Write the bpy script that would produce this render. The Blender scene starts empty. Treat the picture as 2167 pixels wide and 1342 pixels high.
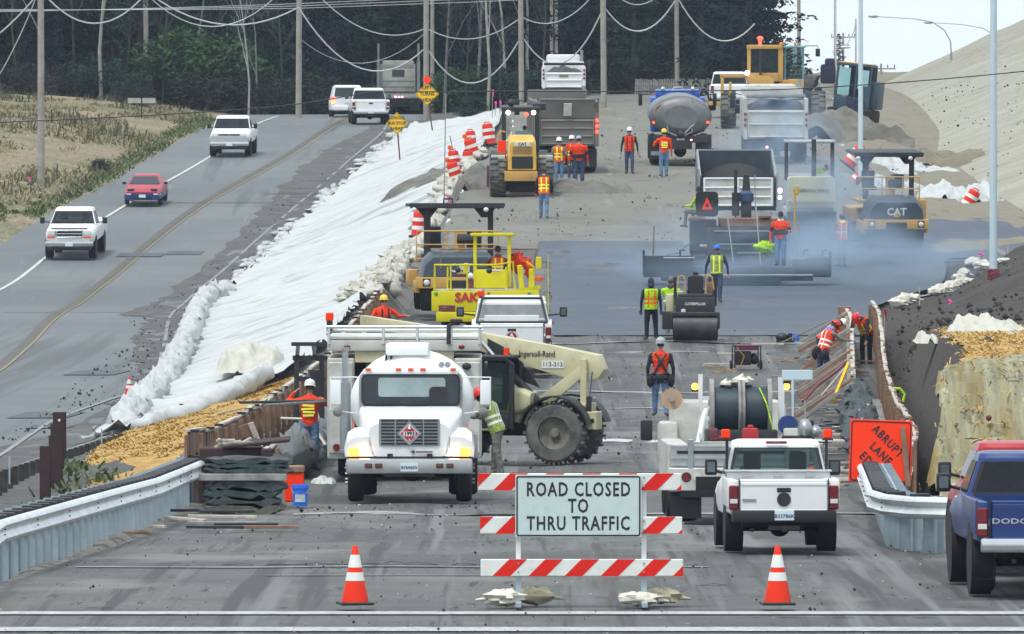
import bpy, bmesh, math, random
from mathutils import Vector, Matrix, noise, Euler
R=math.radians; PI=math.pi
rnd=random.Random(7)
S=bpy.context.scene; COL=S.collection
# ---------- camera, sky, sun, exposure
F=18000.0; CX=1083.5; YH=234.0; HC=6.0      # telephoto: focal length in px of the 2167 px wide photo
cd=bpy.data.cameras.new('camera'); cam=bpy.data.objects.new('camera',cd); COL.objects.link(cam)
cd.sensor_width=36; cd.lens=36*F/2167; cd.clip_start=5; cd.clip_end=6000
cam.location=(0,0,HC); cam.rotation_euler=(R(90)-math.atan((671-YH)/F),0,0); S.camera=cam
W=bpy.data.worlds.new('World'); S.world=W; W.use_nodes=True
nt=W.node_tree; nt.nodes.clear()
sky=nt.nodes.new('ShaderNodeTexSky'); sky.sky_type='NISHITA'; sky.sun_disc=False
SUN_EL=R(66); SUN_AZ=R(215)
sky.sun_elevation=SUN_EL; sky.sun_rotation=SUN_AZ; sky.air_density=1.0; sky.dust_density=2.5; sky.ozone_density=1.0
hs=nt.nodes.new('ShaderNodeHueSaturation'); hs.inputs['Saturation'].default_value=.7
ov=nt.nodes.new('ShaderNodeMix'); ov.data_type='RGBA'; ov.inputs[0].default_value=.86; ov.inputs[7].default_value=(9.6,10.6,11.4,1)   # overcast: white cloud veil over the sky
bg=nt.nodes.new('ShaderNodeBackground'); bg.inputs['Strength'].default_value=.062
wo=nt.nodes.new('ShaderNodeOutputWorld')
nt.links.new(sky.outputs[0],hs.inputs['Color']); nt.links.new(hs.outputs[0],ov.inputs[6]); nt.links.new(ov.outputs[2],bg.inputs['Color']); nt.links.new(bg.outputs[0],wo.inputs['Surface'])
sl=bpy.data.lights.new('sun','SUN'); sl.energy=1.5; sl.angle=R(14); sl.color=(1,.985,.955)
so=bpy.data.objects.new('sun',sl); COL.objects.link(so)
sd=Vector((math.cos(SUN_EL)*math.sin(SUN_AZ),math.cos(SUN_EL)*math.cos(SUN_AZ),math.sin(SUN_EL)))
so.rotation_euler=(sd).to_track_quat('Z','Y').to_euler(); so.location=(0,0,80)
S.view_settings.view_transform='Standard'; S.view_settings.look='None'; S.view_settings.gamma=1; S.view_settings.exposure=.92
S.cycles.max_bounces=6; S.cycles.volume_step_rate=4; S.cycles.volume_max_steps=64; S.cycles.transparent_max_bounces=24
def gx(px,D): return (px-CX)*D/F
def gz(py,D): return HC-(py-YH)*D/F
# ---------- materials
MATS={}
def mat(name,c,rough=.6,metal=0,var=.18,sc=3,bump=0,bsc=None,dirt=None,damt=.45,dsc=1.2,emit=0,alpha=1,coat=0,stretch=None,c2=None,spec=None,specks=()):
    m=bpy.data.materials.new(name); m.use_nodes=True; n=m.node_tree; b=n.nodes['Principled BSDF']
    tc=n.nodes.new('ShaderNodeTexCoord'); src=tc.outputs['Object']
    if stretch:
        mp=n.nodes.new('ShaderNodeMapping'); mp.inputs['Scale'].default_value=stretch; n.links.new(src,mp.inputs['Vector']); src=mp.outputs[0]
    def nz(scale,det=6,ro=.6):
        t=n.nodes.new('ShaderNodeTexNoise'); t.inputs['Scale'].default_value=scale; t.inputs['Detail'].default_value=det; t.inputs['Roughness'].default_value=ro
        n.links.new(src,t.inputs['Vector']); return t.outputs['Fac']
    def mix(f,a,b2):
        x=n.nodes.new('ShaderNodeMix'); x.data_type='RGBA'
        if hasattr(f,'links'): n.links.new(f,x.inputs[0])
        else: x.inputs[0].default_value=f
        for k,v in ((6,a),(7,b2)):
            if hasattr(v,'links'): n.links.new(v,x.inputs[k])
            else: x.inputs[k].default_value=(*v,1)
        return x.outputs[2]
    def ramp(f,a,b2):
        x=n.nodes.new('ShaderNodeMapRange'); x.inputs['From Min'].default_value=a; x.inputs['From Max'].default_value=b2; n.links.new(f,x.inputs['Value']); return x.outputs[0]
    lo=tuple(v*(1-var) for v in c); hi=tuple(min(1,v*(1+var)) for v in c)
    if var>0: out=mix(ramp(nz(sc),.3,.7),lo,hi)
    else: out=None
    if c2: out=mix(ramp(nz(sc*.23,4,.7),.45,.62),out or c,c2)
    if dirt: out=mix(ramp(nz(dsc,8,.7),1-damt-.12,1-damt+.2),out or c,dirt)
    for (ssc,scol,th,st) in specks:
        mp2=n.nodes.new('ShaderNodeMapping'); mp2.inputs['Scale'].default_value=st; n.links.new(tc.outputs['Object'],mp2.inputs['Vector'])
        t2=n.nodes.new('ShaderNodeTexNoise'); t2.inputs['Scale'].default_value=ssc; t2.inputs['Detail'].default_value=3; t2.inputs['Roughness'].default_value=.7; n.links.new(mp2.outputs[0],t2.inputs['Vector'])
        out=mix(ramp(t2.outputs['Fac'],th,th+.09),out or c,scol)
    if out: n.links.new(out,b.inputs['Base Color'])
    else: b.inputs['Base Color'].default_value=(*c,1)
    b.inputs['Roughness'].default_value=rough; b.inputs['Metallic'].default_value=metal
    if spec is not None: b.inputs['Specular IOR Level'].default_value=spec
    if coat: b.inputs['Coat Weight'].default_value=coat; b.inputs['Coat Roughness'].default_value=.1
    if bump:
        bp=n.nodes.new('ShaderNodeBump'); bp.inputs['Strength'].default_value=1; bp.inputs['Distance'].default_value=bump
        n.links.new(nz(bsc or sc*2,5,.65),bp.inputs['Height']); n.links.new(bp.outputs[0],b.inputs['Normal'])
    if emit: b.inputs['Emission Color'].default_value=(*c,1); b.inputs['Emission Strength'].default_value=emit
    if alpha<1: b.inputs['Alpha'].default_value=alpha
    MATS[name]=m; return m
def glassmat(name,c,al):
    m=bpy.data.materials.new(name); m.use_nodes=True; n=m.node_tree; n.nodes.clear()
    o=n.nodes.new('ShaderNodeOutputMaterial'); mx=n.nodes.new('ShaderNodeMixShader'); t=n.nodes.new('ShaderNodeBsdfTransparent'); g=n.nodes.new('ShaderNodeBsdfPrincipled')
    t.inputs[0].default_value=(.75,.9,.88,1); g.inputs['Base Color'].default_value=(*c,1); g.inputs['Roughness'].default_value=.06; g.inputs['Specular IOR Level'].default_value=.3
    mx.inputs[0].default_value=al; n.links.new(t.outputs[0],mx.inputs[1]); n.links.new(g.outputs[0],mx.inputs[2]); n.links.new(mx.outputs[0],o.inputs[0]); MATS[name]=m
D_=(.10,.09,.07)
for a in [('white',(.72,.74,.74),.35,0,.05,2,0,None,(.42,.40,.35),.30,1.6),('cleanwhite',(.74,.76,.76),.3,0,.04,2,0,None,(.46,.45,.41),.27,1.3),
 ('offwhite',(.52,.53,.49),.5,0,.08,3,0,None,(.25,.23,.18),.42,1.3),('dirtywhite',(.40,.41,.37),.6,0,.12,4,0,None,(.16,.14,.11),.45,2),
 ('cream',(.52,.49,.30),.5,0,.08,3,0,None,(.22,.2,.14),.40,1.5),('catyellow',(.52,.30,.07),.5,0,.1,3,0,None,(.2,.14,.07),.38,1.5),
 ('yellow',(.58,.52,.01),.45,0,.08,3,0,None,(.22,.2,.05),.36,1.8),('black',(.012,.013,.016),.5,0,.2,3),('rubber',(.016,.016,.018),.85,0,.3,5,0,None,(.055,.052,.046),.36,2),
 ('dark',(.020,.022,.027),.6,0,.3,4,0,None,(.05,.046,.04),.34,2),('under',(.010,.010,.012),.9,0,.3,5),('steel',(.33,.35,.36),.45,.6,.15,3),('alu',(.48,.5,.5),.38,.75,.12,4),
 ('chrome',(.62,.64,.66),.18,1,.05,3),('galv',(.66,.69,.70),.42,.5,.14,2.5,0,None,(.28,.29,.29),.35,.8),('galvpost',(.33,.41,.46),.5,.35,.15,2,0,None,(.2,.22,.23),.34,1.2),
 ('rust',(.12,.05,.03),.85,0,.35,3,.004,8),('wood',(.24,.14,.09),.85,0,.3,2.5,.003,12,(.1,.075,.06),.42,2),('palewood',(.46,.42,.36),.85,0,.25,3,.003,12,(.2,.17,.14),.4,2),
 ('greywood',(.27,.27,.26),.9,0,.3,3,.003,12,(.12,.11,.1),.45,2),('pole',(.30,.28,.25),.9,0,.25,1.5,.004,10,(.16,.14,.12),.4,1),
 ('signorange',(.92,.042,.005),.4,0,.03,2),('hivis',(.76,.048,.008),.65,0,.1,6),('hiviso',(.80,.13,.010),.65,0,.1,6),('lime',(.40,.68,.02),.65,0,.1,6),('vgreen',(.26,.36,.07),.7,0,.12,6),
 ('reflyel',(.85,.9,.12),.4,0,.05,4),('reflsil',(.7,.72,.68),.35,0,.05,4),('conered',(.72,.03,.006),.45,0,.06,4,0,None,(.3,.05,.03),.3,3),
 ('barrelred',(.60,.03,.015),.5,0,.12,4,0,None,(.25,.06,.05),.35,3),('redpaint',(.36,.012,.02),.3,0,.06,2),('redcar',(.36,.035,.055),.35,0,.08,2),('maroon',(.16,.02,.035),.5,0,.15,3),
 ('bluepaint',(.010,.034,.15),.3,0,.06,2),('blue',(.02,.16,.75),.45,0,.06,3),('navy',(.02,.025,.06),.8,0,.2,6),('teal',(.12,.3,.34),.5,0,.15,3),
 ('jeans',(.10,.19,.34),.85,0,.3,7,0,None,(.22,.3,.42),.4,9),('darkjeans',(.035,.06,.12),.85,0,.3,7),('khaki',(.14,.14,.12),.85,0,.25,6),('blackcloth',(.012,.012,.018),.85,0,.3,6),
 ('greycloth',(.2,.19,.18),.9,0,.2,6),('skin',(.42,.22,.15),.55,0,.08,6),('hair',(.03,.02,.015),.8,0,.3,9),('boot',(.06,.045,.035),.8,0,.3,6),('white_hat',(.78,.79,.76),.3,0,.03,4),
 ('greyhat',(.32,.37,.4),.3,0,.05,4),('redhat',(.6,.015,.02),.3,0,.04,4),('yelhat',(.8,.55,.04),.3,0,.04,4),('pink',(.95,.06,.4),.5,0,.05,4),
 ('tarpdark',(.035,.05,.055),.85,0,.5,5,.01,9,(.1,.12,.12),.4,3),('tarpgrey',(.16,.175,.18),.9,0,.25,4,.01,6,(.09,.1,.1),.4,2),('bag',(.60,.58,.50),.85,0,.15,6,.006,18,(.35,.31,.24),.4,4),
 ('cloth',(.50,.54,.56),.85,0,.05,1,.012,3,(.5,.48,.42),.27,1.5),('clothold',(.46,.45,.39),.85,0,.1,2,.02,4,(.42,.39,.31),.4,1.5),
 ('signyellow',(.72,.44,.01),.45,0,.05,3,0,None,(.4,.28,.04),.28,6),('signwhite',(.50,.60,.58),.5,0,.06,4,0,None,(.3,.36,.34),.33,3),('ink',(.01,.01,.015),.6,0,0,1),
 ('redink',(.45,.02,.02),.6,0,0,1),('stripered',(.66,.018,.010),.5,0,.06,4),('stripewhite',(.68,.70,.66),.5,0,.08,4,0,None,(.4,.4,.37),.3,6),('plate',(.62,.72,.75),.5,0,.06,8),
 ('amber',(.8,.16,.01),.3,0,.08,6),('orangelens',(.8,.07,.005),.3,0,.08,6),('redlens',(.15,.008,.012),.25,0,.1,8),('clear',(.6,.62,.6),.15,0,.1,8),('green',(.03,.35,.09),.5,0,.1,3),
 ('darkglass',(.02,.03,.035),.08,0,.2,2),('straw',(.40,.25,.07),.9,0,.3,5,.02,14,(.26,.15,.04),.42,2),('ply',(.42,.28,.18),.8,0,.15,4),('reelwire',(.012,.03,.045),.5,0,.3,30),
 ('purple',(.2,.03,.1),.4,0,.15,4),('concrete',(.38,.39,.38),.9,0,.15,2,.004,10),('tread',(.055,.057,.058),.9,0,.3,4,.01,5,(.18,.18,.16),.5,2.5),('drum',(.035,.037,.042),.5,.3,.3,2,0,None,(.10,.10,.10),.4,3),
 ('brownbox',(.155,.15,.135),.6,0,.15,3,0,None,(.09,.085,.075),.4,1.5),('tanker',(.17,.18,.185),.45,.3,.15,2,0,None,(.10,.095,.09),.42,1.5)]:
    mat(*a)
mat('cloth',(.44,.46,.455),.7,0,.07,1.5,.02,3,(.28,.28,.25),.34,1.1,stretch=(.35,1,1),specks=[(1.0,(.27,.29,.30),.57,(.05,1,0)),(2.6,(.33,.34,.33),.58,(.07,1,0)),(5,(.22,.23,.22),.68,(.3,1,0))])
mat('chain',(.25,.24,.22),.5,.5)
mat('lampwhite',(1,.86,.65),.3,emit=9,var=0); mat('lampamber',(1,.32,.02),.3,emit=5,var=0); mat('lampred',(1,.03,.015),.3,emit=5,var=0); mat('lamppink',(1,.25,.6),.3,emit=5,var=0)
mat('lampgreen',(.4,1,.6),.3,emit=5,var=0)
glassmat('glass',(.02,.03,.035),.45); glassmat('tint',(.012,.015,.02),.8); glassmat('plastic',(.6,.65,.65),.4)
def M(n): return MATS[n]
# ---------- mesh builder
class MB:
    def __init__(s): s.bm=bmesh.new(); s.mi=0
    def _add(s,verts,faces,smooth=False,Mx=None):
        vs=[s.bm.verts.new(Mx@Vector(v) if Mx else v) for v in verts]; fs=[]
        for f in faces:
            try: fc=s.bm.faces.new([vs[i] for i in f]); fc.material_index=s.mi; fc.smooth=smooth; fs.append(fc)
            except ValueError: pass
        return vs,fs
def rotm(c,rx,ry,rz): return Matrix.Translation(c)@Euler((R(rx),R(ry),R(rz))).to_matrix().to_4x4()
def B(cx,cy,cz,sx,sy,sz,bev=0,rx=0,ry=0,rz=0,tx=1,ty=1):
    def f(m):
        a,b,c=sx/2,sy/2,sz/2
        v=[(x*a*(tx if z>0 else 1),y*b*(ty if z>0 else 1),z*c) for z in(-1,1) for y in(-1,1) for x in(-1,1)]
        vs,fs=m._add(v,[(0,2,3,1),(4,5,7,6),(0,1,5,4),(2,6,7,3),(0,4,6,2),(1,3,7,5)],False,rotm((cx,cy,cz),rx,ry,rz))
        if bev>0:
            es=list({e for q in fs for e in q.edges})
            bmesh.ops.bevel(m.bm,geom=es,offset=min(bev,.45*min(sx,sy,sz)),segments=2 if bev>.02 else 1,affect='EDGES',profile=.6,material=m.mi)
    return f
def frame(p0,p1):
    d=(Vector(p1)-Vector(p0)); L=d.length; d.normalize()
    u=d.orthogonal() if abs(d.z)>.9 else d.cross(Vector((0,0,1)))
    u.normalize(); w=d.cross(u); return d,u,w,L
def C(x0,y0,z0,x1,y1,z1,r,r2=None,n=14,cap=True):
    if r2 is None: r2=r
    def f(m):
        p0,p1=Vector((x0,y0,z0)),Vector((x1,y1,z1)); d,u,w,L=frame(p0,p1); vs=[]
        for p,q in((p0,r),(p1,r2)):
            for i in range(n):
                a=2*PI*i/n; vs.append(p+u*math.cos(a)*q+w*math.sin(a)*q)
        fc=[(i,(i+1)%n,n+(i+1)%n,n+i) for i in range(n)]
        m._add(vs,fc,True)
        if cap:
            m._add(vs[:n],[tuple(range(n))[::-1]]); m._add(vs[n:],[tuple(range(n))])
    return f
def T(pts,r,n=6,r2=None):
    def f(m):
        P=[Vector(p) for p in pts]; K=len(P); rings=[]; u=None
        for i,p in enumerate(P):
            d=(P[min(i+1,K-1)]-P[max(i-1,0)]).normalized()
            if u is None: u=d.orthogonal().normalized()
            u=(u-d*u.dot(d)).normalized(); w=d.cross(u); q=r if r2 is None else r+(r2-r)*i/(K-1)
            rings+= [p+u*math.cos(2*PI*k/n)*q+w*math.sin(2*PI*k/n)*q for k in range(n)]
        fc=[(i*n+k,i*n+(k+1)%n,(i+1)*n+(k+1)%n,(i+1)*n+k) for i in range(K-1) for k in range(n)]
        fc+=[tuple(range(n))[::-1],tuple((K-1)*n+k for k in range(n))]
        m._add(rings,fc,True)
    return f
def LO(rings,smooth=True,cap=True,closed=True):
    def f(m):
        n=len(rings[0]); vs=[v for r in rings for v in r]; K=len(rings)
        fc=[(i*n+k,i*n+(k+1)%n,(i+1)*n+(k+1)%n,(i+1)*n+k) for i in range(K-1) for k in range(n if closed else n-1)]
        m._add(vs,fc,smooth)
        if cap: m._add(rings[0],[tuple(range(n))[::-1]]); m._add(rings[-1],[tuple(range(n))])
    return f
def _pr(poly,a,b,fn,bev=0):
    def f(m):
        n=len(poly); vs=[fn(p,a) for p in poly]+[fn(p,b) for p in poly]
        v,fs=m._add(vs,[(i,(i+1)%n,n+(i+1)%n,n+i) for i in range(n)]+[tuple(range(n))[::-1],tuple(range(n,2*n))])
        if bev: bmesh.ops.bevel(m.bm,geom=list({e for q in fs for e in q.edges}),offset=bev,segments=2,affect='EDGES',profile=.6,material=m.mi)
    return f
def XP(poly,x0,x1,bev=0): return _pr(poly,x0,x1,lambda p,a:(a,p[0],p[1]),bev)   # (y,z) profile along x
def YP(poly,y0,y1,bev=0): return _pr(poly,y0,y1,lambda p,a:(p[0],a,p[1]),bev)   # (x,z) profile along y
def ZP(poly,z0,z1,bev=0): return _pr(poly,z0,z1,lambda p,a:(p[0],p[1],a),bev)
def E(cx,cy,cz,rx,ry,rz,n=14,k=8,top=False,jit=0,seed=0):
    def f(m):
        vs=[];fc=[]
        for j in range(k+1):
            t=PI*j/k*(.5 if top else 1)
            for i in range(n):
                a=2*PI*i/n; q=1+jit*noise.noise(Vector((math.cos(a)*2+seed,math.sin(a)*2,t*2)))
                vs.append((cx+rx*q*math.sin(t)*math.cos(a),cy+ry*q*math.sin(t)*math.sin(a),cz+rz*q*math.cos(t)))
        fc=[(j*n+i,(j+1)*n+i,(j+1)*n+(i+1)%n,j*n+(i+1)%n) for j in range(k) for i in range(n)]
        m._add(vs,fc,True); 
        if top: m._add(vs[k*n:],[tuple(range(n))])
    return f
def LA(prof,n=20,c=(0,0,0),axis='z',rx=0,ry=0,rz=0,cap=True):    # lathe (r,h)
    def f(m):
        Mx=rotm(c,rx,ry,rz)
        if axis=='x': Mx=Mx@Euler((0,R(90),0)).to_matrix().to_4x4()
        if axis=='y': Mx=Mx@Euler((R(-90),0,0)).to_matrix().to_4x4()
        vs=[(r*math.cos(2*PI*i/n),r*math.sin(2*PI*i/n),h) for r,h in prof for i in range(n)]; K=len(prof)
        fc=[(j*n+i,j*n+(i+1)%n,(j+1)*n+(i+1)%n,(j+1)*n+i) for j in range(K-1) for i in range(n)]
        if cap: fc+=[tuple(range(n))[::-1],tuple((K-1)*n+i for i in range(n))]
        m._add(vs,fc,True,Mx)
    return f
_TC={}
def TX(s,size,x,y,z,rx=90,ry=0,rz=0,dep=.006,bold=0,al='CENTER',sx=1,sp=1):
    def f(m):
        k=(s,bold,al,sp)
        if k not in _TC:
            cu=bpy.data.curves.new('t','FONT'); cu.body=s; cu.size=1; cu.align_x=al; cu.align_y='CENTER'; cu.offset=bold; cu.resolution_u=2; cu.space_character=sp
            o=bpy.data.objects.new('t',cu); COL.objects.link(o); dg=bpy.context.evaluated_depsgraph_get(); me=bpy.data.meshes.new_from_object(o.evaluated_get(dg))
            _TC[k]=([tuple(v.co) for v in me.vertices],[tuple(p.vertices) for p in me.polygons])
            bpy.data.objects.remove(o); bpy.data.curves.remove(cu); bpy.data.meshes.remove(me)
        vs,fs=_TC[k]; Mx=rotm((x,y,z),rx,ry,rz)@Matrix.Diagonal((size*sx,size,size,1))
        m._add([(a,b,c) for a,b,c in vs],fs,False,Mx)
    return f
def link(o,parent=None):
    COL.objects.link(o)
    if parent is not None: o.parent=parent
    return o
def tag(o,label=None,cat=None,group=None,kind=None):
    for k,v in (('label',label),('category',cat),('group',group),('kind',kind)):
        if v: o[k]=v
    return o
AUTO={'grille_bar','work_lamp','white_edge','gate_post','rack_post','hand_wheel','toolbox_latch','work_lamp','blue_lens','red_can','rake_pole','roof_lamps','front_frame','marker_lamp','low_lamp','cab_frame_post','fender','screed_wing','end_plate','marker_lamp','roof_lamp','turn_lamp','armrest_hoop','roll_bar','fog_lamp','air_horn','headrest','passenger','side_tank','track','stop_lamp','canopy_post','cab_post','headlight_pair','amber_lamp_pair','lifting_post','reel_flange','blue_lens','side_bin','upright','crossbar','rack_post_','wheel_cover','canopy_lamp','lug','rung','work_light','flap'}
def Q(t,name,mt,*ops,ang=35,lab=None):
    """build one mesh object from shape ops; mt = material name or list of (material, [ops])"""
    if name in AUTO and len(ops)>1 and not isinstance(mt,(list,tuple)):
        r=[Q(t,name,mt,o,ang=ang,lab=lab) for o in ops]; return r[0]
    m=MB(); mats=[mt]
    if isinstance(mt,(list,tuple)):
        mats=list(mt)
    i=0
    for o in ops:
        if isinstance(o,str): m.mi=mats.index(o); continue
        o(m)
    me=bpy.data.meshes.new(name); m.bm.to_mesh(me); m.bm.free()
    for a in mats: me.materials.append(M(a) if isinstance(a,str) else a)
    if ang: me.set_sharp_from_angle(angle=R(ang))
    o=link(bpy.data.objects.new(name,me),t)
    if lab: o['label']=lab
    return o
def thing(name,label,cat,loc=(0,0,0),rz=0,group=None,pitch=0,roll=0):
    o=bpy.data.objects.new(name,None); link(o); o.location=loc; o.rotation_euler=(R(pitch),R(roll),R(rz)); o.empty_display_size=.2
    return tag(o,label,cat,group)
KIDS={}
def dup(o,loc,rz=0,label=None,group=None,pitch=None,roll=None,sc=None):
    def cp(a,p):
        b=a.copy(); COL.objects.link(b)
        if p is not None: b.parent=p; b.matrix_parent_inverse=a.matrix_parent_inverse.copy()
        for ch in a.children: cp(ch,b)
        return b
    r=cp(o,None); r.location=loc; e=o.rotation_euler; r.rotation_euler=(R(pitch) if pitch is not None else e.x,R(roll) if roll is not None else e.y,R(rz))
    if label: r['label']=label
    if group: r['group']=group
    if sc: r.scale=(sc,sc,sc) if not hasattr(sc,'__len__') else sc
    return r
def interp(tab,d):
    if d<=tab[0][0]: return tab[0][1]
    for i in range(len(tab)-1):
        a,b=tab[i],tab[i+1]
        if d<=b[0]:
            h=b[0]-a[0]; t=(d-a[0])/h
            def sl(j):
                if j<=0 or j>=len(tab)-1: 
                    k=max(0,min(j,len(tab)-2)) if j<=0 else len(tab)-2
                    return (tab[k+1][1]-tab[k][1])/(tab[k+1][0]-tab[k][0])
                l=(tab[j][1]-tab[j-1][1])/(tab[j][0]-tab[j-1][0]); r=(tab[j+1][1]-tab[j][1])/(tab[j+1][0]-tab[j][0])
                return 0 if l*r<=0 else 2*l*r/(l+r)
            m0,m1=sl(i),sl(i+1)
            return (2*t**3-3*t*t+1)*a[1]+(t**3-2*t*t+t)*h*m0+(3*t*t-2*t**3)*b[1]+(t**3-t*t)*h*m1
    return tab[-1][1]
def nse(x,y,z=0,o=4): return noise.fractal(Vector((x,y,z)),1.0,2.0,o)

def addbump(names,dist,scale):
    for a in names:
        n=MATS[a].node_tree; b=n.nodes['Principled BSDF']; t=n.nodes.new('ShaderNodeTexNoise'); t.inputs['Scale'].default_value=scale; t.inputs['Detail'].default_value=3; t.inputs['Distortion'].default_value=1.2
        tc=n.nodes.new('ShaderNodeTexCoord'); n.links.new(tc.outputs['Object'],t.inputs['Vector']); bp=n.nodes.new('ShaderNodeBump'); bp.inputs['Distance'].default_value=dist; n.links.new(t.outputs['Fac'],bp.inputs['Height']); n.links.new(bp.outputs[0],b.inputs['Normal'])
addbump(['hivis','hiviso','lime','vgreen','jeans','darkjeans','khaki','blackcloth','navy','greycloth','maroon'],.06,9)
addbump(['white','cleanwhite','offwhite','brownbox','tanker','cream','catyellow','yellow','dirtywhite'],.006,2.2)
mat('litamber',(1,.36,.05),.3,emit=1.6,var=0); mat('muddyrim',(.17,.16,.13),.8,0,.3,6,0,None,(.07,.065,.055),.42,5)

for a in ('signorange','hivis','hiviso','lime','conered','barrelred','stripered','yellow','signyellow','reflyel'): MATS[a].node_tree.nodes['Principled BSDF'].inputs['Specular IOR Level'].default_value=.2
# ---------- the terrain: breaklines along the road, D = metres from the camera
zM=[(40,.05),(102,0),(120,-.25),(140,-.75),(160,-1.12),(199,-1.2),(222,-.8),(240,-.45),(273,.45),(285,1.05),(300,2.0),(327,3.4),(345,4.05),(400,5.2),(430,5.6),(500,6.4),(600,7.6),(700,8.5),(900,9.5),(3000,14)]
zL=[(40,-.6),(100,-.9),(180,-1.0),(217,-1.15),(250,-1.3),(316,-1.3),(333,-.85),(350,-.09),(378,1.73),(418,3.75),(461,5.27),(500,5.78),(545,5.55),(620,5.4),(800,5.0),(3000,8)]
X2=[(40,-24),(180,-23),(316,-23.5),(357,-21.5),(374,-20.3),(395,-18.6),(410,-18),(427,-17.3),(458,-16.3),(490,-16.2),(545,-15.9),(900,-14),(3000,-10)]
X3=[(40,-14),(100,-11.5),(164,-9.9),(188,-8.6),(230,-9.4),(262,-10.2),(314,-11.2),(333,-10.8),(359,-9.64),(382,-8.14),(430,-6.1),(458,-5.2),(500,-5),(900,-4),(3000,0)]
X4=[(40,-10),(100,-7.3),(118,-6.6),(150,-6.1),(155,-5.6),(240,-4.05),(262,-3.7),(288,-3.25),(310,-2.9),(340,-2.05),(360,-.87),(400,-.3),(500,-.5),(3000,5)]
Z4=[(40,0),(118,-.25),(150,-.9),(158,-.1),(190,-.02),(215,.1),(240,.55),(262,.62),(288,.98),(310,1.32),(340,2.96),(360,4.5),(400,5.5),(500,6.0),(600,6.5),(3000,12)]
X5=[(40,-9.6),(100,-6.9),(109,-6.56),(118,-6.05),(127,-5.67),(149,-5.59),(155,-5.2),(240,-3.6),(262,-3.1),(290,-2.6),(310,-2.1),(340,-1.4),(360,-.5),(400,0),(500,0),(3000,6)]
X6=[(40,14),(105,12),(118,8),(130,6.7),(150,7.2),(160,7.7),(180,8.25),(205,9.1),(222,9.75),(235,10.2),(244,10.3),(253,10.5),(262,11.8),(270,13.5),(283,14.2),(310,13.2),(330,13.1),(400,16),(600,22),(3000,90)]
D7=lambda d: interp([(40,1),(150,.3),(156,.3),(165,.45),(190,.6),(215,1.1),(240,1.6),(260,2.2)],d)
Z7=[(40,.05),(118,-.25),(145,-1.05),(151,-1.1),(157.5,1.2),(165,1.3),(190,1.0),(215,.65),(235,.2),(253,.25),(270,.7),(283,1.0),(300,2.0),(320,2.9),(350,3.9),(400,5.2),(500,6.7),(600,7.7),(900,10),(3000,15)]
X8=[(40,40),(118,20),(148,11),(190,13),(235,14.6),(283,17),(300,18.6),(330,18.2),(400,18.6),(500,22),(600,26),(700,31),(3000,140)]
Z8=[(40,.05),(118,-.2),(145,-.95),(151,-1.05),(157.5,1.35),(165,1.4),(190,1.05),(215,.9),(235,1.1),(250,1.5),(265,2.0),(272,1.95),(283,1.05),(302,2.1),(320,2.8),(350,3.8),(400,5.2),(500,6.9),(600,7.7),(900,10),(3000,15)]
Z9=[(40,.05),(118,0),(151,-.6),(158,1.5),(190,1.4),(235,2.2),(265,2.6),(283,1.15),(303,2.2),(309,5),(320,17),(400,21),(600,25),(640,26),(700,12),(900,12),(3000,16)]
def cols(d):
    l=interp(zL,d); m=interp(zM,d); x2=interp(X2,d); x6=interp(X6,d)
    x8=max(interp(X8,d),x6+4); k=1 if d<420 else max(0,1-(d-420)/150)
    return [(-400,l+3),(-70,l+2+1.2*k),(x2-7,l+.9*k+.25),(x2,l),(interp(X3,d),l),(interp(X4,d),interp(Z4,d)),(interp(X5,d),m),(x6,m),(x6+D7(d),interp(Z7,d)),(x8,interp(Z8,d)),(x8+42,interp(Z9,d)),(500,interp(Z9,d)+1)]
_CC={}
def ccols(d):
    k=round(d*2)
    if k not in _CC: _CC[k]=cols(k/2)
    return _CC[k]
def H(x,d):
    c=ccols(d)
    for i in range(len(c)-1):
        if x<=c[i+1][0]: 
            a,b=c[i],c[i+1]; return a[1]+(b[1]-a[1])*(x-a[0])/(b[0]-a[0])
    return c[-1][1]
def slope(x,d,e=2): return math.degrees(math.atan2(H(x,d+e)-H(x,d-e),2*e))
def Dof(px,py,lo=97,hi=900):
    """first D at which the terrain is seen at this pixel"""
    d=lo
    while d<hi:
        if H(gx(px,d),d)>=gz(py,d): return d
        d+=.25
    return hi
def G(px,D,dz=0):
    x=gx(px,D); return Vector((x,D,H(x,D)+dz))
def stations(d0,d1,st):
    n=max(2,int((d1-d0)/st)+1); return [d0+(d1-d0)*i/(n-1) for i in range(n)]
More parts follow.
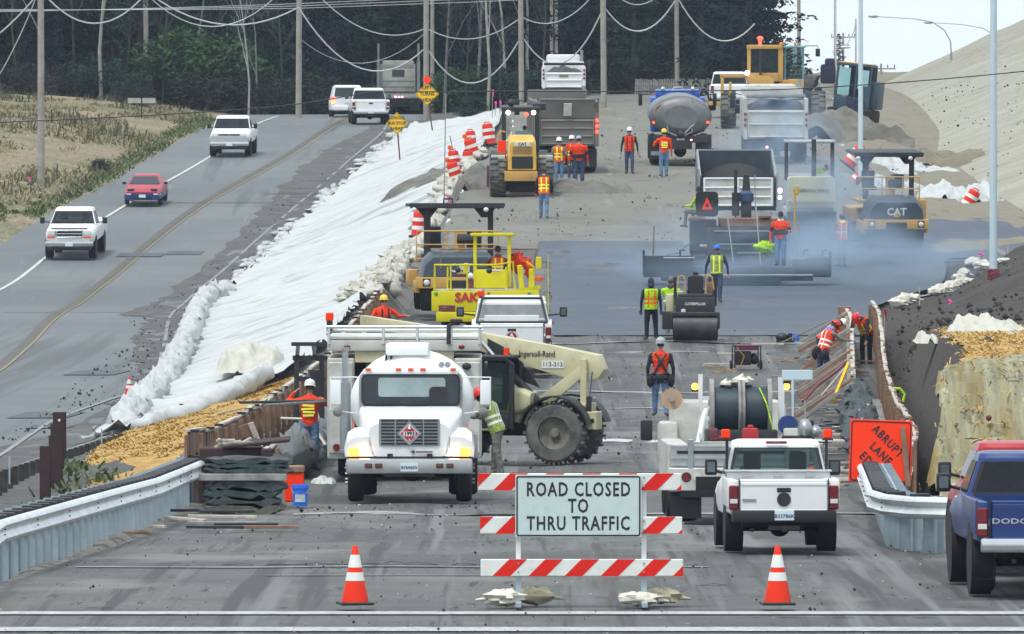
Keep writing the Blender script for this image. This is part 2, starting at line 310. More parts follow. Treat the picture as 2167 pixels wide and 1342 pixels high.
def strip(name,mt,i,j,d0,d1,st,nx,amp=0,fr=.5,off=0,fn=None,x0=None,x1=None,kind='structure',ang=180,post=None,wob=0,thick=0):
    """sheet between breaklines i and j; amp = noise height, tapered at the borders"""
    m=MB(); ds=stations(d0,d1,st); V=[]
    for a,d in enumerate(ds):
        c=ccols(d); xa=c[i][0] if x0 is None else x0(d); xb=c[j][0] if x1 is None else x1(d)
        for k in range(nx+1):
            t=k/nx; x=xa+(xb-xa)*t; dd=d
            if wob:
                if k in(0,nx): x+=wob*nse(d*.7,k,3)*(1 if k else -1)
                if a in(0,len(ds)-1): dd=d+wob*1.5*nse(x*.6,a,9)
            z=H(x,dd)+off
            e=min(1,min(t,1-t)*6)
            if amp: z+=amp*e*nse(x*fr,dd*fr)
            if fn: z+=fn(x,dd,t)
            V.append((x,dd,z))
    n=nx+1
    Fc=[(a*n+k,a*n+k+1,(a+1)*n+k+1,(a+1)*n+k) for a in range(len(ds)-1) for k in range(nx)]
    me=bpy.data.meshes.new(name); me.from_pydata(V,[],Fc); me.materials.append(M(mt) if isinstance(mt,str) else mt)
    for p in me.polygons: p.use_smooth=True
    o=link(bpy.data.objects.new(name,me))
    if thick:
        md=o.modifiers.new('s','SOLIDIFY'); md.thickness=thick; md.offset=0
    if kind: o['kind']=kind
    return o
# ground materials
SPK=[(5,(.030,.028,.026),.60,(1,.10,1)),(14,(.028,.027,.026),.63,(1,.09,1)),(9,(.22,.22,.20),.66,(1,.12,1)),(1.6,(.048,.047,.045),.53,(1.6,.025,1)),(.7,(.135,.138,.138),.56,(2.0,.03,1)),(.45,(.145,.145,.135),.58,(.5,.25,1))]
mat('dirtroad',(.090,.091,.087),.85,0,.30,.35,.02,3,(.17,.165,.15),.34,.5,c2=(.058,.060,.061),specks=SPK)
mat('dirtfar',(.150,.148,.125),.9,0,.25,.3,.03,2,(.10,.10,.088),.42,.3,c2=(.17,.165,.14),specks=[(3,(.06,.056,.048),.62,(1,.06,1)),(.5,(.075,.073,.066),.60,(.35,.6,1)),(1.2,(.20,.195,.165),.62,(.8,.04,1))])
mat('tan',(.20,.18,.135),.95,0,.25,.4,.08,2,(.10,.085,.06),.42,.4,specks=[(2,(.07,.06,.045),.6,(1,.2,1))])
mat('gravel',(.12,.115,.10),.95,0,.35,1.2,.05,5,(.22,.2,.16),.4,.7)
mat('oldroad',(.112,.128,.134),.8,0,.10,.18,.006,30,(.165,.175,.172),.40,.06,c2=(.098,.110,.114),specks=[(.35,(.080,.088,.092),.58,(1.5,.02,1)),(2.2,(.150,.162,.165),.62,(1.5,.02,1)),(12,(.09,.1,.1),.62,(1,.06,1))])
mat('newroad',(.046,.062,.088),.65,0,.16,.5,.004,30,(.085,.102,.125),.42,.12,specks=[(.8,(.050,.060,.078),.56,(1.2,.04,1)),(6,(.11,.13,.15),.66,(1,.08,1))])
mat('shoulder',(.075,.075,.073),.95,0,.3,.8,.03,6,(.13,.125,.11),.4,.6,specks=[(8,(.03,.028,.026),.6,(1,.1,1)),(11,(.2,.2,.18),.68,(1,.1,1))])
mat('grass',(.175,.165,.09),.95,0,.35,.5,.08,5,(.10,.11,.055),.42,.12,c2=(.25,.185,.12),specks=[(4,(.09,.075,.05),.56,(1,.15,1)),(3,(.30,.24,.15),.6,(1,.15,1))])
mat('greengrass',(.11,.15,.045),.95,0,.35,.8,.06,6,(.2,.18,.08),.4,.2)
mat('darksoil',(.038,.031,.026),.95,0,.4,1.2,.10,3,(.085,.078,.066),.33,.5,specks=[(6,(.012,.011,.011),.58,(1,.2,1)),(9,(.12,.11,.095),.66,(1,.2,1))])
mat('bank',(.28,.27,.215),.95,0,.16,.5,.10,1.5,(.19,.175,.13),.40,.5,stretch=(.25,1,1),c2=(.33,.32,.27),specks=[(3,(.09,.08,.06),.64,(.5,.3,1)),(1.2,(.2,.19,.15),.58,(.12,1,1))])
mat('blanket',(.27,.26,.17),.95,0,.35,3.5,.06,9,(.15,.10,.03),.42,2.2,stretch=(1.6,.12,.16),c2=(.25,.18,.05),specks=[(7,(.08,.06,.03),.60,(1,.4,.5)),(8,(.42,.41,.33),.62,(1,.4,.5))])
mat('mark',(.46,.48,.47),.7,0,.15,2,0,None,(.2,.2,.2),.4,2.5)
mat('oldmark',(.21,.225,.225),.8,0,.15,2); mat('wornmark',(.40,.42,.42),.8,0,.25,3,0,None,(.20,.205,.205),.45,9); mat('faintmark',(.30,.31,.31),.8,0,.2,1.5,0,None,(.13,.13,.13),.5,1.1)
mat('markyellow',(.20,.165,.075),.7,0,.15,2,0,None,(.2,.18,.1),.42,2)
mat('faintyellow',(.20,.17,.08),.8,0,.3,3); mat('patch',(.065,.075,.085),.75,0,.15,1); mat('seal',(.085,.078,.066),.8,0,.2,1); mat('crack',(.035,.037,.04),.9,0,.2,2)
strip('grass_field','grass',0,1,40,3000,20,12,.5,.03)
strip('grass_verge','grass',1,3,40,640,3,26,.55,.22)
strip('far_field','grass',1,3,640,3000,40,6)
strip('asphalt_road','oldroad',3,4,40,1200,3,14)
strip('road_shoulder','shoulder',3,4,150,470,2,10,.05,1.2,off=.012,x0=lambda d:ccols(d)[4][0]-(2.6 if d>300 else 1.2)-.5*math.sin(d*.05),wob=.5)
strip('slope_ground','shoulder',4,5,40,3000,2.5,8,.1,.5)
strip('road_shoulder','gravel',5,6,40,600,1.5,6,.16,.8)
def roadz(x,d):
    c=ccols(d); t=(x-c[6][0])/(c[7][0]-c[6][0]); return .07*nse(x*.35,d*.35)*max(0,min(1,(d-110)/15))*max(0,min(1,min(t,1-t)*6))
strip('dirt_road','dirtroad',6,7,40,296,2,40,fn=lambda x,d,t:roadz(x,d))
strip('dirt_road','dirtfar',6,7,290,1200,2,40,.09,.35,off=.012,wob=.4)
strip('soil','dirtroad',7,11,40,148,3,30,.05,.5)
sm=lambda d,a,b:max(0,min(1,(d-a)/(b-a)))
strip('soil_bank','darksoil',7,10,147.9,284,1.2,60,fn=lambda x,d,t:(.10+.25*sm(d,200,225)*(1-sm(d,275,284)))*nse(x*.45,d*.45)*min(1,t*8))
strip('soil','tan',7,9,283.9,900,2,20,.25,.3)
strip('embankment','bank',9,10,302,640,1.2,70,.4,.12,fn=lambda x,d,t:.22*nse(x*.04,d*.35,6)*min(1,t*9))
strip('far_ground','bank',10,11,148,3000,20,6); strip('far_ground','grass',5,7,600,3000,60,4,off=-.05); strip('far_ground','grass',7,10,640,3000,40,10,.3,.05)
# straw mulch and blanket on the mound
mound=lambda d: ccols(d)[8][0]-.05+.12*math.sin(d*2)+(.05*(d-154.5)**2 if d>154.5 else 0)
tag(strip('erosion_blanket','blanket',8,10,150.6,158.8,.15,110,off=.15,fn=lambda x,d,t:.05*nse(x*1.6,d*.1)+.03*nse(x*.45,d*.45)+.02*math.sin(x*5),x0=mound,x1=lambda d:40,kind=None),'tan speckled erosion blanket draped over the mound right of the trench','ground cover')
# side road and new asphalt
side=strip('side_road','newroad',6,7,283,303,1.5,24,off=.03,x0=lambda d:13.5,x1=lambda d:90)
strip('new_asphalt','newroad',6,7,241.5,292,1.2,30,off=.035,x0=lambda d:gx(1165,d)+.25*nse(d*.3,1) if d<283 else gx(1140,d),x1=lambda d:ccols(d)[7][0]+.12,fn=lambda x,d,t:.012*nse(x*.8,d*.5)+(.10 if t>.97 and d<283 else 0))
strip('pavement_patch','faintmark',6,7,262,263.2,.4,16,off=.045,x0=lambda d:gx(1945,d),x1=lambda d:gx(2020,d))
# road markings
def line(name,mt,tab,w,off=.02,d0=None,d1=None,kind='structure'):
    tb=[(d,gx(p,d)) for p,d in tab]; d0=d0 or tb[0][0]; d1=d1 or tb[-1][0]
    strip(name,mt,0,1,d0,d1,2,1,off=off,x0=lambda d:interp(tb,d)-w/2,x1=lambda d:interp(tb,d)+w/2,kind=kind)
line('fog_line','mark',[(-300,300),(0,330),(95,350),(262,378),(445,418),(590,485)],.16)
YL=[(-75,215),(0,237),(60,262),(160,316),(290,350),(430,378),(615,418),(700,450),(745,478),(770,520)]
line('centre_line','markyellow',YL,.09)
line('centre_line','seal',[(p-14,d) for p,d in YL],.34,.014)
line('edge_line','oldmark',[(-60,165),(0,172),(97,190),(226,208),(307,219),(345,262),(385,318),(500,350),(625,378),(750,418),(815,452),(835,490)],.11,.022,)
for (p0,p1,py,w) in [(250,345,540,1.0),(0,0,0,0),(352,428,536,1.0),(150,260,790,2.5),(35,160,880,2.2),(60,150,905,1.0)]:
    if not w: continue
    d=Dof((p0+p1)/2,py,170,480)
    strip('pavement_patch','patch',0,1,d-w,d+w,1,6,off=.018,x0=lambda q:gx(p0,d)+.05*q-.05*d,x1=lambda q:gx(p1,d)+.06*(q-d))
for (p0,p1,py) in [(0,480,662),(345,640,430),(560,800,412)]:
    d=Dof(300 if p0<300 else 500,py,170,480)
    strip('pavement_crack','crack',0,1,d-.12,d+.12,.2,30,off=.017,x0=lambda q:gx(p0,d),x1=lambda q:gx(p1,d),fn=lambda x,q,t:0)
# transverse saw cuts / paint lines on the closed road
for (p0,p1,py,w,mt) in [(160,1500,1203,.25,'faintmark'),(560,1300,1221,.2,'faintmark'),(620,2167,1090,.9,'faintmark'),(1150,1990,934,1.0,'mark'),(960,1700,832,.4,'faintmark'),(1100,1800,868,.2,'faintmark'),(-200,2400,1303,.6,'wornmark'),(-200,2400,1337,.8,'wornmark'),(700,1900,726,.5,'faintmark'),(1050,1500,745,.4,'faintmark')]:
    d=Dof((p0+p1)/2,py)
    strip('pavement_line',mt,0,1,d-w/2,d+w/2,w/2,60,off=.016,fn=lambda x,q,t:roadz(x,q),x0=lambda q:gx(p0,d) if d<118 else max(gx(p0,d),ccols(d)[6][0]+.1),x1=lambda q:gx(p1,d) if d<118 else min(gx(p1,d),ccols(d)[7][0]-.1))

for (p0,p1,py,w) in [(430,1010,1197,.12),(700,1090,1205,.07),(120,900,1290,.1),(1400,1800,1240,.08),(600,1100,1150,.08),(1000,1500,1000,.15),(1300,2000,1310,.06)]:
    d=Dof((p0+p1)/2,py); strip('pavement_crack','crack',0,1,d-w/2,d+w/2,w/3,80,off=.06 if d>112 else .03,x0=lambda q:gx(p0,d),x1=lambda q:gx(p1,d),fn=lambda x,q,t:roadz(x,q)-.045+.04*nse(x*2.5,d))
# ---------- white fabric over the slope between the two roads
def fab(x,d,t):
    u=d-x*.12; r=.30*max(0,1-abs(nse(x*.03+3,u*.22,1)*6))**2+.20*max(0,1-abs(nse(x*.05+8,u*.5,5)*5))**2+.05*nse(x*.15,u*.9,2)+.5*max(0,nse(x*.35,d*.35,11)-.33)
    e=min(t,1-t); edge=.22*max(0,1-e*9)*(.5+nse(x*1.5,d*1.5,4))
    return .12+r*.55+edge*(1 if d>240 else .5)+.25*math.exp(-((d-352)/9)**2)*0
def fabx1(d): return ccols(d)[5][0]-.25 if d>196 else ccols(d)[4][0]+(ccols(d)[5][0]-ccols(d)[4][0])*max(.1,(d-176)/20)
fc=strip('ground_sheet','cloth',4,5,177,452,.55,64,fn=fab,x0=lambda d:ccols(d)[4][0]+.3-(.25*abs(math.sin(d*.9))),x1=fabx1,kind=None,wob=.2)
tag(fc,'long white fabric sheet covering the slope between the two roads','ground cover')
def roll(pts,r,seed,n=12,wr=.35,sub=10):
    def f(m):
        P=[Vector(p) for p in pts]; rings=[]
        K=(len(P)-1)*sub
        for i in range(K+1):
            a=min(i//sub,len(P)-2); t=i/sub-a; p=P[a].lerp(P[a+1],t); d=(P[a+1]-P[a]).normalized(); u=d.cross(Vector((0,0,1))).normalized(); w=Vector((0,0,1))
            e=min(1,.3+i/2,.3+(K-i)/2)
            rings.append([p+(u*math.cos(2*PI*k/n)*(1+wr*nse(i*.4,k*.9,seed,3))+w*math.sin(2*PI*k/n)*(1+wr*1.3*nse(i*.5,k*1.3,seed+5,3)))*r*e for k in range(n)])
        LO(rings)(m)
    return f
X3i=lambda d,o=0,z=0: (ccols(d)[4][0]+o,d,H(ccols(d)[4][0]+o,d)+z)
Q(fc,'rolled_edge','cloth',roll([X3i(183,.3,.15),X3i(190,.15,.3),X3i(205,.25,.3),X3i(225,.3,.35),X3i(250,.3,.35),X3i(275,.2,.45),X3i(300,.15,.45),X3i(312,.1,.5),X3i(322,.4,.2)],.34,1,22,.62,26),ang=0)
Q(fc,'rolled_edge','cloth',roll([(-8.4,181,-.75),(-7.8,180,-.7),(-6.9,181,-.45),(-6.1,184,-.1),(-5.4,189,.25)],.22,4,12,.5,12),ang=0)
lump=[]
for i in range(150):
    d=325+rnd.random()*118; lump.append(E(*X3i(d,rnd.uniform(-.5,.35),.12),rnd.uniform(.14,.34),rnd.uniform(.2,.6),rnd.uniform(.08,.2),9,5,jit=.7,seed=i))
tag(Q(fc,'bunched_edge','cloth',*lump,ang=0),kind='stuff')
lump=[]
for i in range(190):
    d=rnd.choice([rnd.uniform(243,315),rnd.uniform(243,300),rnd.uniform(315,352)]); x=ccols(d)[5][0]+rnd.uniform(-.9,.25)
    lump.append(E(x,d,H(x,d)+.15+rnd.random()*.2,rnd.uniform(.15,.42),rnd.uniform(.2,.7),rnd.uniform(.08,.3),9,6,jit=1.1,seed=i))
tag(Q(fc,'bunched_edge','clothold',*lump,ang=0),kind='stuff')
def heap(x,y,w,d,h,seed,res=26,z0=None,rag=.5):
    """a heap of soft stuff or soil as one closed-looking height patch"""
    def f(m):
        vs=[];n=res
        for j in range(n+1):
            for i in range(n+1):
                a=2*i/n-1;b=2*j/n-1; r=math.sqrt(a*a+b*b)*(1+rag*nse(a*2+seed,b*2,seed)); q=max(0,1-r*r)
                X=x+a*w/2;Y=y+b*d/2
                vs.append((X,Y,(H(X,Y) if z0 is None else z0)-.06+h*q**.7*(.75+.5*nse(a*2.2,b*1.6,seed+9,3))))
        m._add(vs,[(j*(n+1)+i,j*(n+1)+i+1,(j+1)*(n+1)+i+1,(j+1)*(n+1)+i) for j in range(n) for i in range(n)],True)
    return f
def atpx(px,py,lo=97,hi=900): d=Dof(px,py,lo,hi); return gx(px,d),d
hx,hd=-5.0,203
tag(Q(None,'fabric_bundle','clothold',heap(-6.2,203,1.6,7,.75,3,z0=-.1),ang=180),'loose cream fabric bundle heaped behind the board wall','fabric')
for (px,D,w,d,h,lab,sd) in [(1225,318,4.0,5,.55,'low brown dirt pile in front of the brown dump truck',1),(1010,322,3.0,8,.9,'dirt berm left of the wheeled soil compactor',2),(940,285,1.6,9,.6,'dirt berm beside the canopy roller and the striped barrel',5),(905,352,5,8,.7,'dark dirt ridge cutting through the white fabric slope',6),(1180,440,6,8,1.0,'tan dirt pile in the distance by the utility poles',7),(1760,372,7,7,1.6,'brown dirt mound in front of the tilted excavator',8),(1900,350,7,6,.9,'tan soil mound behind the white bags at the embankment foot',9)]:
    x=gx(px,D); tag(Q(None,'dirt_pile','gravel' if sd not in(7,9) else 'tan',heap(x,D,w,d,h,sd),ang=180),lab,'dirt pile')
mat('strawblade',(.44,.29,.09),.8,0,.25,6)
# straw mulch: tufts over both straw patches, nobody could count them
def strawpatch(name,lab,fx,d0,d1,n,r=.075):
    m=MB()
    for i in range(n):
        d=rnd.uniform(d0,d1); a,b=fx(d); x=rnd.uniform(a,b)+.3*nse(d,x if False else i*.1)
        if nse(x*.8,d*.3,2)<-.18: continue
        z=H(x,d)+.03+(.1 if x>0 else 0)
        for k in range(4):
            t=rnd.uniform(0,2*PI); L=rnd.uniform(.5,1.4)*r; u=Vector((math.cos(t),math.sin(t),rnd.uniform(-.1,.55)))*L; w=Vector((-math.sin(t),math.cos(t),.3))*.011
            p=Vector((x+rnd.uniform(-r,r),d+rnd.uniform(-.3,.3),z)); m._add([p-u-w,p+u-w,p+u+w,p-u+w],[(0,1,2,3)])
    me=bpy.data.meshes.new(name); m.bm.to_mesh(me); m.bm.free(); me.materials.append(M('strawblade')); o=link(bpy.data.objects.new(name,me)); tag(o,lab,'straw',kind='stuff')
lf=lambda d:(ccols(d)[4][0]+.1,ccols(d)[5][0]-.05)
strawpatch('straw_mulch','golden straw mulch between guardrail and board wall',lambda d:(max(ccols(d)[4][0]+.4,gx(190+max(0,d-160)*4,d)),ccols(d)[5][0]) if d<178 else (ccols(d)[4][0]+(ccols(d)[5][0]-ccols(d)[4][0])*(d-174)/18,ccols(d)[5][0]),146,192,12000)
strawpatch('straw_mulch','golden straw mulch on top of the right mound',lambda d:(ccols(d)[8][0]+.5+.25*math.sin(d),ccols(d)[8][0]+16),158,192,12000)
strawpatch('straw_mulch','thin straw scattered on the blanket face',lambda d:(ccols(d)[8][0]+.1,ccols(d)[8][0]+7),152,158,500,.09)
strip('straw_bed','straw',4,5,148,190,1,14,.10,.8,off=.05,x0=lambda d:max(ccols(d)[4][0]+.4,gx(190+max(0,d-160)*4,d)) if d<176 else ccols(d)[4][0]+(ccols(d)[5][0]-ccols(d)[4][0])*(d-172)/19,wob=.3)
strip('straw_bed','straw',8,10,158.2,192,1,40,.12,.8,off=.09,x0=lambda d:ccols(d)[8][0]+.45,x1=lambda d:40,wob=.15)
# clods and gravel strewn over the closed road
def clods(name,lab,n,fx,d0,d1,r0,r1,mt):
    m=MB()
    for i in range(n):
        d=d0+(d1-d0)*rnd.random()**1.25; a,b=fx(d); x=rnd.uniform(a,b)
        if nse(x*.5,d*.12,7)<-.05+rnd.uniform(-.2,.2): continue
        r=rnd.uniform(r0,r1)*(.6 if d<130 else 1)*(.25+rnd.random()**4*1.2); z=H(x,d)+r*.3+.03
        m._add([(x-r,d,z),(x+r*.9,d-r,z),(x+r*rnd.uniform(.5,1),d+r,z),(x-r*.2,d,z+r*.9),(x,d,z-r)],[(0,1,3),(1,2,3),(2,0,3),(0,4,1),(1,4,2)])
    me=bpy.data.meshes.new(name); m.bm.to_mesh(me); m.bm.free(); me.materials.append(M(mt)); tag(link(bpy.data.objects.new(name,me)),lab,'gravel',kind='stuff')
clods('loose_gravel','dark clods strewn over the closed road',4200,lambda d:(ccols(d)[6][0],ccols(d)[7][0]),97,245,.012,.034,'darksoil')
clods('loose_gravel','pale stones strewn over the closed road',1500,lambda d:(ccols(d)[6][0],ccols(d)[7][0]),97,230,.012,.03,'palewood')
clods('loose_gravel','clods on the dirt road past the fresh asphalt',3000,lambda d:(ccols(d)[6][0],ccols(d)[7][0]),292,400,.02,.05,'darksoil')
clods('loose_gravel','stones on the dark soil bank',3500,lambda d:(ccols(d)[7][0],ccols(d)[8][0]+12),195,283,.03,.09,'darksoil')
clods('loose_gravel','clods on the big embankment',2200,lambda d:(ccols(d)[9][0],ccols(d)[9][0]+16),306,480,.03,.06,'darksoil')
clods('loose_gravel','dirt clods on the old road shoulder',2500,lambda d:(ccols(d)[4][0]-2.2,ccols(d)[4][0]+.2),180,460,.02,.04,'darksoil')
# ---------- grass tufts
def tufts(name,lab,n,fx,d0,d1,h0,h1,mt,den=-.1):
    m=MB()
    for i in range(n):
        d=rnd.uniform(d0,d1); a,b=fx(d); x=rnd.uniform(a,b)
        if nse(x*.2,d*.05,3)<den: continue
        z=H(x,d)
        for k in range(3):
            t=rnd.uniform(0,PI); w=rnd.uniform(.02,.06); h=rnd.uniform(h0,h1); q=Vector((math.cos(t)*w,math.sin(t)*w,0)); p=Vector((x+rnd.uniform(-.3,.3),d+rnd.uniform(-.3,.3),z-.03)); s=Vector((rnd.uniform(-.2,.2),rnd.uniform(-.2,.2),h))
            m._add([p-q,p+q,p+q*.3+s,p-q*.8+s*.8],[(0,1,2,3)])
    me=bpy.data.meshes.new(name); m.bm.to_mesh(me); m.bm.free(); me.materials.append(M(mt)); tag(link(bpy.data.objects.new(name,me)),lab,'grass',kind='stuff')
mat('grassblade',(.22,.185,.10),.95,0,.35,1); mat('grassdark',(.09,.095,.05),.95,0,.35,1); mat('grassgreen',(.09,.12,.045),.95,0,.3,1)
gl=lambda d:(-60,ccols(d)[3][0]-.6)
tufts('dry_grass','tawny dry grass on the field beside the old road',34000,gl,372,520,.07,.24,'grassblade')
tufts('dry_grass','dark weeds among the dry grass',5000,gl,378,520,.2,.6,'grassdark',.05)
tufts('green_grass','short green grass on the near verge',6000,lambda d:(ccols(d)[3][0]-9,ccols(d)[3][0]-.3),345,372,.08,.22,'grassgreen',-.4)
tufts('green_grass','short green grass edging the old road',1500,lambda d:(ccols(d)[3][0]-1.1,ccols(d)[3][0]-.2),372,470,.08,.22,'grassgreen',-.5)
tufts('weeds','green weeds behind the near guardrail',260,lambda d:(-8.2,-7.2),132,160,.1,.28,'grassgreen',-.5)
# ---------- trees
mat('bark',(.05,.048,.048),.95,0,.3,3,.01,8); mat('palebark',(.13,.13,.13),.9,0,.3,3); mat('birch',(.27,.27,.25),.85,0,.2,2)
for nme,c in(('needle',(.010,.024,.026)),('needleblue',(.008,.017,.024)),('needlegreen',(.020,.045,.032)),('leafgreen',(.035,.075,.028)),('twig',(.052,.054,.044)),('twigdark',(.028,.033,.027))): mat(nme,c,.9,0,.45,.6,spec=.15)
def leafmesh(name,cl,leaf,mt,seed):
    """cl = list of (centre, radius xyz, count)"""
    r=random.Random(seed); v=[];f=[]
    for (c,rad,n) in cl:
        for i in range(n):
            while True:
                p=Vector((r.uniform(-1,1),r.uniform(-1,1),r.uniform(-1,1)))
                if p.length<=1: break
            p=Vector((c[0]+p.x*rad[0],c[1]+p.y*rad[1],c[2]+p.z*rad[2])); a=Vector((r.uniform(-1,1),r.uniform(-1,1),r.uniform(-.7,.3))).normalized()*leaf*r.uniform(.6,1.5)
            b=a.cross(Vector((r.uniform(-1,1),r.uniform(-1,1),r.uniform(-1,1)))).normalized()*leaf*.38; k=len(v); v+=[p-b*.6,p+a-b*.25,p+a*1.1+b*.3,p+b]; f.append((k,k+1,k+2,k+3))
    me=bpy.data.meshes.new(name); me.from_pydata(v,[],f); me.materials.append(M(mt)); return me
def conifer(h,rad,mt,seed,label,low=.06):
    t=thing('conifer',label,'tree'); r=random.Random(seed)
    Q(t,'trunk','bark',C(0,0,-.3,0,0,h*.97,.18+h*.008,.03,8))
    cl=[]; lay=int(h*1.35)
    for j in range(lay):
        z=h*(low+(1-low)*j/lay); rr=rad*(1-j/lay)**.75*(.8+.4*r.random())+.15; nb=6 if j<lay*.7 else 4
        for k in range(nb):
            a=r.uniform(0,2*PI); L=rr*r.uniform(.45,1.1)
            cl.append(((math.cos(a)*L*.6,math.sin(a)*L*.6,z-L*.16),(abs(math.cos(a))*L*.45+.35,abs(math.sin(a))*L*.45+.35,.32),46 if z<h*.6 else 26))
    o=link(bpy.data.objects.new('crown',leafmesh('crown',cl,.30,mt,seed)),t); return t
def bare(h,seed,label,mt='palebark',tw='twig',r0=.12,dens=1,spread=.5,cat='tree',nm='bare_tree'):
    t=thing(nm,label,cat); r=random.Random(seed); segs=[]; tips=[]
    def br(p,d,L,rad,lv):
        n=4; P=[p]
        for i in range(n):
            d=(d+Vector((r.uniform(-1,1),r.uniform(-1,1),r.uniform(-.3,.6)))*.13).normalized(); P.append(P[-1]+d*L/n)
        segs.append((P,rad,lv))
        if lv<3:
            for i in range(int((7 if lv==0 else 5)*dens)):
                q=r.uniform(.3 if lv==0 else .2,1); k=min(int(q*n),n-1); pp=P[k].lerp(P[k+1],q*n-k); a=r.uniform(0,2*PI)
                dd=(d*(.9)+Vector((math.cos(a),math.sin(a),.25))*spread).normalized(); br(pp,dd,L*(1-q*.55)*r.uniform(.4,.65),rad*(1-q*.6)*.5,lv+1)
    br(Vector((0,0,-.2)),Vector((r.uniform(-.1,.1),0,1)),h,r0,0)
    Q(t,'trunk',mt,*[T(P,rad,5 if lv<1 else 4,rad*.35) for P,rad,lv in segs if lv<2])
    Q(t,'branches',tw,*[T(P,max(rad,.016),3,.008) for P,rad,lv in segs if lv>=2])
    return t
con=[conifer(19,3.6,'needle',1,'x'),conifer(23,4.2,'needleblue',2,'x'),conifer(16,3.9,'needlegreen',3,'x',.02),conifer(21,3.0,'needleblue',4,'x',.12)]
ba=[bare(12,11,'x','palebark','twig',.13,1,.55),bare(10,12,'x','twig','twig',.10,1.2,.7),bare(13,13,'x','birch','palebark',.12,.9,.4)]
used=set(); spots=[]
rows=[(512,0),(527,.5),(545,.2),(565,.7),(590,.3),(620,.1)]
for ri,(d0,o) in enumerate(rows):
    px=-120+o*70
    while px<1600-ri*6:
        d=d0+rnd.uniform(-6,6); spots.append((px+rnd.uniform(-16,16),d,ri)); px+=rnd.uniform(64,98)
GRP='conifers of the dark wood behind the old road'
def firstuse(o,loc,rz,label,group,sc=1):
    o.location=loc; o.rotation_euler[2]=R(rz); o['label']=label; o['group']=group; o.scale=(sc,sc,sc); used.add(o.name)
def treebase(px,d): x=gx(px,d); return (x,d,H(x,d)-.1)
for i,(px,d,ri) in enumerate(spots):
    if 640<px<1010 and d<552:
        if d<535: d+=38
        else: continue
    if 1140<px<1580 and d<556: d+=46
    k=rnd.choice([0,1,1,2,3,0,1]) 
    if 330<px<560 and ri<2: k=2
    if px>1450: k=rnd.choice([0,1])
    src=con[k]; lab=['dark dense conifer standing in the wood behind the old road','blackish blue conifer standing in the wood behind the old road','mid green bushy conifer low in the wood behind the old road','slim blackish conifer standing in the wood behind the old road'][k]
    g=GRP; sc=rnd.uniform(.8,1.2); lc=treebase(px,d)
    if src.name not in used: firstuse(src,lc,rnd.uniform(0,360),lab,g,sc)
    else: dup(src,lc,rnd.uniform(0,360),lab,g,sc=sc)
bl=[(30,500,1,.9),(95,505,2,.9),(160,506,1,1),(215,500,2,1.05),(270,503,1,.8),(345,500,1,.9),(400,504,0,.7),(526,492,2,.62),(545,495,0,.55),(600,500,1,.8),(690,560,1,.9),(760,565,1,.9),(940,495,0,.8),(985,485,1,.7),(1032,470,2,.85),(1010,500,0,.9),(1070,500,2,.9),(1120,505,2,.9),(1060,480,1,.5),(1150,500,1,.9),(1240,560,1,.9),(1330,565,1,.9),(1390,562,1,.8),(1490,565,1,.8)]
for i,(px,d,k,sc) in enumerate(bl):
    src=ba[k]; lab=['bare forked tree with grey limbs in front of the dark wood','brown twiggy leafless tree at the edge of the dark wood','bare pale barked tree in front of the dark conifers'][k]
    if i==7: lab='bare pale sapling nearest the crest of the old road, right of the oncoming pickup'
    if i==14: lab='tall bare white birch left of the brown dump truck'
    lc=treebase(px,d)
    g='leafless trees at the edge of the wood'
    if src.name not in used: firstuse(src,lc,i*47,lab,g,sc)
    else: dup(src,lc,i*47,lab,g,sc=sc)
def shrub(name,label,w,h,mt,seed,n=900,leaf=.12):
    t=thing(name,label,'shrub'); r=random.Random(seed)
    cl=[((r.uniform(-w,w)*.6,r.uniform(-w,w)*.5,r.uniform(.25,.75)*h),(w*.42,w*.42,h*.28),n//8) for _ in range(8)]
    link(bpy.data.objects.new('foliage',leafmesh('foliage',cl,leaf,mt,seed)),t)
    Q(t,'stems','bark',*[T([(0,0,-.1),(r.uniform(-.2,.2),r.uniform(-.2,.2),h*.4),(r.uniform(-w,w)*.6,r.uniform(-.4,.4),h*.85)],.03,4,.012) for _ in range(9)]); return t
sh=[shrub('shrub','x',2.6,3.4,'leafgreen',21,2600,.2),shrub('shrub','x',1.7,1.5,'twig',22,700,.13),shrub('shrub','x',2.3,2.6,'needlegreen',23,2200,.18),shrub('shrub','x',2.4,2.4,'twigdark',24,1500,.2)]
sl_=[]
for px in range(-60,1560,42): sl_.append((px+rnd.uniform(-15,15),rnd.uniform(494,507)+(55 if 690<px<930 else 58 if px>1150 else 0),rnd.choice([1,3,2,3,3,1]),rnd.uniform(.7,1.3)))
sl_+=[(390,500,0,1.3),(455,500,0,1.5),(495,503,0,1.2),(428,504,0,1.6),(360,505,0,1.1),(700,556,0,1.0),(820,560,2,1.3),(960,500,0,.9),(1010,470,2,.5),(270,480,1,.8),(285,478,3,.6),(205,400,1,.33),(215,401,3,.3),(985,450,2,.35),(1560,560,2,1.2),(1590,560,2,1.4),(1520,562,3,1.3)]
for i,(px,d,k,sc) in enumerate(sl_):
    lab=['bright green leafy shrub at the foot of the dark wood','brown twiggy brush below the dark wood','dull green bush at the edge of the dark wood','dark tangled brush below the dark wood'][k]
    lc=treebase(px,d); src=sh[k]
    if src.name not in used: firstuse(src,lc,i*31,lab,'brush along the foot of the wood',sc)
    else: dup(src,lc,i*31,lab,'brush along the foot of the wood',sc=sc)
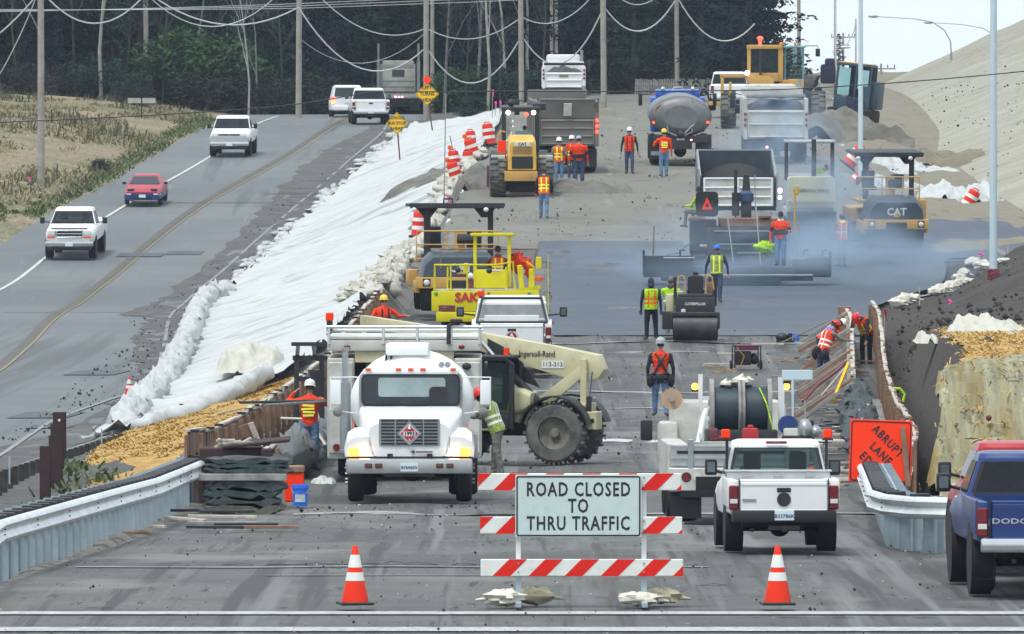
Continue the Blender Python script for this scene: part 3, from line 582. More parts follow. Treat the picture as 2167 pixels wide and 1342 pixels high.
# far silhouettes to the right, against the sky
for i,(px,py,D,k,sc,lab) in enumerate([(1625,235,640,2,.62,'lone bushy tree silhouette just right of the dark wood'),(1600,240,600,0,.75,'end conifer of the wood beside the white sky'),(1775,200,900,2,.28,'small faint tree beside the far utility pole')]):
    src=con[k]; x=gx(px,D); dup(src,(x,D,H(x,D)-.2 if i!=3 else H(x,D)),i*40,lab,'far trees on the skyline',sc=sc)
# ---------- utility poles and wires
def pole(px,py,D,h,r,label,tilt=0,kit=0):
    x=gx(px,D); z=min(H(x,D),gz(py,D))-.3
    t=thing('utility_pole',label,'utility pole',(x,D,z),0,None,0,tilt)
    Q(t,'shaft','pole',C(0,0,0,0,0,h,r,r*.72,12))
    if kit==1: Q(t,'transformer','galv',C(.45,0,h*.48,.45,0,h*.48+.7,.22),B(.2,0,h*.5,.3,.08,.08))
    if kit==2: Q(t,'junction_box','galv',B(.22,-.1,h*.42,.22,.22,.4,.02)); 
    if kit==3: Q(t,'crossarm','pole',B(0,0,h-.6,2.6,.12,.14)); Q(t,'insulators','dark',*[C(q,0,h-.5,q,0,h-.28,.06) for q in(-1.2,-.6,.6,1.2)])
    return t
pl=[(87,322,388,18,.17,'weathered pole in the tawny grass, nearest at the left',0,0),(312,246,505,20,.17,'grey pole just behind the two pale road sign panels',-.8,0),(632,250,478,20,.18,'grey pole at the wood edge left of the far minivan',.3,2),
 (646,250,520,9,.13,'short leaning brown pole just right of the pole left of the minivan',1.5,0),(902,252,470,20,.17,'grey pole carrying equipment boxes right of the semi truck cab',0,1),(915,250,505,12,.14,'thinner darker pole close behind the pole with equipment boxes',0,3),
 (1104,238,470,20,.16,'grey pole behind the pink flags left of the brown dump truck',-.5,2),(1168,235,520,11,.12,'pale thin pole behind the white dump truck, left of a pair',-.3,0),(1177,235,540,11.5,.13,'brown pole behind the white dump truck, right of a pair',0,0),
 (1216,235,560,11,.12,'short dark pole between the white dump truck and the tall pole',0,0),(1278,246,455,20,.17,'tall pole with dark foot right of the brown dump truck',-.4,2),(1433,190,520,20,.15,'tall grey pole behind the tanker truck by the picket fence',-.4,2),(1597,190,640,20,.13,'pole at the right end of the dark wood',-.4,0),
 (1691,190,660,20,.16,'dark mottled pole standing behind the yellow motor grader cab',-.3,0)]
for a in pl: pole(*a)
for (px,py,D,h,lab) in [(1784,185,900,6,'faint far pole with crossarm behind the street lamps'),(1864,172,760,2.3,'faint far pole with crossarms on the tan rise')]:
    x=gx(px,D); z=H(x,D); top=gz(70 if px<1800 else 135,D); h=top-z
    t=thing('utility_pole',lab,'utility pole',(x,D,z-.3)); Q(t,'shaft','pole',C(0,0,0,0,0,h+.3,.13,.1,8)); Q(t,'crossarm','pole',B(0,0,h-.15,2.6,.12,.13)); Q(t,'crossarm','pole',B(0,0,h-1.0,1.4,.12,.12)); Q(t,'insulators','dark',*[C(q,0,h-.05,q,0,h+.2,.05) for q in(-1.2,-.6,.6,1.2)])
def wire(pts,D,r,mt,label,sub=14,D2=None):
    P=[]
    for i in range(len(pts)-1):
        (a,b),(c,d)=pts[i][:2],pts[i+1][:2]; sag=pts[i+1][2] if len(pts[i+1])>2 else 0
        for k in range(sub+(i==len(pts)-2)):
            t=k/sub; px=a+(c-a)*t; py=b+(d-b)*t+sag*4*t*(1-t); P.append((px,py))
    n=len(P); V=[]
    for i,(px,py) in enumerate(P):
        q=D+((D2 or D)-D)*i/(n-1); V.append((gx(px,q),q,gz(py,q)))
    o=Q(None,'overhead_cable',mt,T(V,r,6)); tag(o,label,'cable'); return o
mat('wirepale',(.42,.43,.43),.5,.2,.1,3); mat('wiredark',(.03,.03,.035),.6)
# (x,y,sag in px) between supports
wire([(-60,110),(87,-20,14),(312,-16,68),(632,16,52),(902,100,88),(1104,76,88),(1278,14,88),(1433,-6,62),(1597,50,62)],474,.045,'wirepale','thick pale sagging cable slung between the tall poles')
wire([(-40,215),(87,-30,22)],474,.03,'wirepale','pale cable sweeping down at the left edge of the photo')
wire([(312,-10),(632,-60,90),(902,60,60),(1104,36,34),(1278,-40,44),(1433,-60,60)],476,.03,'wirepale','thinner pale cable sagging above the thick one')
wire([(632,80),(902,68,60)],478,.015,'wirepale','thin grey wire between two poles behind the semi truck')
for k in range(3): wire([(-60,20+k*3),(632,18-k*5,2),(902,8-k*6,0),(1300,-12-k*8,2)],480+k,.018,'wirepale',['lowest','middle','topmost'][k]+' of the three taut parallel wires near the top edge')
wire([(902,14),(1600,14,0)],482,.008,'wiredark','hair thin straight wire near the top right of the wood')
wire([(-100,262),(560,228,4),(780,195,3),(1080,193,0),(1640,190,2),(2167,151,4),(2300,140)],150,.010,'wiredark','black wire crossing the whole view in the foreground')
# ---------- street lights
def lightpole(px,py,D,top,label,arm=None,r=.1,mt='galv',base=False):
    x=gx(px,D); z=H(x,D); h=gz(top,D)-z
    t=thing('street_light',label,'street light',(x,D,z))
    Q(t,'shaft',mt,C(0,0,-.2,0,0,h,r,r*.8,14))
    if base: Q(t,'base_cover','maroon',B(0,0,.16,.34,.34,.32,.02)); 
    if arm:
        Q(t,'arm',mt,T([(0,0,h-.2)]+[(a*D/F,0,h+b*D/F) for a,b in arm],r*.62,8,r*.4)); a,b=arm[-1]; Q(t,'lamp_head',mt,E(a*D/F,0,h+b*D/F,.35,.15,.1))
    return t
mat('palegalv',(.50,.62,.66),.5,.2,.06,1)
lightpole(2102,562,250,-60,'tall pale blue grey lamp pole nearest at the right, with maroon foot',None,.118,'palegalv',True)
lightpole(1821,400,322,-60,'tall pale lamp pole behind the double drum roller',None,.10,'palegalv',True)
lightpole(1767,212,520,-40,'thin pale lamp pole in the distance right of the yellow grader',None,.09,'galv')
lightpole(1811,212,560,40,'thin curved lamp pole just left of the nearer white pole',[(-3,-25),(-12,-42),(-22,-60)],.07,'galv')
lightpole(2013,200,560,110,'far lamp pole with long arm reaching left over the road',[(-2,22),(-14,45),(-40,63),(-80,70),(-165,75)],.07,'steel')
lightpole(2125,200,600,98,'farthest curved lamp pole peeking over the embankment',[(-12,18),(-45,38),(-90,46),(-160,50)],.06,'steel')
for o in (): pass
# ---------- barrels, cones, stakes
def barrel(label,light=True,handle=True,tone='barrelred'):
    t=thing('traffic_barrel',label,'traffic barrel')
    b=[(.27,.14),(.27,.30),(.262,.31),(.262,.45),(.25,.46),(.25,.60),(.24,.61),(.24,.75),(.225,.76),(.225,.88),(.19,.94),(.08,.955)]
    Q(t,'body',tone,LA([(.29,.1)]+b,22,(0,0,0)))
    Q(t,'reflective_band','reflsil',*[LA([(r1+.004,z0),(r2+.004,z1)],22) for r1,z0,r2,z1 in((.264,.305,.262,.44),(.242,.61,.24,.74))])
    Q(t,'rubber_base','rubber',LA([(.38,0),(.38,.06),(.31,.1)],20)); 
    if handle: Q(t,'handle',tone,T([(-.11,0,.93),(-.1,0,1.02),(.1,0,1.02),(.11,0,.93)],.022,6))
    if light:
        l=Q(t,'warning_light','amber',C(-.12,0,.93,-.12,0,1.02,.06)); Q(l,'lens','hiviso',E(-.12,0,1.12,.095,.05,.095,12,8))
    return t
bA=barrel('x',True); bB=barrel('x',False)
BG='striped orange barrels along the fabric slope'
used2=set()
def putb(src,px,py,D,pitch,roll,lab,sc=1.0,rz=0,grp=BG):
    x=gx(px,D); z=max(gz(py,D),H(x,D)-.05) if D<900 else 0
    o=src if src.name not in used2 else dup(src,(0,0,0)); used2.add(src.name)
    o.location=(x,D,gz(py,D)); o.rotation_euler=(R(pitch),R(roll),R(rz)); o['label']=lab; o['group']=grp; o.scale=(sc,sc,sc); return o
putb(bA,886,503,312,2,2,'upright barrel with warning light left of the canopy roller')
putb(bB,918,490,322,0,6,'shorter dull barrel just behind the upright barrel by the canopy roller',.85)
putb(bA,972,392,338,4,-20,'lowest leaning barrel of the cluster, beside a red bucket')
putb(bA,965,366,345,-2,-8,'barrel directly behind the lowest leaning barrel',.95)
putb(bB,994,366,349,0,-6,'half hidden barrel between the two leaning barrels',.95)
putb(bA,1008,344,350,2,-18,'leaning barrel with warning light in the middle of the cluster',1.05)
putb(bB,998,320,358,0,-4,'small barrel behind the middle leaning barrel',.9)
putb(bB,1037,309,360,-2,-8,'rearmost barrel of the cluster nearest the wheeled compactor',1.0)
B2='striped barrels dumped at the embankment foot'
putb(bB,1792,352,332,0,38,'tipped barrel half behind the pale lamp pole, upper of two',1.0,0,B2)
putb(bB,1802,396,326,0,42,'tipped barrel beside the pale lamp pole, lower of two',1.0,0,B2)
putb(bB,2038,450,314,0,30,'tilted striped barrel lying on white bags by the right lamp pole',.98,0,B2)
def cone(label,h=.71):
    t=thing('traffic_cone',label,'traffic cone'); k=h/.71
    Q(t,'body','conered',LA([(.165*k,.03),(.158*k,.07),(.032*k,h-.02),(.02*k,h)],24))
    rr=lambda z:.158*k-(z-.07)*(.126*k)/(h-.09)
    Q(t,'reflective_band','stripewhite',*[LA([(rr(a)+.004,a),(rr(b)+.004,b)],24) for a,b in((.29*k,.39*k),(.45*k,.60*k))])
    Q(t,'base','black',B(0,0,.018,.40,.40,.035,.01),*[B(a,b,.01,.07,.07,.02) for a in(-.16,.16) for b in(-.16,.16)]); return t
c1=cone('traffic cone standing left of the barricade in front of the fuel truck'); D=Dof(751,1293); c1.location=G(751,D,.07); c1['group']='traffic cones in front of the barricade'; c1.rotation_euler[2]=R(12)
dup(c1,G(1646,D,.07),5,'traffic cone standing right of the barricade behind the small white pickup')
m=cone('tiny red cone on the old road shoulder at the end of the fabric',.5); m.location=(gx(273,212),212,H(gx(273,212),212))
BG_=Q(None,'bucket','redpaint',LA([(.14,0),(.16,.3),(.17,.3),(.15,.29)],18)); tag(BG_,'round red bucket on the dirt berm beside a leaning barrel','bucket'); BG_.location=(gx(994,338),338,gz(388,338))
def stake(px,y0,y1,D,label,top='pink',tilt=0,mt='palewood',fl=True,w=.03):
    x=gx(px,D); z0=gz(y1,D); z0=min(z0,H(x,D)); h=gz(y0,D)-z0
    t=thing('survey_stake',label,'stake',(x,D,z0),0,None,0,tilt); Q(t,'post',mt,B(0,0,h/2-.1,w,w,h+.2))
    if fl: Q(t,'flagging',top,T([(0,-.03,h),(.05,-.04,h-.08),(.03,-.05,h-.2),(.07,-.04,h-.32)],.035,5,.015),B(.02,-.03,h-.05,.09,.03,.1))
stake(1042,190,230,400,'stake with long pink streamer, highest of the pink group left of the dump truck',fl=True,mt='greywood'); stake(1048,215,262,400,'stake with small pink ribbon just below the long streamer',mt='greywood')
stake(1058,213,270,395,'stake with pink ribbon, right of the pair by the bare birch',mt='greywood'); stake(1088,218,255,400,'short stake with pink ribbon beside the grey pole',mt='greywood'); stake(1137,190,240,335,'pink ribboned lath in front of the upper left corner of the dump box',mt='greywood'); stake(1162,192,240,336,'pink ribboned lath in front of the dump box, right of another',mt='greywood')
stake(960,410,468,316,'pink painted lath leaning behind the canopy roller','pink',-14,'pink',False,.05); stake(1000,285,300,362,'thin pink marker between the rear barrels','pink',0,'pink',False,.04)
stake(938,197,520,318,'very tall thin rod standing between the fabric and the canopy roller',tilt=1,mt='greywood',fl=False,w=.04); stake(975,285,395,345,'thin dark rod leaning between the barrels',tilt=-12,mt='dark',fl=False)
stake(1946,608,660,252,'slim wooden stake on the dark soil below the sandbag row',fl=False); stake(2133,520,545,262,'short stake right of the near lamp pole',fl=False); stake(1872,655,692,236,'thin stake with red tip above the outer form wall','redpaint'); stake(1999,430,450,318,'slim stake among the white bags at the embankment foot',fl=False)
stake(1160,540,608,228,'thin yellow rod right of the yellow paver roller',mt='yellow',fl=False,w=.02)
for (px,py,D,lab) in [(62,375,380,'pink flag in the tawny grass at the left'),(2010,635,245,'pink flag on the dark soil left of the near lamp pole'),(2075,535,262,'small pink flag by the sandbags near the lamp pole'),(1882,798,200,'pink ribbon tied on the outer form wall')]:
    x=gx(px,D); o=Q(None,'survey_flag','pink',T([(x-.05,D,gz(py,D)),(x+.05,D,gz(py+4,D)),(x,D,gz(py+10,D)+.02)],.04,5)); tag(o,lab,'flag')
# ---------- barricade with its sign
D=Dof(1230,1290); s_=F/D; bx=gx(1230,D); bz=H(bx,D)+.05
t=thing('road_barricade','type three barricade with red and white slanted stripes carrying the road closed board','barricade',(bx,D,bz))
pxm=lambda p:(p-1230)/s_; pzm=lambda p:(1290-p)/s_
post=[(1097,1290),(1363,1290)]
for p,_ in post:
    Q(t,'post','cleanwhite',B(pxm(p),.06,.80,.06,.05,1.54)); Q(t,'foot','galvpost',B(pxm(p),.06,.18,.065,.07,.34),B(pxm(p),.06,.02,.07,1.4,.05))
for (x0,x1,y0,y1,nm) in [(1012,1442,1013,1049,0),(1016,1444,1105,1141,0),(1017,1446,1195,1231,1)]:
    a,b=pxm(x0),pxm(x1); z0,z1=pzm(y1),pzm(y0); rail=Q(t,'rail','stripewhite',B((a+b)/2,0,(z0+z1)/2,b-a,.035,z1-z0,.008))
    ops=[];h=z1-z0; q=.435 if nm else .44; st=a+(.14 if nm else -.26)
    for k in range(9):
        u=st+k*q
        poly=[(u,z0),(u+.215,z0),(u+.215+h*1.0,z1),(u+h*1.0,z1)]
        # clip to the board
        def cl(poly,xm,ke):
            out=[]
            for i in range(len(poly)):
                p,r=poly[i],poly[(i+1)%len(poly)]
                if ke(p): out.append(p)
                if ke(p)!=ke(r):
                    tt=(xm-p[0])/(r[0]-p[0]); out.append((xm,p[1]+tt*(r[1]-p[1])))
            return out
        poly=cl(poly,a,lambda p:p[0]>=a); poly=cl(poly,b,lambda p:p[0]<=b) if poly else poly
        if len(poly)>2: ops.append(YP(poly,-.0205,-.017))
    Q(rail,'red_stripe','stripered',*ops)
    Q(rail,'bolt','steel',*[C(pxm(p),-.03,z,pxm(p),.02,z,.012,n=8) for p,_ in post for z in(z0+.05,z1-.05)])
sg=Q(t,'sign_board','signwhite',B(pxm(1224),-.05,pzm(1082),(1357-1090)/s_,.02,(1148-1016)/s_,.004)); hw=(1357-1090)/s_/2-.012; cz=pzm(1082); hh=(1148-1016)/s_/2-.012; cx=pxm(1224)
def rrect(cx,cz,hw,hh,r,n=4): 
    out=[]
    for (sx,sy,a0) in((1,1,0),(-1,1,90),(-1,-1,180),(1,-1,270)):
        for k in range(n+1): a=R(a0+90*k/n); out.append((cx+sx*(hw-r)+r*math.cos(a),cz+sy*(hh-r)+r*math.sin(a)))
    return out
def ring(cx,cz,hw,hh,r,w,y,d=.004): # rounded outline
    def f(m):
        a=rrect(cx,cz,hw,hh,r); b=rrect(cx,cz,hw-w,hh-w,max(.001,r-w)); n=len(a)
        vs=[(p[0],y,p[1]) for p in a]+[(p[0],y,p[1]) for p in b]+[(p[0],y+d,p[1]) for p in a]
        m._add(vs,[(i,(i+1)%n,n+(i+1)%n,n+i) for i in range(n)]+[(i,(i+1)%n,2*n+(i+1)%n,2*n+i) for i in range(n)])
    return f
Q(sg,'border','ink',ring(cx,cz,hw,hh,.03,.018,-.064))
Q(sg,'lettering','ink',*[TX(a,.235,cx+o,-.063,pzm(y),sx=.70,bold=.02,sp=1.16) for a,y,o in(('ROAD CLOSED',1048,.0),('TO',1083,.0),('THRU TRAFFIC',1120,0))])
mat('sandbagold',(.42,.38,.27),.9,0,.2,6,.006,20)
def sandbag(px,py,D,w,d,h,rz,seed,label,mt='bag',ears=True,cat='sandbag',name='sandbag',group=None,dz=0,lift=True):
    x=gx(px,D); z=(H(x,D) if lift else gz(py,D))+dz
    t=thing(name,label,cat,(x,D,z),rz,group)
    ops=[E(0,0,h*.5,w/2,d/2,h*.55,18,10,jit=.45,seed=seed)]
    Q(t,'sack',mt,*ops)
    if ears: Q(t,'tied_neck',mt,LO([[(w*.44+a*.07,(.04-.012*a)*math.cos(q)*(1+.5*math.sin(k*5)),h*.4-a*.01+(.03-.008*a)*math.sin(q)) for k,q in enumerate([2*PI*k/7 for k in range(7)])] for a in(0,1,2)]),ang=0)
    return t
SB='sandbags weighing down the barricade feet'
DB=D
sandbag(1068,1290,DB-.1,.34*2.2/2+.12,.3,.17,170,1,'white sandbag over the left barricade foot, left of the post',group=SB,dz=.05)
sandbag(1132,1290,DB+.3,.5,.3,.19,8,2,'tan sandbag behind the left barricade foot',mt='sandbagold',group=SB,dz=.04)
sandbag(1352,1290,DB-.1,.52,.34,.14,5,3,'white sandbag over the right barricade foot',group=SB,dz=.05)
sandbag(1400,1286,DB+.35,.5,.3,.16,-6,4,'tan sandbag behind the right barricade foot',mt='sandbagold',group=SB,dz=.05)
# ---------- diamond signs
def diamond(px,py,D,side,lines,label,footpx,size,mt='signyellow',flagtop=False,postc='rust'):
    x=gx(px,D); z=gz(py,D); fx,fy=footpx; x0=gx(fx,D); z0=min(gz(fy,D),H(x0,D))
    t=thing('road_sign',label,'road sign',(x0,D,z0-.1)); dx=x-x0; dz=z-z0+.1
    Q(t,'post',postc,C(0,.03,0,dx*1.0,.03,dz,.035,n=8)); h=side
    b=Q(t,'panel',mt,YP([(dx-h,dz),(dx,dz-h),(dx+h,dz),(dx,dz+h)],-.012,.012))
    def rg(m):
        a=h-.03;c=h-.055; vs=[(dx+u*a,-.016,dz+v*a) for u,v in((-1,0),(0,-1),(1,0),(0,1))]+[(dx+u*c,-.016,dz+v*c) for u,v in((-1,0),(0,-1),(1,0),(0,1))]; m._add(vs,[(i,(i+1)%4,4+(i+1)%4,4+i) for i in range(4)])
    Q(b,'border','ink',rg); Q(b,'lettering','ink',*[TX(s,size,dx,-.018,dz+(len(lines)-1)*size*.62-i*size*1.24,bold=.03,sx=.95) for i,s in enumerate(lines)])
    if flagtop: Q(t,'orange_flag','signorange',YP([(dx-.24,dz+h+.1),(dx,dz+h-.12),(dx+.24,dz+h+.1),(dx,dz+h+.36)],-.05,-.03))
diamond(904,199,430,.60,['LEFT','TURNS','AHEAD'],'yellow diamond sign reading left turns ahead with an orange flag on top',(918,292),.25,flagtop=True)
diamond(840,261,395,.52,['SCHOOL','BUS STOP','AHEAD'],'yellow diamond sign reading school bus stop ahead at the slope edge',(848,355),.20)
x=gx(312,470); t=thing('street_name_sign','pair of pale blank panels on a post beyond the oncoming pickup','sign',(gx(300,455),455,H(gx(300,455),455)))
z=gz(213,455)-H(gx(300,455),455); Q(t,'post','dark',C(0,0,0,0,0,z+.1,.04)); [Q(t,'panel','dirtywhite',B(s*.39,-.04,z,.70,.02,.28)) for s in(-1,1)]
# abrupt lane edge sign
D=147; s_=F/D; x=gx(1862,D); z0=H(x,D)
t=thing('warning_sign','orange square sign reading abrupt lane edge leaning behind the right guardrail','road sign',(x,D,gz(1022,D)),0,None,-6,2)
w=132/s_; h=133/s_; sg=Q(t,'panel','signorange',B(0,0,h/2,w,.02,h,.01)); Q(sg,'border','ink',ring(0,h/2,w/2-.02,h/2-.02,.06,.022,-.016))
Q(sg,'lettering','ink',TX('ABRUPT',.21,.12,-.016,h*.66,ry=44,bold=.03,sx=.78,sp=1.2),TX('LANE',.21,.0,-.016,h*.46,ry=44,bold=.03,sx=.78,sp=1.2),TX('EDGE',.21,-.17,-.016,h*.30,ry=44,bold=.03,sx=.78,sp=1.2))
Q(t,'prop','wood',B(w*.40,-.04,h*.42,.09,.05,h*.95,.005,ry=-7))

# far picket fence beyond the crest
D=545; x0,x1=gx(1345,D),gx(1505,D); f=thing('picket_fence','weathered picket fence far behind the tanker truck','fence',((x0+x1)/2,D,H((x0+x1)/2,D))); hw=(x1-x0)/2
Q(f,'rail','greywood',B(0,.05,.75,hw*2,.05,.09),B(0,.05,.3,hw*2,.05,.09)); Q(f,'pickets','greywood',*[B(-hw+i*hw/21,0,.5+rnd.uniform(0,.08),.09,.03,1.0+rnd.uniform(-.05,.15),ry=rnd.uniform(-4,4)) for i in range(43)])
# ---------- people: one continuous voxel-fused body each, clothing and hair as parts
def evalmesh(bm,vox,name,smooth=2):
    me=bpy.data.meshes.new(name); bm.to_mesh(me); bm.free(); o=bpy.data.objects.new(name,me); COL.objects.link(o)
    md=o.modifiers.new('r','REMESH'); md.mode='VOXEL'; md.voxel_size=vox; md.use_smooth_shade=True
    if smooth: ms=o.modifiers.new('s','SMOOTH'); ms.iterations=smooth; ms.factor=.5
    r=bpy.data.meshes.new_from_object(o.evaluated_get(bpy.context.evaluated_depsgraph_get())); bpy.data.objects.remove(o); bpy.data.meshes.remove(me); return r
def capsule(p0,p1,r0,r1,n=10):
    p0=Vector(p0);p1=Vector(p1)
    def f(m):
        d,u,w,L=frame(p0,p1); rings=[]
        for s,(p,r) in ((-1,(p0,r0)),(1,(p1,r1))):
            for a in ((80,50,20) if s<0 else (20,50,80)):
                c=p+d*s*r*math.sin(R(a)); q=r*math.cos(R(a)); rings.append([c+u*math.cos(2*PI*k/n)*q+w*math.sin(2*PI*k/n)*q for k in range(n)])
        LO(rings)(m)
    return f
def nv(*a): return Vector(a).normalized()
DOWN=((-.18,.02,-1),(-.10,.18,-1))
def person(label,loc,rz,h=1.78,top='hivis',leg='jeans',hat='hard',hatc='white_hat',vest=None,vstripe='reflyel',lean=0,side=0,arms=None,legs=None,bulk=1.0,headp=0,headr=0,hair='hair',glove=None,sleeve=None,harness=False,belt=False,backprint=None,hood=None,boots='boot',group=None,seat=False,stoop=0,vmid=None,kneel=False,sub=1,jacketband=None):
    k=h/1.78; t=thing('person',label,'person',loc,rz,group)
    # local: x = the person's right, y = ahead, z up
    hipz=.93 if not seat else .0
    if kneel: hipz=.62
    hip=Vector((0,0,hipz)); th=R(lean); up=Vector((math.sin(R(side)),math.sin(th),math.cos(th))).normalized(); rt=Vector((1,0,0)); rt=(rt-up*rt.dot(up)).normalized(); fw=up.cross(rt)
    up2=up
    def tp(a,b,c): return hip+rt*a+fw*b+up*c
    torso=[(0-.06,.165,.115,0),(.03,.168,.12,0),(.14,.152,.11,0),(.28,.165,.118,.005),(.40,.185,.125,0),(.48,.185,.11,-.01),(.535,.13,.085,-.01),(.57,.07,.065,0)]
    def tring(s,off=0,n=18,sc=1): return [[tp(math.cos(2*PI*i/n)*(rx*bulk+off)*sc,math.sin(2*PI*i/n)*(ry*bulk+off)*sc+yo,zz) for i in range(n)] for zz,rx,ry,yo in s]
    bm=MB(); LO(tring(torso))(bm)
    nk=tp(0,.0,.54); hd=tp(0,.015,.66); hdir=(up*math.cos(R(headp))+fw*math.sin(R(headp))); hd=nk+hdir*.12; hc=hd+hdir*.06
    capsule(nk-up*.03,hd,.058,.052)(bm)
    yaw=Matrix.Rotation(R(headr),3,'Z'); hf=yaw@((hdir.cross(rt)) if True else fw); hf=(rt.cross(hdir)*-1) ; hf=yaw@(hdir.cross(rt)); hr=hf.cross(hdir)
    def hp(a,b,c): return hc+hr*a+hf*b+hdir*c
    rings=[]
    for zz,rx,f0,b0 in((-.115,.028,.085,.0),(-.10,.045,.092,-.02),(-.06,.062,.092,-.065),(-.02,.069,.095,-.085),(.03,.074,.092,-.098),(.075,.07,.08,-.092),(.105,.05,.055,-.065),(.12,.02,.02,-.03)):
        rings.append([hp(math.cos(2*PI*i/14)*rx,(f0+b0)/2+math.sin(2*PI*i/14)*(f0-b0)/2,zz) for i in range(14)])
    LO(rings)(bm); capsule(hp(0,.085,.012),hp(0,.112,-.025),.012,.016,8)(bm)
    for s in(-1,1): capsule(hp(s*.072,-.01,.0),hp(s*.08,-.02,.02),.014,.016,6)(bm)
    arms=arms or (DOWN,DOWN); jts={}
    hands=[]
    for s,a in zip((-1,1),arms):
        sh=tp(s*(.195*bulk),-.005,.455); ud=nv(a[0][0]*-s if a[0][0]<0 else a[0][0]*-s,a[0][1],a[0][2]); ud=nv(-a[0][0]*s,a[0][1],a[0][2]); fd=nv(-a[1][0]*s,a[1][1],a[1][2])
        el=sh+ud*.29; wr=el+fd*.25; jts[s]=(sh,el,wr,fd)
        capsule(tp(s*.12,0,.46),sh,.07,.068)(bm); capsule(sh,el,.062*bulk,.05)(bm); capsule(el,wr,.049,.036)(bm)
        # hand: palm, four unequal bent fingers, thumb from the side of the palm
        sd_=fd.cross(Vector((0,0,1)) if abs(fd.z)<.9 else Vector((0,1,0))).normalized(); pn=fd.cross(sd_).normalized()
        c1=wr+fd*.02; c2=wr+fd*.085
        for q in(-1,0,1): capsule(c1+sd_*q*.014,c2+sd_*q*.024,.018,.017,8)(bm)
        for i,(o,L) in enumerate(((-.034,.062),(-.012,.074),(.011,.07),(.032,.054))):
            b0=c2+sd_*o; m1=b0+(fd*.92+pn*.3).normalized()*L*.55; e1=m1+(fd*.6+pn*.8).normalized()*L*.5; hands.append((b0,m1,e1,.0095))
        b0=c1+sd_*-.03+fd*.01; m1=b0+(fd*.6-sd_*.8).normalized()*.04; e1=m1+(fd*.9+pn*.3).normalized()*.03; hands.append((b0,m1,e1,.011))
    legs=legs or ((-.10,.0),(.10,.03))
    LG={}
    for s,L in zip((-1,1),legs):
        hj=tp(s*.092,0,-.02)
        if seat: kn=hj+Vector((s*.10,.42,.02)); ft=kn+Vector((0,.05,-.42)); 
        elif kneel: kn=Vector((s*.13,.36*(1 if s>0 else .2),.45 if s>0 else .12)); ft=Vector((s*.13,(.30 if s>0 else -.3),.09))
        else:
            ft=Vector((L[0],L[1],.09)); mid=(hj+ft)/2; kn=mid+Vector((s*.01,.03+(L[2] if len(L)>2 else 0),0))
            seg=.44; 
        LG[s]=(hj,kn,ft); capsule(hj,kn,.102*bulk,.074*bulk)(bm); capsule(kn,ft,.072*bulk,.058*bulk)(bm); f=ft+Vector((s*.02,.0,-.05)); capsule(f+Vector((0,-.05,0)),f+Vector((s*.03,.14,-.005)),.042,.036)(bm)
    # pelvis
    capsule(tp(-.06,0,-.02),tp(.06,0,-.02),.115,.115)(bm)
    me=evalmesh(bm.bm,.02,'body'); 
    # fingers joined onto the palms
    b2=MB(); b2.bm.from_mesh(me); bpy.data.meshes.remove(me)
    for f in b2.bm.faces: f.smooth=True
    names=[top,leg,'skin',boots,glove or 'skin',sleeve or top]
    segs=[(jts[s][0],jts[s][1],5) for s in(-1,1)]+[(jts[s][1],jts[s][2],5) for s in(-1,1)]+[(jts[s][2]+jts[s][3]*.02,jts[s][2]+jts[s][3]*.12,4) for s in(-1,1)]
    segs+=[(LG[s][0]-up*.0,LG[s][1],1) for s in(-1,1)]+[(LG[s][1],LG[s][2],1) for s in(-1,1)]+[(LG[s][2]+Vector((0,-.03,-.06)),LG[s][2]+Vector((0,.14,-.06)),3) for s in(-1,1)]
    segs+=[(tp(0,0,.08),tp(0,0,.5),0),(tp(-.1,0,.42),tp(.1,0,.42),0),(nk+hdir*.05,hc+hdir*.1,2),(hc-hdir*.08+hf*.05,hc+hdir*.03+hf*.05,2),(tp(-.08,0,-.03),tp(.08,0,-.03),1)]
    def near(p):
        best=9;bi=0
        for a,b,i in segs:
            d=b-a; q=max(0,min(1,(p-a).dot(d)/d.length_squared)); e=(p-a-d*q).length-(.05 if i in(0,) else 0)
            if e<best: best=e;bi=i
        return bi
    for f in b2.bm.faces: f.material_index=near(f.calc_center_median())
    b2.mi=4
    for a,b,c,r in hands: T([a,b,c],r,6,r*.8)(b2)
    me=bpy.data.meshes.new('body'); b2.bm.to_mesh(me); b2.bm.free()
    for n in names: me.materials.append(M(n))
    body=link(bpy.data.objects.new('body',me),t)
    for s in(-1,1): Q(t,'eye','black',E(*hp(s*.03,.093,.018),.011,.008,.008,8,6))
    Q(t,'mouth','maroon',E(*hp(0,.095,-.055),.022,.008,.006,8,6))
    # hair / hats
    def cap(rz_,ext,name,mt,z0=.015,brim=0,fl=1.0):
        rg=[]
        for zz,q in((z0,1.0),(z0+.03,1.02),(z0+.065,.98),(z0+.095,.82),(z0+.115,.55),(z0+.125,.15)):
            rg.append([hp(math.cos(2*PI*i/18)*(.074+ext)*q,-.004+math.sin(2*PI*i/18)*(.096+ext)*q,zz) for i in range(18)])
        o=Q(t,name,mt,LO(rg)); return o
    cap(0,.006,'hair',hair,-.045 if hat!='none' else -.03)
    if hat=='hard':
        rg=[]
        for zz,q in((.035,1.0),(.06,1.02),(.10,.97),(.135,.8),(.155,.5),(.163,.12)): rg.append([hp(math.cos(2*PI*i/20)*.105*q,-.004+math.sin(2*PI*i/20)*.13*q,zz) for i in range(20)])
        o=Q(t,'hard_hat',hatc,LO(rg),T([hp(0,.10,.075),hp(0,.08,.14),hp(0,0,.172),hp(0,-.09,.14),hp(0,-.125,.07)],.012,6))
        br=[[hp(math.cos(2*PI*i/20)*.105*q,-.004+math.sin(2*PI*i/20)*.13*q+(bb if math.sin(2*PI*i/20)>.2 else 0)*math.sin(2*PI*i/20),zz) for i in range(20)] for q,zz,bb in((1,.04,0),(1.14,.03,.03),(1.14,.024,.03),(1,.03,0))]
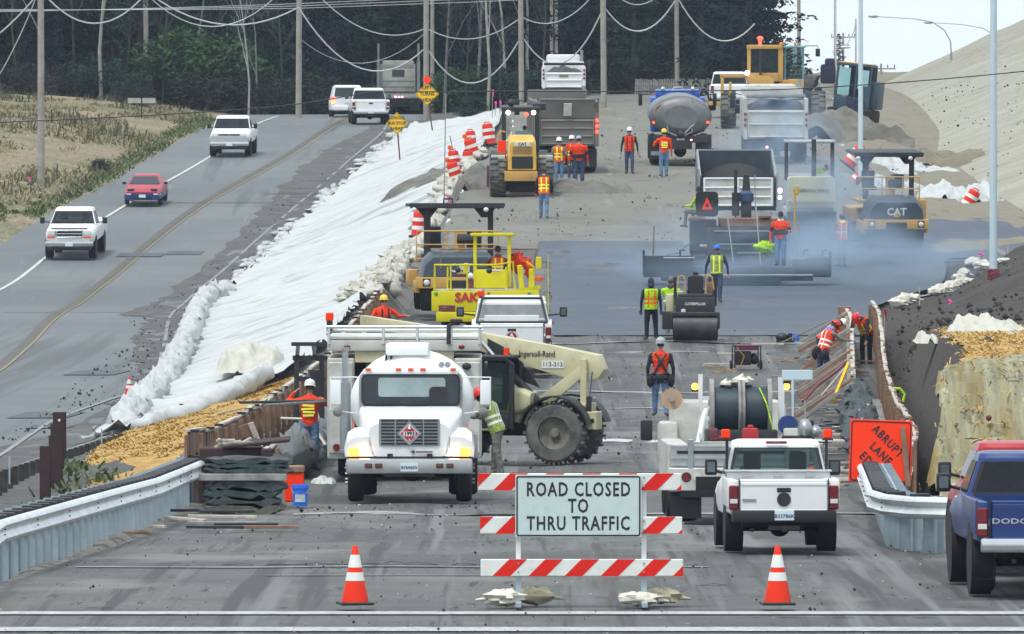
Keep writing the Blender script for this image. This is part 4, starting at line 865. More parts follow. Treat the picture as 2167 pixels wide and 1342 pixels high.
        Q(o,'brim',hatc,LO(br,cap=False))
    elif hat=='cap':
        o=cap(0,.012,'cap',hatc,.01); Q(o,'visor',hatc,LO([[hp(a*.07,.09,.035),hp(a*.07,.09,.03),hp(a*.06,.165,.02),hp(a*.06,.165,.025)] for a in(-1,-.5,0,.5,1)]))
    elif hat=='hood': 
        rg=[[hp(math.cos(2*PI*i/16)*(.09)*q,-.015+math.sin(2*PI*i/16)*(.11)*q-(.0),zz) for i in range(16)] for zz,q in((-.13,1.1),(-.08,1.0),(-.0,1.02),(.06,1.0),(.11,.75),(.135,.25))]; Q(t,'hood',hatc,LO(rg))
    if hood: Q(t,'collar',hood,LO([[nk+up*a+(rt*math.cos(2*PI*i/14)*q+fw*(math.sin(2*PI*i/14)*q-.02)) for i in range(14)] for a,q in((-.03,.11),(.03,.105),(.06,.09),(.065,.075))]))
    # vest shell
    def shell(name,mt,sl,off,stripes,sleeves=False):
        m=MB(); LO(tring(sl,off,26))(m); o=None
        me=bpy.data.meshes.new(name); m.bm.to_mesh(me); m.bm.free(); me.materials.append(M(mt)); o=link(bpy.data.objects.new(name,me),t); return o
    if vest:
        v=shell('safety_vest',vest,torso[:7] if not seat else torso[1:7],.016,None)
        zs=[(.10,.15),(.22,.27)] if vmid is None else vmid
        def interpT(z):
            for i in range(len(torso)-1):
                a,b=torso[i],torso[i+1]
                if a[0]<=z<=b[0]: q=(z-a[0])/(b[0]-a[0]); return tuple(a[j]+(b[j]-a[j])*q for j in range(1,4))
            return torso[-1][1:]
        def band(z0,z1): return LO([[tp(math.cos(2*PI*i/26)*(interpT(z)[0]*bulk+.021),math.sin(2*PI*i/26)*(interpT(z)[1]*bulk+.021)+interpT(z)[2],z) for i in range(26)] for z in(z0,z1)])
        Q(v,'reflective_band',vstripe,*[band(a,b) for a,b in zs])
        def vs(x,s):
            P=[]
            for z in(.0,.14,.28,.40,.46,.50):
                rx,ry,yo=interpT(z); rx=rx*bulk+.022; ry=ry*bulk+.022; y=ry*math.sqrt(max(0,1-(x/rx)**2)); P.append((x,s*y+yo,z))
            def f(m):
                vs_=[];w=.024
                for x_,y,z in P: vs_+=[tp(x_-w,y,z),tp(x_+w,y,z)]
                m._add(vs_,[(2*i,2*i+1,2*i+3,2*i+2) for i in range(len(P)-1)],True)
            return f
        Q(v,'reflective_strap',vstripe,*[vs(x,s) for x in(-.09,.09) for s in(-1,1)])
    if jacketband:
        c_,bands=jacketband
        for (z0,z1) in bands:
            Q(t,'jacket_band',c_,LO([[tp(math.cos(2*PI*i/26)*(.187*bulk+.018),math.sin(2*PI*i/26)*(.125*bulk+.018),z) for i in range(26)] for z in(z0,(z0+z1)/2,z1)]))
        Q(t,'sleeve_band',c_,*[capsule(jts[s][0].lerp(jts[s][1],.55),jts[s][0].lerp(jts[s][1],.8),.064,.062) for s in(-1,1)])
    if backprint: Q(t,'back_print',backprint,*[B(*tp(ox,-.135*bulk,.36-i*.065),w,.012,.04,.004,ry=rr) for i,(ox,w,rr) in enumerate(((0,.24,3),(-.01,.26,-3),(0.01,.24,2),(0,.22,-2)))])
    if harness:
        hs=Q(t,'harness','black',*[T([tp(s*.15,-.11,.05),tp(s*.05,-.148,.26),tp(-s*.02,-.15,.34),tp(s*.12,-.10,.50),tp(s*.11,.10,.47),tp(s*.10,.13,.2)],.024,6) for s in(-1,1)],T([tp(math.cos(a)*.19,math.sin(a)*.14,.04) for a in [2*PI*i/16 for i in range(17)]],.032,6),B(*tp(0,-.155,.31),.11,.02,.15,.01))
        Q(hs,'leg_loop','black',*[T([tp(s*.17,-.08,.02),tp(s*.13,-.12,-.16),tp(s*.02,-.1,-.14)],.022,6) for s in(-1,1)])
    if belt: Q(t,'tool_pouch','blackcloth',*[E(*tp(s*.24,-.03,-.12),.085,.11,.15,12,8,jit=.3) for s in(-1,1)],E(*tp(0,-.16,-.04),.15,.05,.08,12,8))
    t.scale=(k,k,k); return t
def gp(px,py,lo=97,hi=900,dz=.03):
    d=Dof(px,py,lo,hi); x=gx(px,d); return Vector((x,d,H(x,d)+dz))
def pp(px,py,D): return Vector((gx(px,D),D,gz(py,D)))
RZF=180   # facing the camera
CL='crew on foot around the road works'
# near left, arm raised, beside the board wall
person('worker in red sweatshirt with yellow back print raising both hands to his white hard hat',gp(655,1000,140,200),-8,1.78,'hivis','jeans',hatc='white_hat',arms=(((-.75,.25,-.1),(.62,.25,.75)),((-.62,.3,-.35),(.75,.45,.55))),backprint='reflyel',legs=((-.15,0),(.13,-.04)),headp=8,group=CL,bulk=1.06)
person('worker in magenta hard hat and dirty lime vest bending beside the fuel truck',pp(1052,1012,160),75,1.76,'khaki','khaki',hatc='redhat',vest='vgreen',vstripe='reflsil',lean=22,arms=(((-.1,.7,-.6),(.15,1,.15)),((-.1,.6,-.7),(.1,1,.1))),legs=((-.12,-.12),(.12,.1)),headp=22,group=CL,bulk=1.1)
person('worker in grey hard hat with black harness and tool belt walking away',gp(1398,884,150,260),0,1.82,'hivis','jeans',hatc='greyhat',arms=(((-.28,-.05,-1),(.0,.2,-1)),((-.28,-.05,-1),(0,.2,-1))),sleeve='blackcloth',harness=True,belt=True,legs=((-.13,.1),(.13,-.12)),group=CL,bulk=1.1)
person('man in blue hood and lime vest with orange border standing left of the small roller',gp(1378,721,200,260),6,1.74,'blackcloth','blackcloth',hat='hood',hatc='navy',vest='lime',vstripe='hiviso',arms=(((-.22,0,-1),(-.02,.15,-1)),DOWN),legs=((-.13,0),(.15,.04)),glove='blackcloth',group=CL,bulk=1.12,headp=10)
person('man in black cap and lime jacket behind the small roller, hand to his ear',pp(1420,716,243),-10,1.76,'lime','khaki',hat='cap',hatc='khaki',arms=(((-.5,.2,-.8),(.5,.5,.9)),DOWN),jacketband=('reflsil',[(.12,.17)]),hood='navy',group=CL,bulk=1.12)
person('man in blue cap and open lime vest walking in front of the paver',gp(1517,642,240,280),176,1.76,'navy','darkjeans',hat='cap',hatc='blue',vest='vgreen',vstripe='reflyel',vmid=[(-.02,.0)],arms=(((-.4,.05,-1),(-.1,.15,-1)),((-.4,.05,-1),(-.1,.15,-1))),legs=((-.1,.12),(.12,-.14)),group=CL,bulk=1.12)
person('man in red and black jacket with beanie standing on the paver screed',pp(1652,563,268.3),170,1.72,'hivis','jeans',hat='cap',hatc='navy',arms=(((-.3,.3,-.9),(-.05,.9,.1)),((-.35,0,-1),(0,.2,-1))),jacketband=('blackcloth',[(.1,.22),(.24,.26)]),hood='white_hat',group=CL,bulk=1.2)
person('worker in red vest with yellow hood standing right of the paver',gp(1782,566,270,300),25,1.76,'khaki','khaki',hat='cap',hatc='greycloth',vest='hivis',vstripe='reflsil',vmid=[(.2,.24)],arms=(((-.2,.4,-.9),(0,.6,-.8)),DOWN),hood='reflyel',legs=((-.1,0),(.12,.06)),group=CL,bulk=1.1)
person('worker in black cap and orange vest with yellow stripes walking away beside the wheeled compactor',gp(1151,464,285,320),0,1.78,'blackcloth','jeans',hat='cap',hatc='blackcloth',vest='hiviso',arms=(((-.3,.2,-1),(.1,.4,-.9)),((-.3,.2,-1),(.1,.4,-.9))),legs=((-.1,.12),(.1,-.1)),group=CL,bulk=1.1,headp=20,lean=5)
person('flagger in red helmet and orange vest nearest the compactor wheel',pp(1155,395,336),0,1.76,'hiviso','khaki',hatc='redhat',vest='hiviso',group=CL)
person('worker in white hard hat and open orange vest amid the group behind the compactor',gp(1183,393,305,340),184,1.76,'greycloth','jeans',hatc='white_hat',vest='hiviso',arms=(((-.25,.1,-.9),(.6,.5,.5)),DOWN),group=CL,bulk=1.1)
person('worker mostly hidden between the group and the man in the banded red jacket',gp(1210,388,305,340),20,1.76,'hivis','darkjeans',hatc='white_hat',vest='hivis',group=CL)
person('man in red jacket with black and silver bands seen from behind at the dump truck',gp(1225,394,305,340),4,1.84,'hivis','darkjeans',hatc='greyhat',jacketband=('blackcloth',[(.06,.2)]),legs=((-.13,0),(.13,.0)),headp=22,group=CL,bulk=1.3)
person('worker in white hard hat and orange edged vest walking towards the camera by the tanker',gp(1332,370,310,340),182,1.78,'blackcloth','darkjeans',hatc='white_hat',vest='hivis',vstripe='blackcloth',vmid=[(-.02,0)],arms=(((-.3,0,-1),(-.1,.15,-1)),((-.3,0,-1),(-.1,.15,-1))),legs=((-.1,.14),(.1,-.1)),group=CL,bulk=1.1)
person('worker in yellow hard hat and red sweatshirt behind the tanker truck, back to the camera',gp(1405,375,310,340),6,1.8,'hivis','jeans',hatc='yelhat',backprint='reflyel',arms=(((-.5,.35,-.7),(.3,.9,.5)),DOWN),legs=((-.1,0),(.1,.06)),group=CL,bulk=1.15)
# form wall crew on the right
person('carpenter in red hard hat, blue collar and grey sleeves leaning over the form wall',gp(1742,815,190,235,-.05),-62,1.76,'greycloth','darkjeans',hatc='redhat',vest='hivis',vstripe='reflsil',lean=24,arms=(((-.1,.8,-.55),(0,1,.0)),((-.1,.8,-.5),(0,1,-.1))),legs=((-.13,-.1),(.13,.1)),glove='blue',hood='blue',belt=True,headp=25,group=CL,bulk=1.1)
person('carpenter in white hard hat bent double behind the one in the red hard hat',pp(1738,790,231),-78,1.76,'hivis','darkjeans',hatc='white_hat',vest='hivis',vstripe='reflsil',lean=52,arms=(((-.1,.5,-.8),(0,.5,-.8)),((-.1,.6,-.8),(0,.5,-.8))),headp=10,group=CL,bulk=1.1)
person('worker in red helmet stooping inside the narrow trench between the form walls',pp(1834,775,226),150,1.76,'blackcloth','blackcloth',hatc='redhat',vest='hivis',vstripe='reflyel',lean=50,arms=(((-.1,.3,-1),(0,.3,-1)),((-.1,.3,-1),(0,.3,-1))),headp=30,group=CL,bulk=1.1)
person('worker in yellow hard hat half hidden behind the black telehandler boom panel',pp(812,765,228),200,1.76,'hivis','khaki',hatc='yelhat',vest='hivis',vstripe='blackcloth',arms=(((-.6,.3,-.5),(-.3,.8,.1)),((-.5,.3,-.6),(-.3,.8,.1))),group=CL,bulk=1.15)
mat('mirrorglass',(.12,.15,.16),.1,.3,.1)
# ---------- vehicles: local +y is the front, origin on the ground between the wheels
def wheel(t,x,y,r,w,rim='steel',rr=.58,tyre='rubber',lug=0,seg=28):
    s=1 if x>0 else -1; h=w/2
    ops=[LA([(r*rr,-h),(r*.90,-h),(r*.975,-h*.8),(r,-h*.45),(r,h*.45),(r*.975,h*.8),(r*.90,h),(r*rr,h)],seg,(x,y,r),'x',cap=False)]
    if lug:
        for i in range(lug):
            a=2*PI*i/lug
            for q in(-1,1):
                b=a+(PI/lug)*(q>0); ops.append(B(x+q*h*.5,y+math.cos(b)*(r+.01),r+math.sin(b)*(r+.01),h*.95,r*.09,r*.10,.006,rx=math.degrees(b)-90,rz=q*0))
    wl=Q(t,'wheel',tyre,*ops)
    Q(wl,'rim',rim,LA([(r*rr,-h*.7),(r*rr,h*.7),(r*rr*.9,h*.55),(r*rr*.5,h*.35),(r*.16,h*.4),(r*.14,h*.75),(.01,h*.76)],18,(x,y,r),'x') if s>0 else LA([(.01,-h*.76),(r*.14,-h*.75),(r*.16,-h*.4),(r*rr*.5,-h*.35),(r*rr*.9,-h*.55),(r*rr,-h*.7),(r*rr,h*.7)],18,(x,y,r),'x'))
    return wl
def sec(y,w,z0,z1,r=.1,cr=.0):
    p=[(w*.86,z0),(w*.97,z0+.06),(w,z0+.3*(z1-z0)),(w,z1-.35*(z1-z0)),(w*.985,z1-r*1.2),(w*.95,z1-r*.4),(w*.87,z1),(w*.45,z1+cr)]
    return [(-x,y,z) for x,z in p]+[(x,y,z) for x,z in reversed(p)]
def setv(t,px,py,wb,rz=0,D=None,yaw=0,dz=0):
    D0=D or Dof(px,py); x=gx(px,D0); a=H(x,D0); b=H(x,D0+wb); t.location=(x,D0+wb/2,(a+b)/2+.05+dz)
    pt=math.degrees(math.atan2(b-a,wb)); t.rotation_euler=(R(pt if abs(rz)<90 else -pt),0,R(rz+yaw)); return D0
def pickup(label,W=2.0,L=5.6,Ht=1.9,belt=1.25,hood=1.15,sill=.5,paint='white',cr=-.35,cf=None,grp=None,wr=.39,ww=.26,face='ford',rear='ford',tow=False,bump='chrome',rim='alu',glass='tint',bed=True,tumble=.80,canopy=False,mir=.0,cat='pickup truck'):
    t=thing('pickup_truck' if cat=='pickup truck' else 'car',label,cat); w=W/2; f=L/2; b=-L/2; fa=f-.95; ra=b+1.15
    wsb=f-1.55 if cf is None else cf   # windscreen base
    S_=[sec(f-.06,w*.90,sill+.12,hood-.10,.1,.02),sec(f-.2,w*.95,sill+.05,hood-.04,.1,.03),sec(f-.7,w*.985,sill,hood,.12,.045),sec(wsb,w,sill,belt-.03,.12,.03),sec(wsb-.3,w,sill,belt,.08,0),sec(cr,w,sill,belt,.08,0)]
    Q(t,'body',paint,LO(S_))
    # cab: pillars and roof, glass set in
    rw=w*tumble; zt=Ht; yf=wsb-.62; yr=cr+.10
    def ring(z,ww_,y0,y1): r=.10; return [(-ww_+r,y0,z),(ww_-r,y0,z),(ww_,y0+r,z),(ww_,y1-r,z),(ww_-r,y1,z),(-ww_+r,y1,z),(-ww_,y1-r,z),(-ww_,y0+r,z)]
    CR=(ring(belt-.02,w*.93,cr,wsb+.02),ring(zt-.09,rw,yr,yf),ring(zt-.03,rw*.97,yr+.05,yf-.06),ring(zt,rw*.85,yr+.2,yf-.25))
    def quad(pts,o): 
        return lambda m: m._add([Vector(p)+Vector(o) for p in pts],[(0,1,2,3)])
    z0,z1=belt+.04,zt-.14; k0=(z0-belt)/(zt-.09-belt); k1=(z1-belt)/(zt-.09-belt); W0=w*.93+(rw-w*.93)*k0-.07; W1=w*.93+(rw-w*.93)*k1-.07
    Y=lambda a,c,k:a+(c-a)*k
    fr=[(-W0,Y(wsb+.02,yf,k0),z0),(W0,Y(wsb+.02,yf,k0),z0),(W1,Y(wsb+.02,yf,k1),z1),(-W1,Y(wsb+.02,yf,k1),z1)]
    bk=[(-W0,Y(cr,yr,k0),z0),(W0,Y(cr,yr,k0),z0),(W1,Y(cr,yr,k1),z1),(-W1,Y(cr,yr,k1),z1)]
    def frm(q_,ww2,o):
        c=sum((Vector(a) for a in q_),Vector())/4
        def f_(m):
            a=[Vector(p)+(Vector(p)-c).normalized()*ww2+Vector((0,o,0)) for p in q_]; i_=[Vector(p)-(Vector(p)-c).normalized()*ww2+Vector((0,o,0)) for p in q_]; m._add(a+i_,[(k,(k+1)%4,4+(k+1)%4,4+k) for k in range(4)])
        return f_
    sdo={}
    for s in(-1,1):
        sdo[s]=[(s*(w*.93-(w*.93-rw)*k0),cr+.2,z0),(s*(w*.93-(w*.93-rw)*k0),wsb-.25,z0),(s*(rw+(w*.93-rw)*(1-k1)),yf-.0,z1),(s*(rw+(w*.93-rw)*(1-k1)),yr+.15,z1)]
    def cabshell(m):
        def fr_(o,i): m._add([Vector(a) for a in o]+[Vector(a) for a in i],[(k,(k+1)%4,4+(k+1)%4,4+k) for k in range(4)])
        a,c=CR[0],CR[1]
        fr_([a[0],a[1],c[1],c[0]],bk); fr_([a[5],a[4],c[4],c[5]],fr)
        fr_([a[2],a[3],c[3],c[2]],sdo[1]); fr_([a[7],a[6],c[6],c[7]],sdo[-1])
        for i,j in((1,2),(3,4),(5,6),(7,0)): m._add([a[i],a[j],c[j],c[i]],[(0,1,2,3)])
        LO(CR[1:],True,False)(m); m._add(CR[3],[tuple(range(8))]); m._add(c,[tuple(range(8))[::-1]])
    Q(t,'cab',paint,cabshell)
    Q(t,'interior','dark',B(0,(cr+wsb)/2-.1,belt-.12,W*.84,wsb-cr-.3,.06),B(0,wsb-.35,belt+.0,W*.8,.35,.16,.05),T([(-.42,wsb-.72,belt+.02),(-.28,wsb-.74,belt+.16),(-.42,wsb-.76,belt+.2),(-.56,wsb-.74,belt+.1)],.02,5))
    def inset(p,q): c=sum((Vector(a) for a in p),Vector())/4; return [Vector(a)+(c-Vector(a)).normalized()*q for a in p]
    Q(t,'windscreen',glass,quad(fr,(0,.012,.006))); Q(t,'windscreen_seal','black',frm(fr,.03,.006))
    rwn=Q(t,'rear_window',glass,quad(bk,(0,-.014,0))); Q(t,'window_seal','black',frm(bk,.03,-.02))
    # dark headrests seen through the glass
    Q(t,'headrest','dark',*[B(s*w*.42,cr+.45,belt+.25,.28,.12,.3,.05) for s in(-1,1)])
    for s in(-1,1):
        a0,a1=yr+.25,yf-.02; sd=[(s*(w*.93-(w*.93-rw)*k0+.012),cr+.2,z0),(s*(w*.93-(w*.93-rw)*k0+.012),wsb-.25,z0),(s*(rw+(w*.93-rw)*(1-k1)+.012),yf-.0,z1),(s*(rw+(w*.93-rw)*(1-k1)+.012),yr+.15,z1)]
        Q(t,'side_window',glass,quad(sd if s>0 else sd[::-1],(0,0,0)))
        mo=Q(t,'mirror','black',B(s*(w+.10+mir),wsb-.42,belt+.14,.20,.10,.26 if mir else .18,.04),T([(s*w*.93,wsb-.42,belt+.05),(s*(w+.08+mir),wsb-.42,belt+.1)],.025,6))
        Q(mo,'mirror_glass','mirrorglass',B(s*(w+.10+mir),wsb-.475,belt+.14,.13,.01,.16 if mir else .10,.003))
        for y in(fa,ra): wheel(t,s*(w-ww/2-.03),y,wr,ww,rim)
        [Q(t,'wheel_arch','under',C(s*(w-.28),y,wr+.04,s*(w+.006),y,wr+.04,wr+.07,n=26)) for y in(fa,ra)]
    Q(t,'underbody','under',B(0,0,sill-.02,W*.72,L-.8,.22,.02),C(-w*.7,ra,wr,w*.7,ra,wr,.07),E(0,ra,wr,.17,.16,.16),C(-w*.7,fa,wr,w*.7,fa,wr,.05))
    if bed:
        Q(t,'cargo_bed',paint,LO([sec(cr-.04,w*.995,sill,sill+.32,.02),sec(b+.05,w*.985,sill+.05,sill+.32,.02)]),*[B(s*(w-.09),(cr+b)/2,(sill+belt+.28)/2,.16,cr-b-.06,belt-sill-.28,.03) for s in(-1,1)],*[XP([(b+.05,sill+.2),(b+.05,belt+.02),(cr-.04,belt+.02),(cr-.04,sill+.2)],s*w*.985-.02,s*w*.985+.02,.015) for s in(-1,1)])
        tg=Q(t,'tailgate',paint,B(0,b+.03,(sill+belt)/2+.08,W*.80,.07,belt-sill-.12,.02)); 
        Q(tg,'pressed_edge',paint,B(0,b+.0,belt-.06,W*.78,.03,.06,.012),B(0,b-.002,sill+.15,W*.78,.02,.035,.008)); Q(tg,'handle','black',B(0,b-.012,belt-.15,.22,.03,.07,.01)); Q(tg,'panel_gap','black',*[B(s*W*.403,b+.005,(sill+belt)/2+.08,.012,.06,belt-sill-.10) for s in(-1,1)],B(0,b+.0,sill+.13,W*.8,.06,.012))
    else:
        Q(t,'tailgate',paint,LO([sec(cr+.2,w,sill,belt,.08),sec(b+.25,w*.98,sill,belt-.02,.1),sec(b+.03,w*.93,sill+.06,belt-.08,.12)]))
    for s in(-1,1):
        tl=Q(t,'tail_light','redlens',B(s*(w-.085),b+.02,belt-.27,.15,.10,.38,.02)); Q(tl,'reverse_lens','clear',B(s*(w-.085),b-.035,belt-.33,.12,.012,.07,.004))
    # front
    fz=(sill+hood)/2+.12
    if face:
        g=Q(t,'grille','black',B(0,f-.04,fz,W*.50,.10,hood-sill-.36,.02)); 
        Q(g,'grille_bars',bump if face!='car' else 'black',*[B(0,f+.015,fz+q,W*.50,.02,.035,.008) for q in ((-.12,0,.12) if face=='ford' else (0,))],*( [B(0,f+.015,fz,.07,.02,hood-sill-.36,.01)] if face=='cross' else []),B(0,f+.01,fz+(hood-sill-.36)/2,W*.53,.04,.05,.015),B(0,f+.01,fz-(hood-sill-.36)/2,W*.53,.04,.05,.015),*[B(s*W*.262,f+.01,fz,.05,.04,hood-sill-.30,.015) for s in(-1,1)])
        for s in(-1,1):
            hl=Q(t,'headlight','clear',B(s*w*.72,f-.06,fz+.02,W*.15,.12,.22,.03)); Q(hl,'turn_lens','orangelens',B(s*w*.74,f-.045,fz-.13,W*.15,.12,.07,.02))
    Q(t,'front_bumper',bump,B(0,f-.02,sill+.02,W*.96,.22,.22,.05)); Q(t,'air_dam','black',B(0,f-.06,sill-.16,W*.86,.2,.18,.04),C(-.4,f+.06,sill-.12,.4,f+.06,sill-.12,.03))
    Q(t,'front_plate','plate',B(0,f+.10,sill+.0,.31,.01,.16,.004))
    rb=Q(t,'rear_bumper',bump if not tow else tow,B(0,b-.03,sill+.06,W*.94,.2,.2,.04)); Q(t,'rear_plate','plate',B(0,b-.14,sill+.08,.31,.01,.16,.004)); 
    Q(t,'tow_hitch','black',B(0,b-.05,sill-.12,.5,.12,.07),B(0,b-.13,sill-.14,.08,.14,.08),C(-.5,b+.2,sill-.16,-.5,b+.0,sill-.16,.03))
    return t
OG='vehicles on the old road to the left'
v=pickup('white oncoming pickup with black mirrors, nearest vehicle on the old road',2.06,5.8,1.98,1.33,1.24,.62,'cleanwhite',wr=.41,mir=.16,grp=OG,tumble=.76); v['group']=OG; setv(v,156,549,3.6,180,yaw=-2.5)
Q(v,'hood_shield','black',B(0,2.84,1.255,1.5,.05,.06,.02))
v=pickup('silver and white oncoming pickup farther up the old road, behind the red car',2.0,5.5,1.9,1.27,1.15,.58,'white',face='cross',wr=.38,mir=.04,grp=OG); v['group']=OG; setv(v,492,331,3.5,180,yaw=-2.5)
Q(v,'hood_panel','silver' if 'silver' in MATS else mat('silver',(.45,.46,.48),.35,.3,.05),LO([sec(2.80,.92,.62,.98,.05),sec(2.74,.98,.58,1.0,.05)]))
# small red two door car with dark blue lower body
v=thing('car','small red oncoming car with dark lower body and pop up headlights','car',group=OG); OC=v
w=.83
Q(v,'body','redcar',LO([sec(1.98,w*.86,.42,.62,.05),sec(1.85,w*.93,.38,.70,.08,.02),sec(1.2,w*.98,.34,.82,.1,.03),sec(.75,w,.34,.90,.08),sec(-1.6,w,.34,.93,.08),sec(-2.0,w*.93,.4,.86,.08)]))
Q(v,'lower_body','bluepaint',LO([sec(2.0,w*.90,.26,.56,.04),sec(1.7,w*1.0,.24,.56,.04),sec(-1.9,w*1.0,.24,.52,.04)]))
Q(v,'roof','redcar',LO([[(-w*.9,-1.5,.88),(w*.9,-1.5,.88),(w*.9,.85,.88),(-w*.9,.85,.88)],[(-w*.68,-.9,1.22),(w*.68,-.9,1.22),(w*.68,.15,1.22),(-w*.68,.15,1.22)],[(-w*.6,-.8,1.26),(w*.6,-.8,1.26),(w*.6,.05,1.26),(-w*.6,.05,1.26)]],False))
Q(v,'windscreen','darkglass',lambda m:m._add([(-w*.82,.83,.91),(w*.82,.83,.91),(w*.63,.2,1.2),(-w*.63,.2,1.2)],[(0,1,2,3)])); Q(v,'passenger','greycloth',*[E(s*.33,.15,.95,.16,.12,.2) for s in(-1,1)])
for s in(-1,1):
    Q(v,'headlight','black',B(s*.52,1.86,.70,.30,.12,.13,.02),B(s*.52,1.93,.70,.22,.02,.09)); Q(v,'mirror','black',B(s*(w+.09),.6,.93,.17,.1,.11,.03)); Q(v,'fog_lamp','clear',B(s*.6,2.0,.52,.2,.03,.06,.01))
    for y in(1.25,-1.2): wheel(v,s*.74,y,.29,.18,'steel')
Q(v,'front_plate','plate',B(0,2.02,.44,.3,.01,.14)); Q(v,'bumper_slot','black',B(0,2.015,.35,.9,.02,.06)); setv(v,307,437,2.4,180,yaw=-2.5)
# white pickup and minivan going away over the crest
v=pickup('white pickup driving away on the old road beside the minivan',2.02,5.5,1.90,1.27,1.15,.58,'cleanwhite',bump='chrome',wr=.38,grp=OG,tumble=.78,mir=.05); v['group']=OG; setv(v,779,264,3.5,0,yaw=3.5)
v=thing('minivan','white minivan with glowing brake and turn lamps left of the departing pickup','minivan',group=OG); w=.95
Q(v,'body','white',LO([sec(-2.35,w*.92,.34,.98,.08),sec(-2.2,w,.3,1.02,.06),sec(1.4,w,.3,1.05,.1),sec(2.3,w*.85,.35,.8,.1)])); Q(v,'cabin','white',LO([[(-w*.95,-2.33,1.0),(w*.95,-2.33,1.0),(w*.95,1.3,1.0),(-w*.95,1.3,1.0)],[(-w*.8,-2.15,1.68),(w*.8,-2.15,1.68),(w*.8,.4,1.68),(-w*.8,.4,1.68)],[(-w*.7,-2.0,1.75),(w*.7,-2.0,1.75),(w*.7,.2,1.75),(-w*.7,.2,1.75)]],False))
Q(v,'rear_window','darkglass',lambda m:m._add([(-w*.78,-2.33,1.1),(w*.78,-2.33,1.1),(w*.7,-2.2,1.6),(-w*.7,-2.2,1.6)],[(0,1,2,3)])); Q(v,'rear_bumper','white',B(0,-2.38,.45,1.8,.15,.26,.05)); Q(v,'rear_plate','plate',B(0,-2.38,.8,.3,.02,.14))
for s in(-1,1):
    Q(v,'tail_light','lampred',B(s*.83,-2.36,.92,.15,.05,.34,.02)); Q(v,'mirror','black',B(s*1.05,.9,1.05,.18,.1,.15,.03))
    for y in(-1.4,1.5): wheel(v,s*.82,y,.33,.2)
Q(v,'turn_lamp','lampamber',B(-.83,-2.40,.80,.16,.03,.12,.02)); x=gx(731,480); v.location=(x,482,H(x,482)+.03); v.rotation_euler=(R(-.4),0,R(3))
# grey box semi with twin stacks seen from behind, over the crest
v=thing('semi_truck','grey semi truck with twin exhaust stacks driving away beyond the crest','truck',group=OG)
Q(v,'cab','dirtywhite',B(0,2.2,2.15,2.1,1.6,1.95,.08)); Q(v,'cab_roof','dirtywhite',B(0,2.2,3.2,1.9,1.3,.25,.08)); Q(v,'rear_window','darkglass',B(0,1.39,2.55,.75,.02,.42,.01)); Q(v,'cab_trim','steel',*[B(0,1.38,z,1.9,.02,.03) for z in(1.4,1.75,2.1,2.95)],ring(0,2.15,1.04,.95,.08,.04,1.375))
for s in(-1,1):
    Q(v,'exhaust_stack','steel',C(s*1.22,1.2,.9,s*1.22,1.2,3.3,.11),C(s*1.22,1.2,3.3,s*1.22,1.2,4.35,.07)); Q(v,'mirror','black',B(s*1.5,2.9,2.2,.16,.12,.6,.03)); Q(v,'mud_flap','black',B(s*.86,-1.9,.62,.6,.03,.72)); Q(v,'marker_lamp','redlens',B(s*.6,-2.0,1.12,.12,.03,.08))
    for y in(-1.2,0): wheel(v,s*.9,y,.52,.52)
    wheel(v,s*1.0,3.2,.52,.28)
Q(v,'frame','dirtywhite',B(0,-.6,1.1,1.9,2.7,.28,.03),B(0,-2.0,1.15,2.2,.06,.22)); Q(v,'warning_lamp','lamppink',*[B(q,-2.05,1.08,.10,.03,.07) for q in(-.3,-.1,.1)]); Q(v,'fifth_wheel','under',B(0,-.6,.7,1.2,3,.4)); x=gx(843,512); v.location=(x,516,H(x,516)+.0); v.rotation_euler=(R(-.3),0,R(3))
# ----- vehicles on the closed road
v=pickup('small white pickup with amber corner lamps on its cab, parked right of the barricade',1.76,5.0,1.74,1.13,1.05,.50,'cleanwhite',cr=-.55,wr=.36,ww=.24,tow='black',bump='white',tumble=.80,glass='glass',mir=.02)
b=-2.5; Q(v,'toolbox','alu',B(0,-.80,1.10,1.66,.45,.26,.01),B(0,-.80,1.245,1.72,.5,.03,.008)); Q(v,'toolbox_latch','steel',*[B(q,-1.04,1.14,.14,.03,.07,.005) for q in(-.5,0,.5)])
Q(v,'tailgate_badge','dark',LA([(.11,0),(.11,.02),(.0,.02)],20,(.0,b-.02,.83),'y')); Q(v,'tailgate_script','steel',B(-.55,b-.018,.82,.22,.006,.035)); Q(v,'high_brake_lamp','maroon',B(0,-.50,1.69,.34,.05,.045,.01)); 
Q(v,'plate_text','bluepaint',TX('B33786K',.085,0,b-.148,.565,bold=.02))
for s in(-1,1):
    l=Q(v,'amber_lamp','signorange',B(s*.82-(.0),-.55,1.83,.14,.12,.15,.02)); Q(l,'bracket','black',B(s*.82,-.55,1.74,.17,.12,.03),B(s*.80,-.56,1.42,.045,.04,.66)); 
Q(v,'dash_flower','hivis',E(.56,-.53,1.24,.06,.03,.05)); dR=setv(v,1646,1172,2.7,0,yaw=1.6); v.scale=(.885,.885,.885)
# blue pickup at the right edge and the red one beyond it
v=pickup('blue pickup with tinted rear glass cut off by the right edge of the photo',2.03,5.8,1.86,1.26,1.18,.62,'bluepaint',cr=-.35,wr=.42,ww=.30,bump='chrome',tumble=.76,mir=.06)
b=-2.9; Q(v,'tailgate_lettering','chrome',TX('DODGE',.10,-.52,b-.02,1.0,bold=.02,sx=1.6)); Q(v,'mud_flap','black',B(-.86,-2.15,.44,.32,.02,.50)); setv(v,2206,1264,3.3,0,yaw=1.2); v.scale=(.915,)*3; BP=v
v=pickup('red pickup hidden mostly behind the blue pickup at the right edge',2.03,5.8,1.86,1.26,1.18,.62,'redpaint',cr=-.35,wr=.42,ww=.30,tumble=.76,mir=.06); setv(v,2196,1218,3.3,0,yaw=2.5); v.scale=(.90,)*3
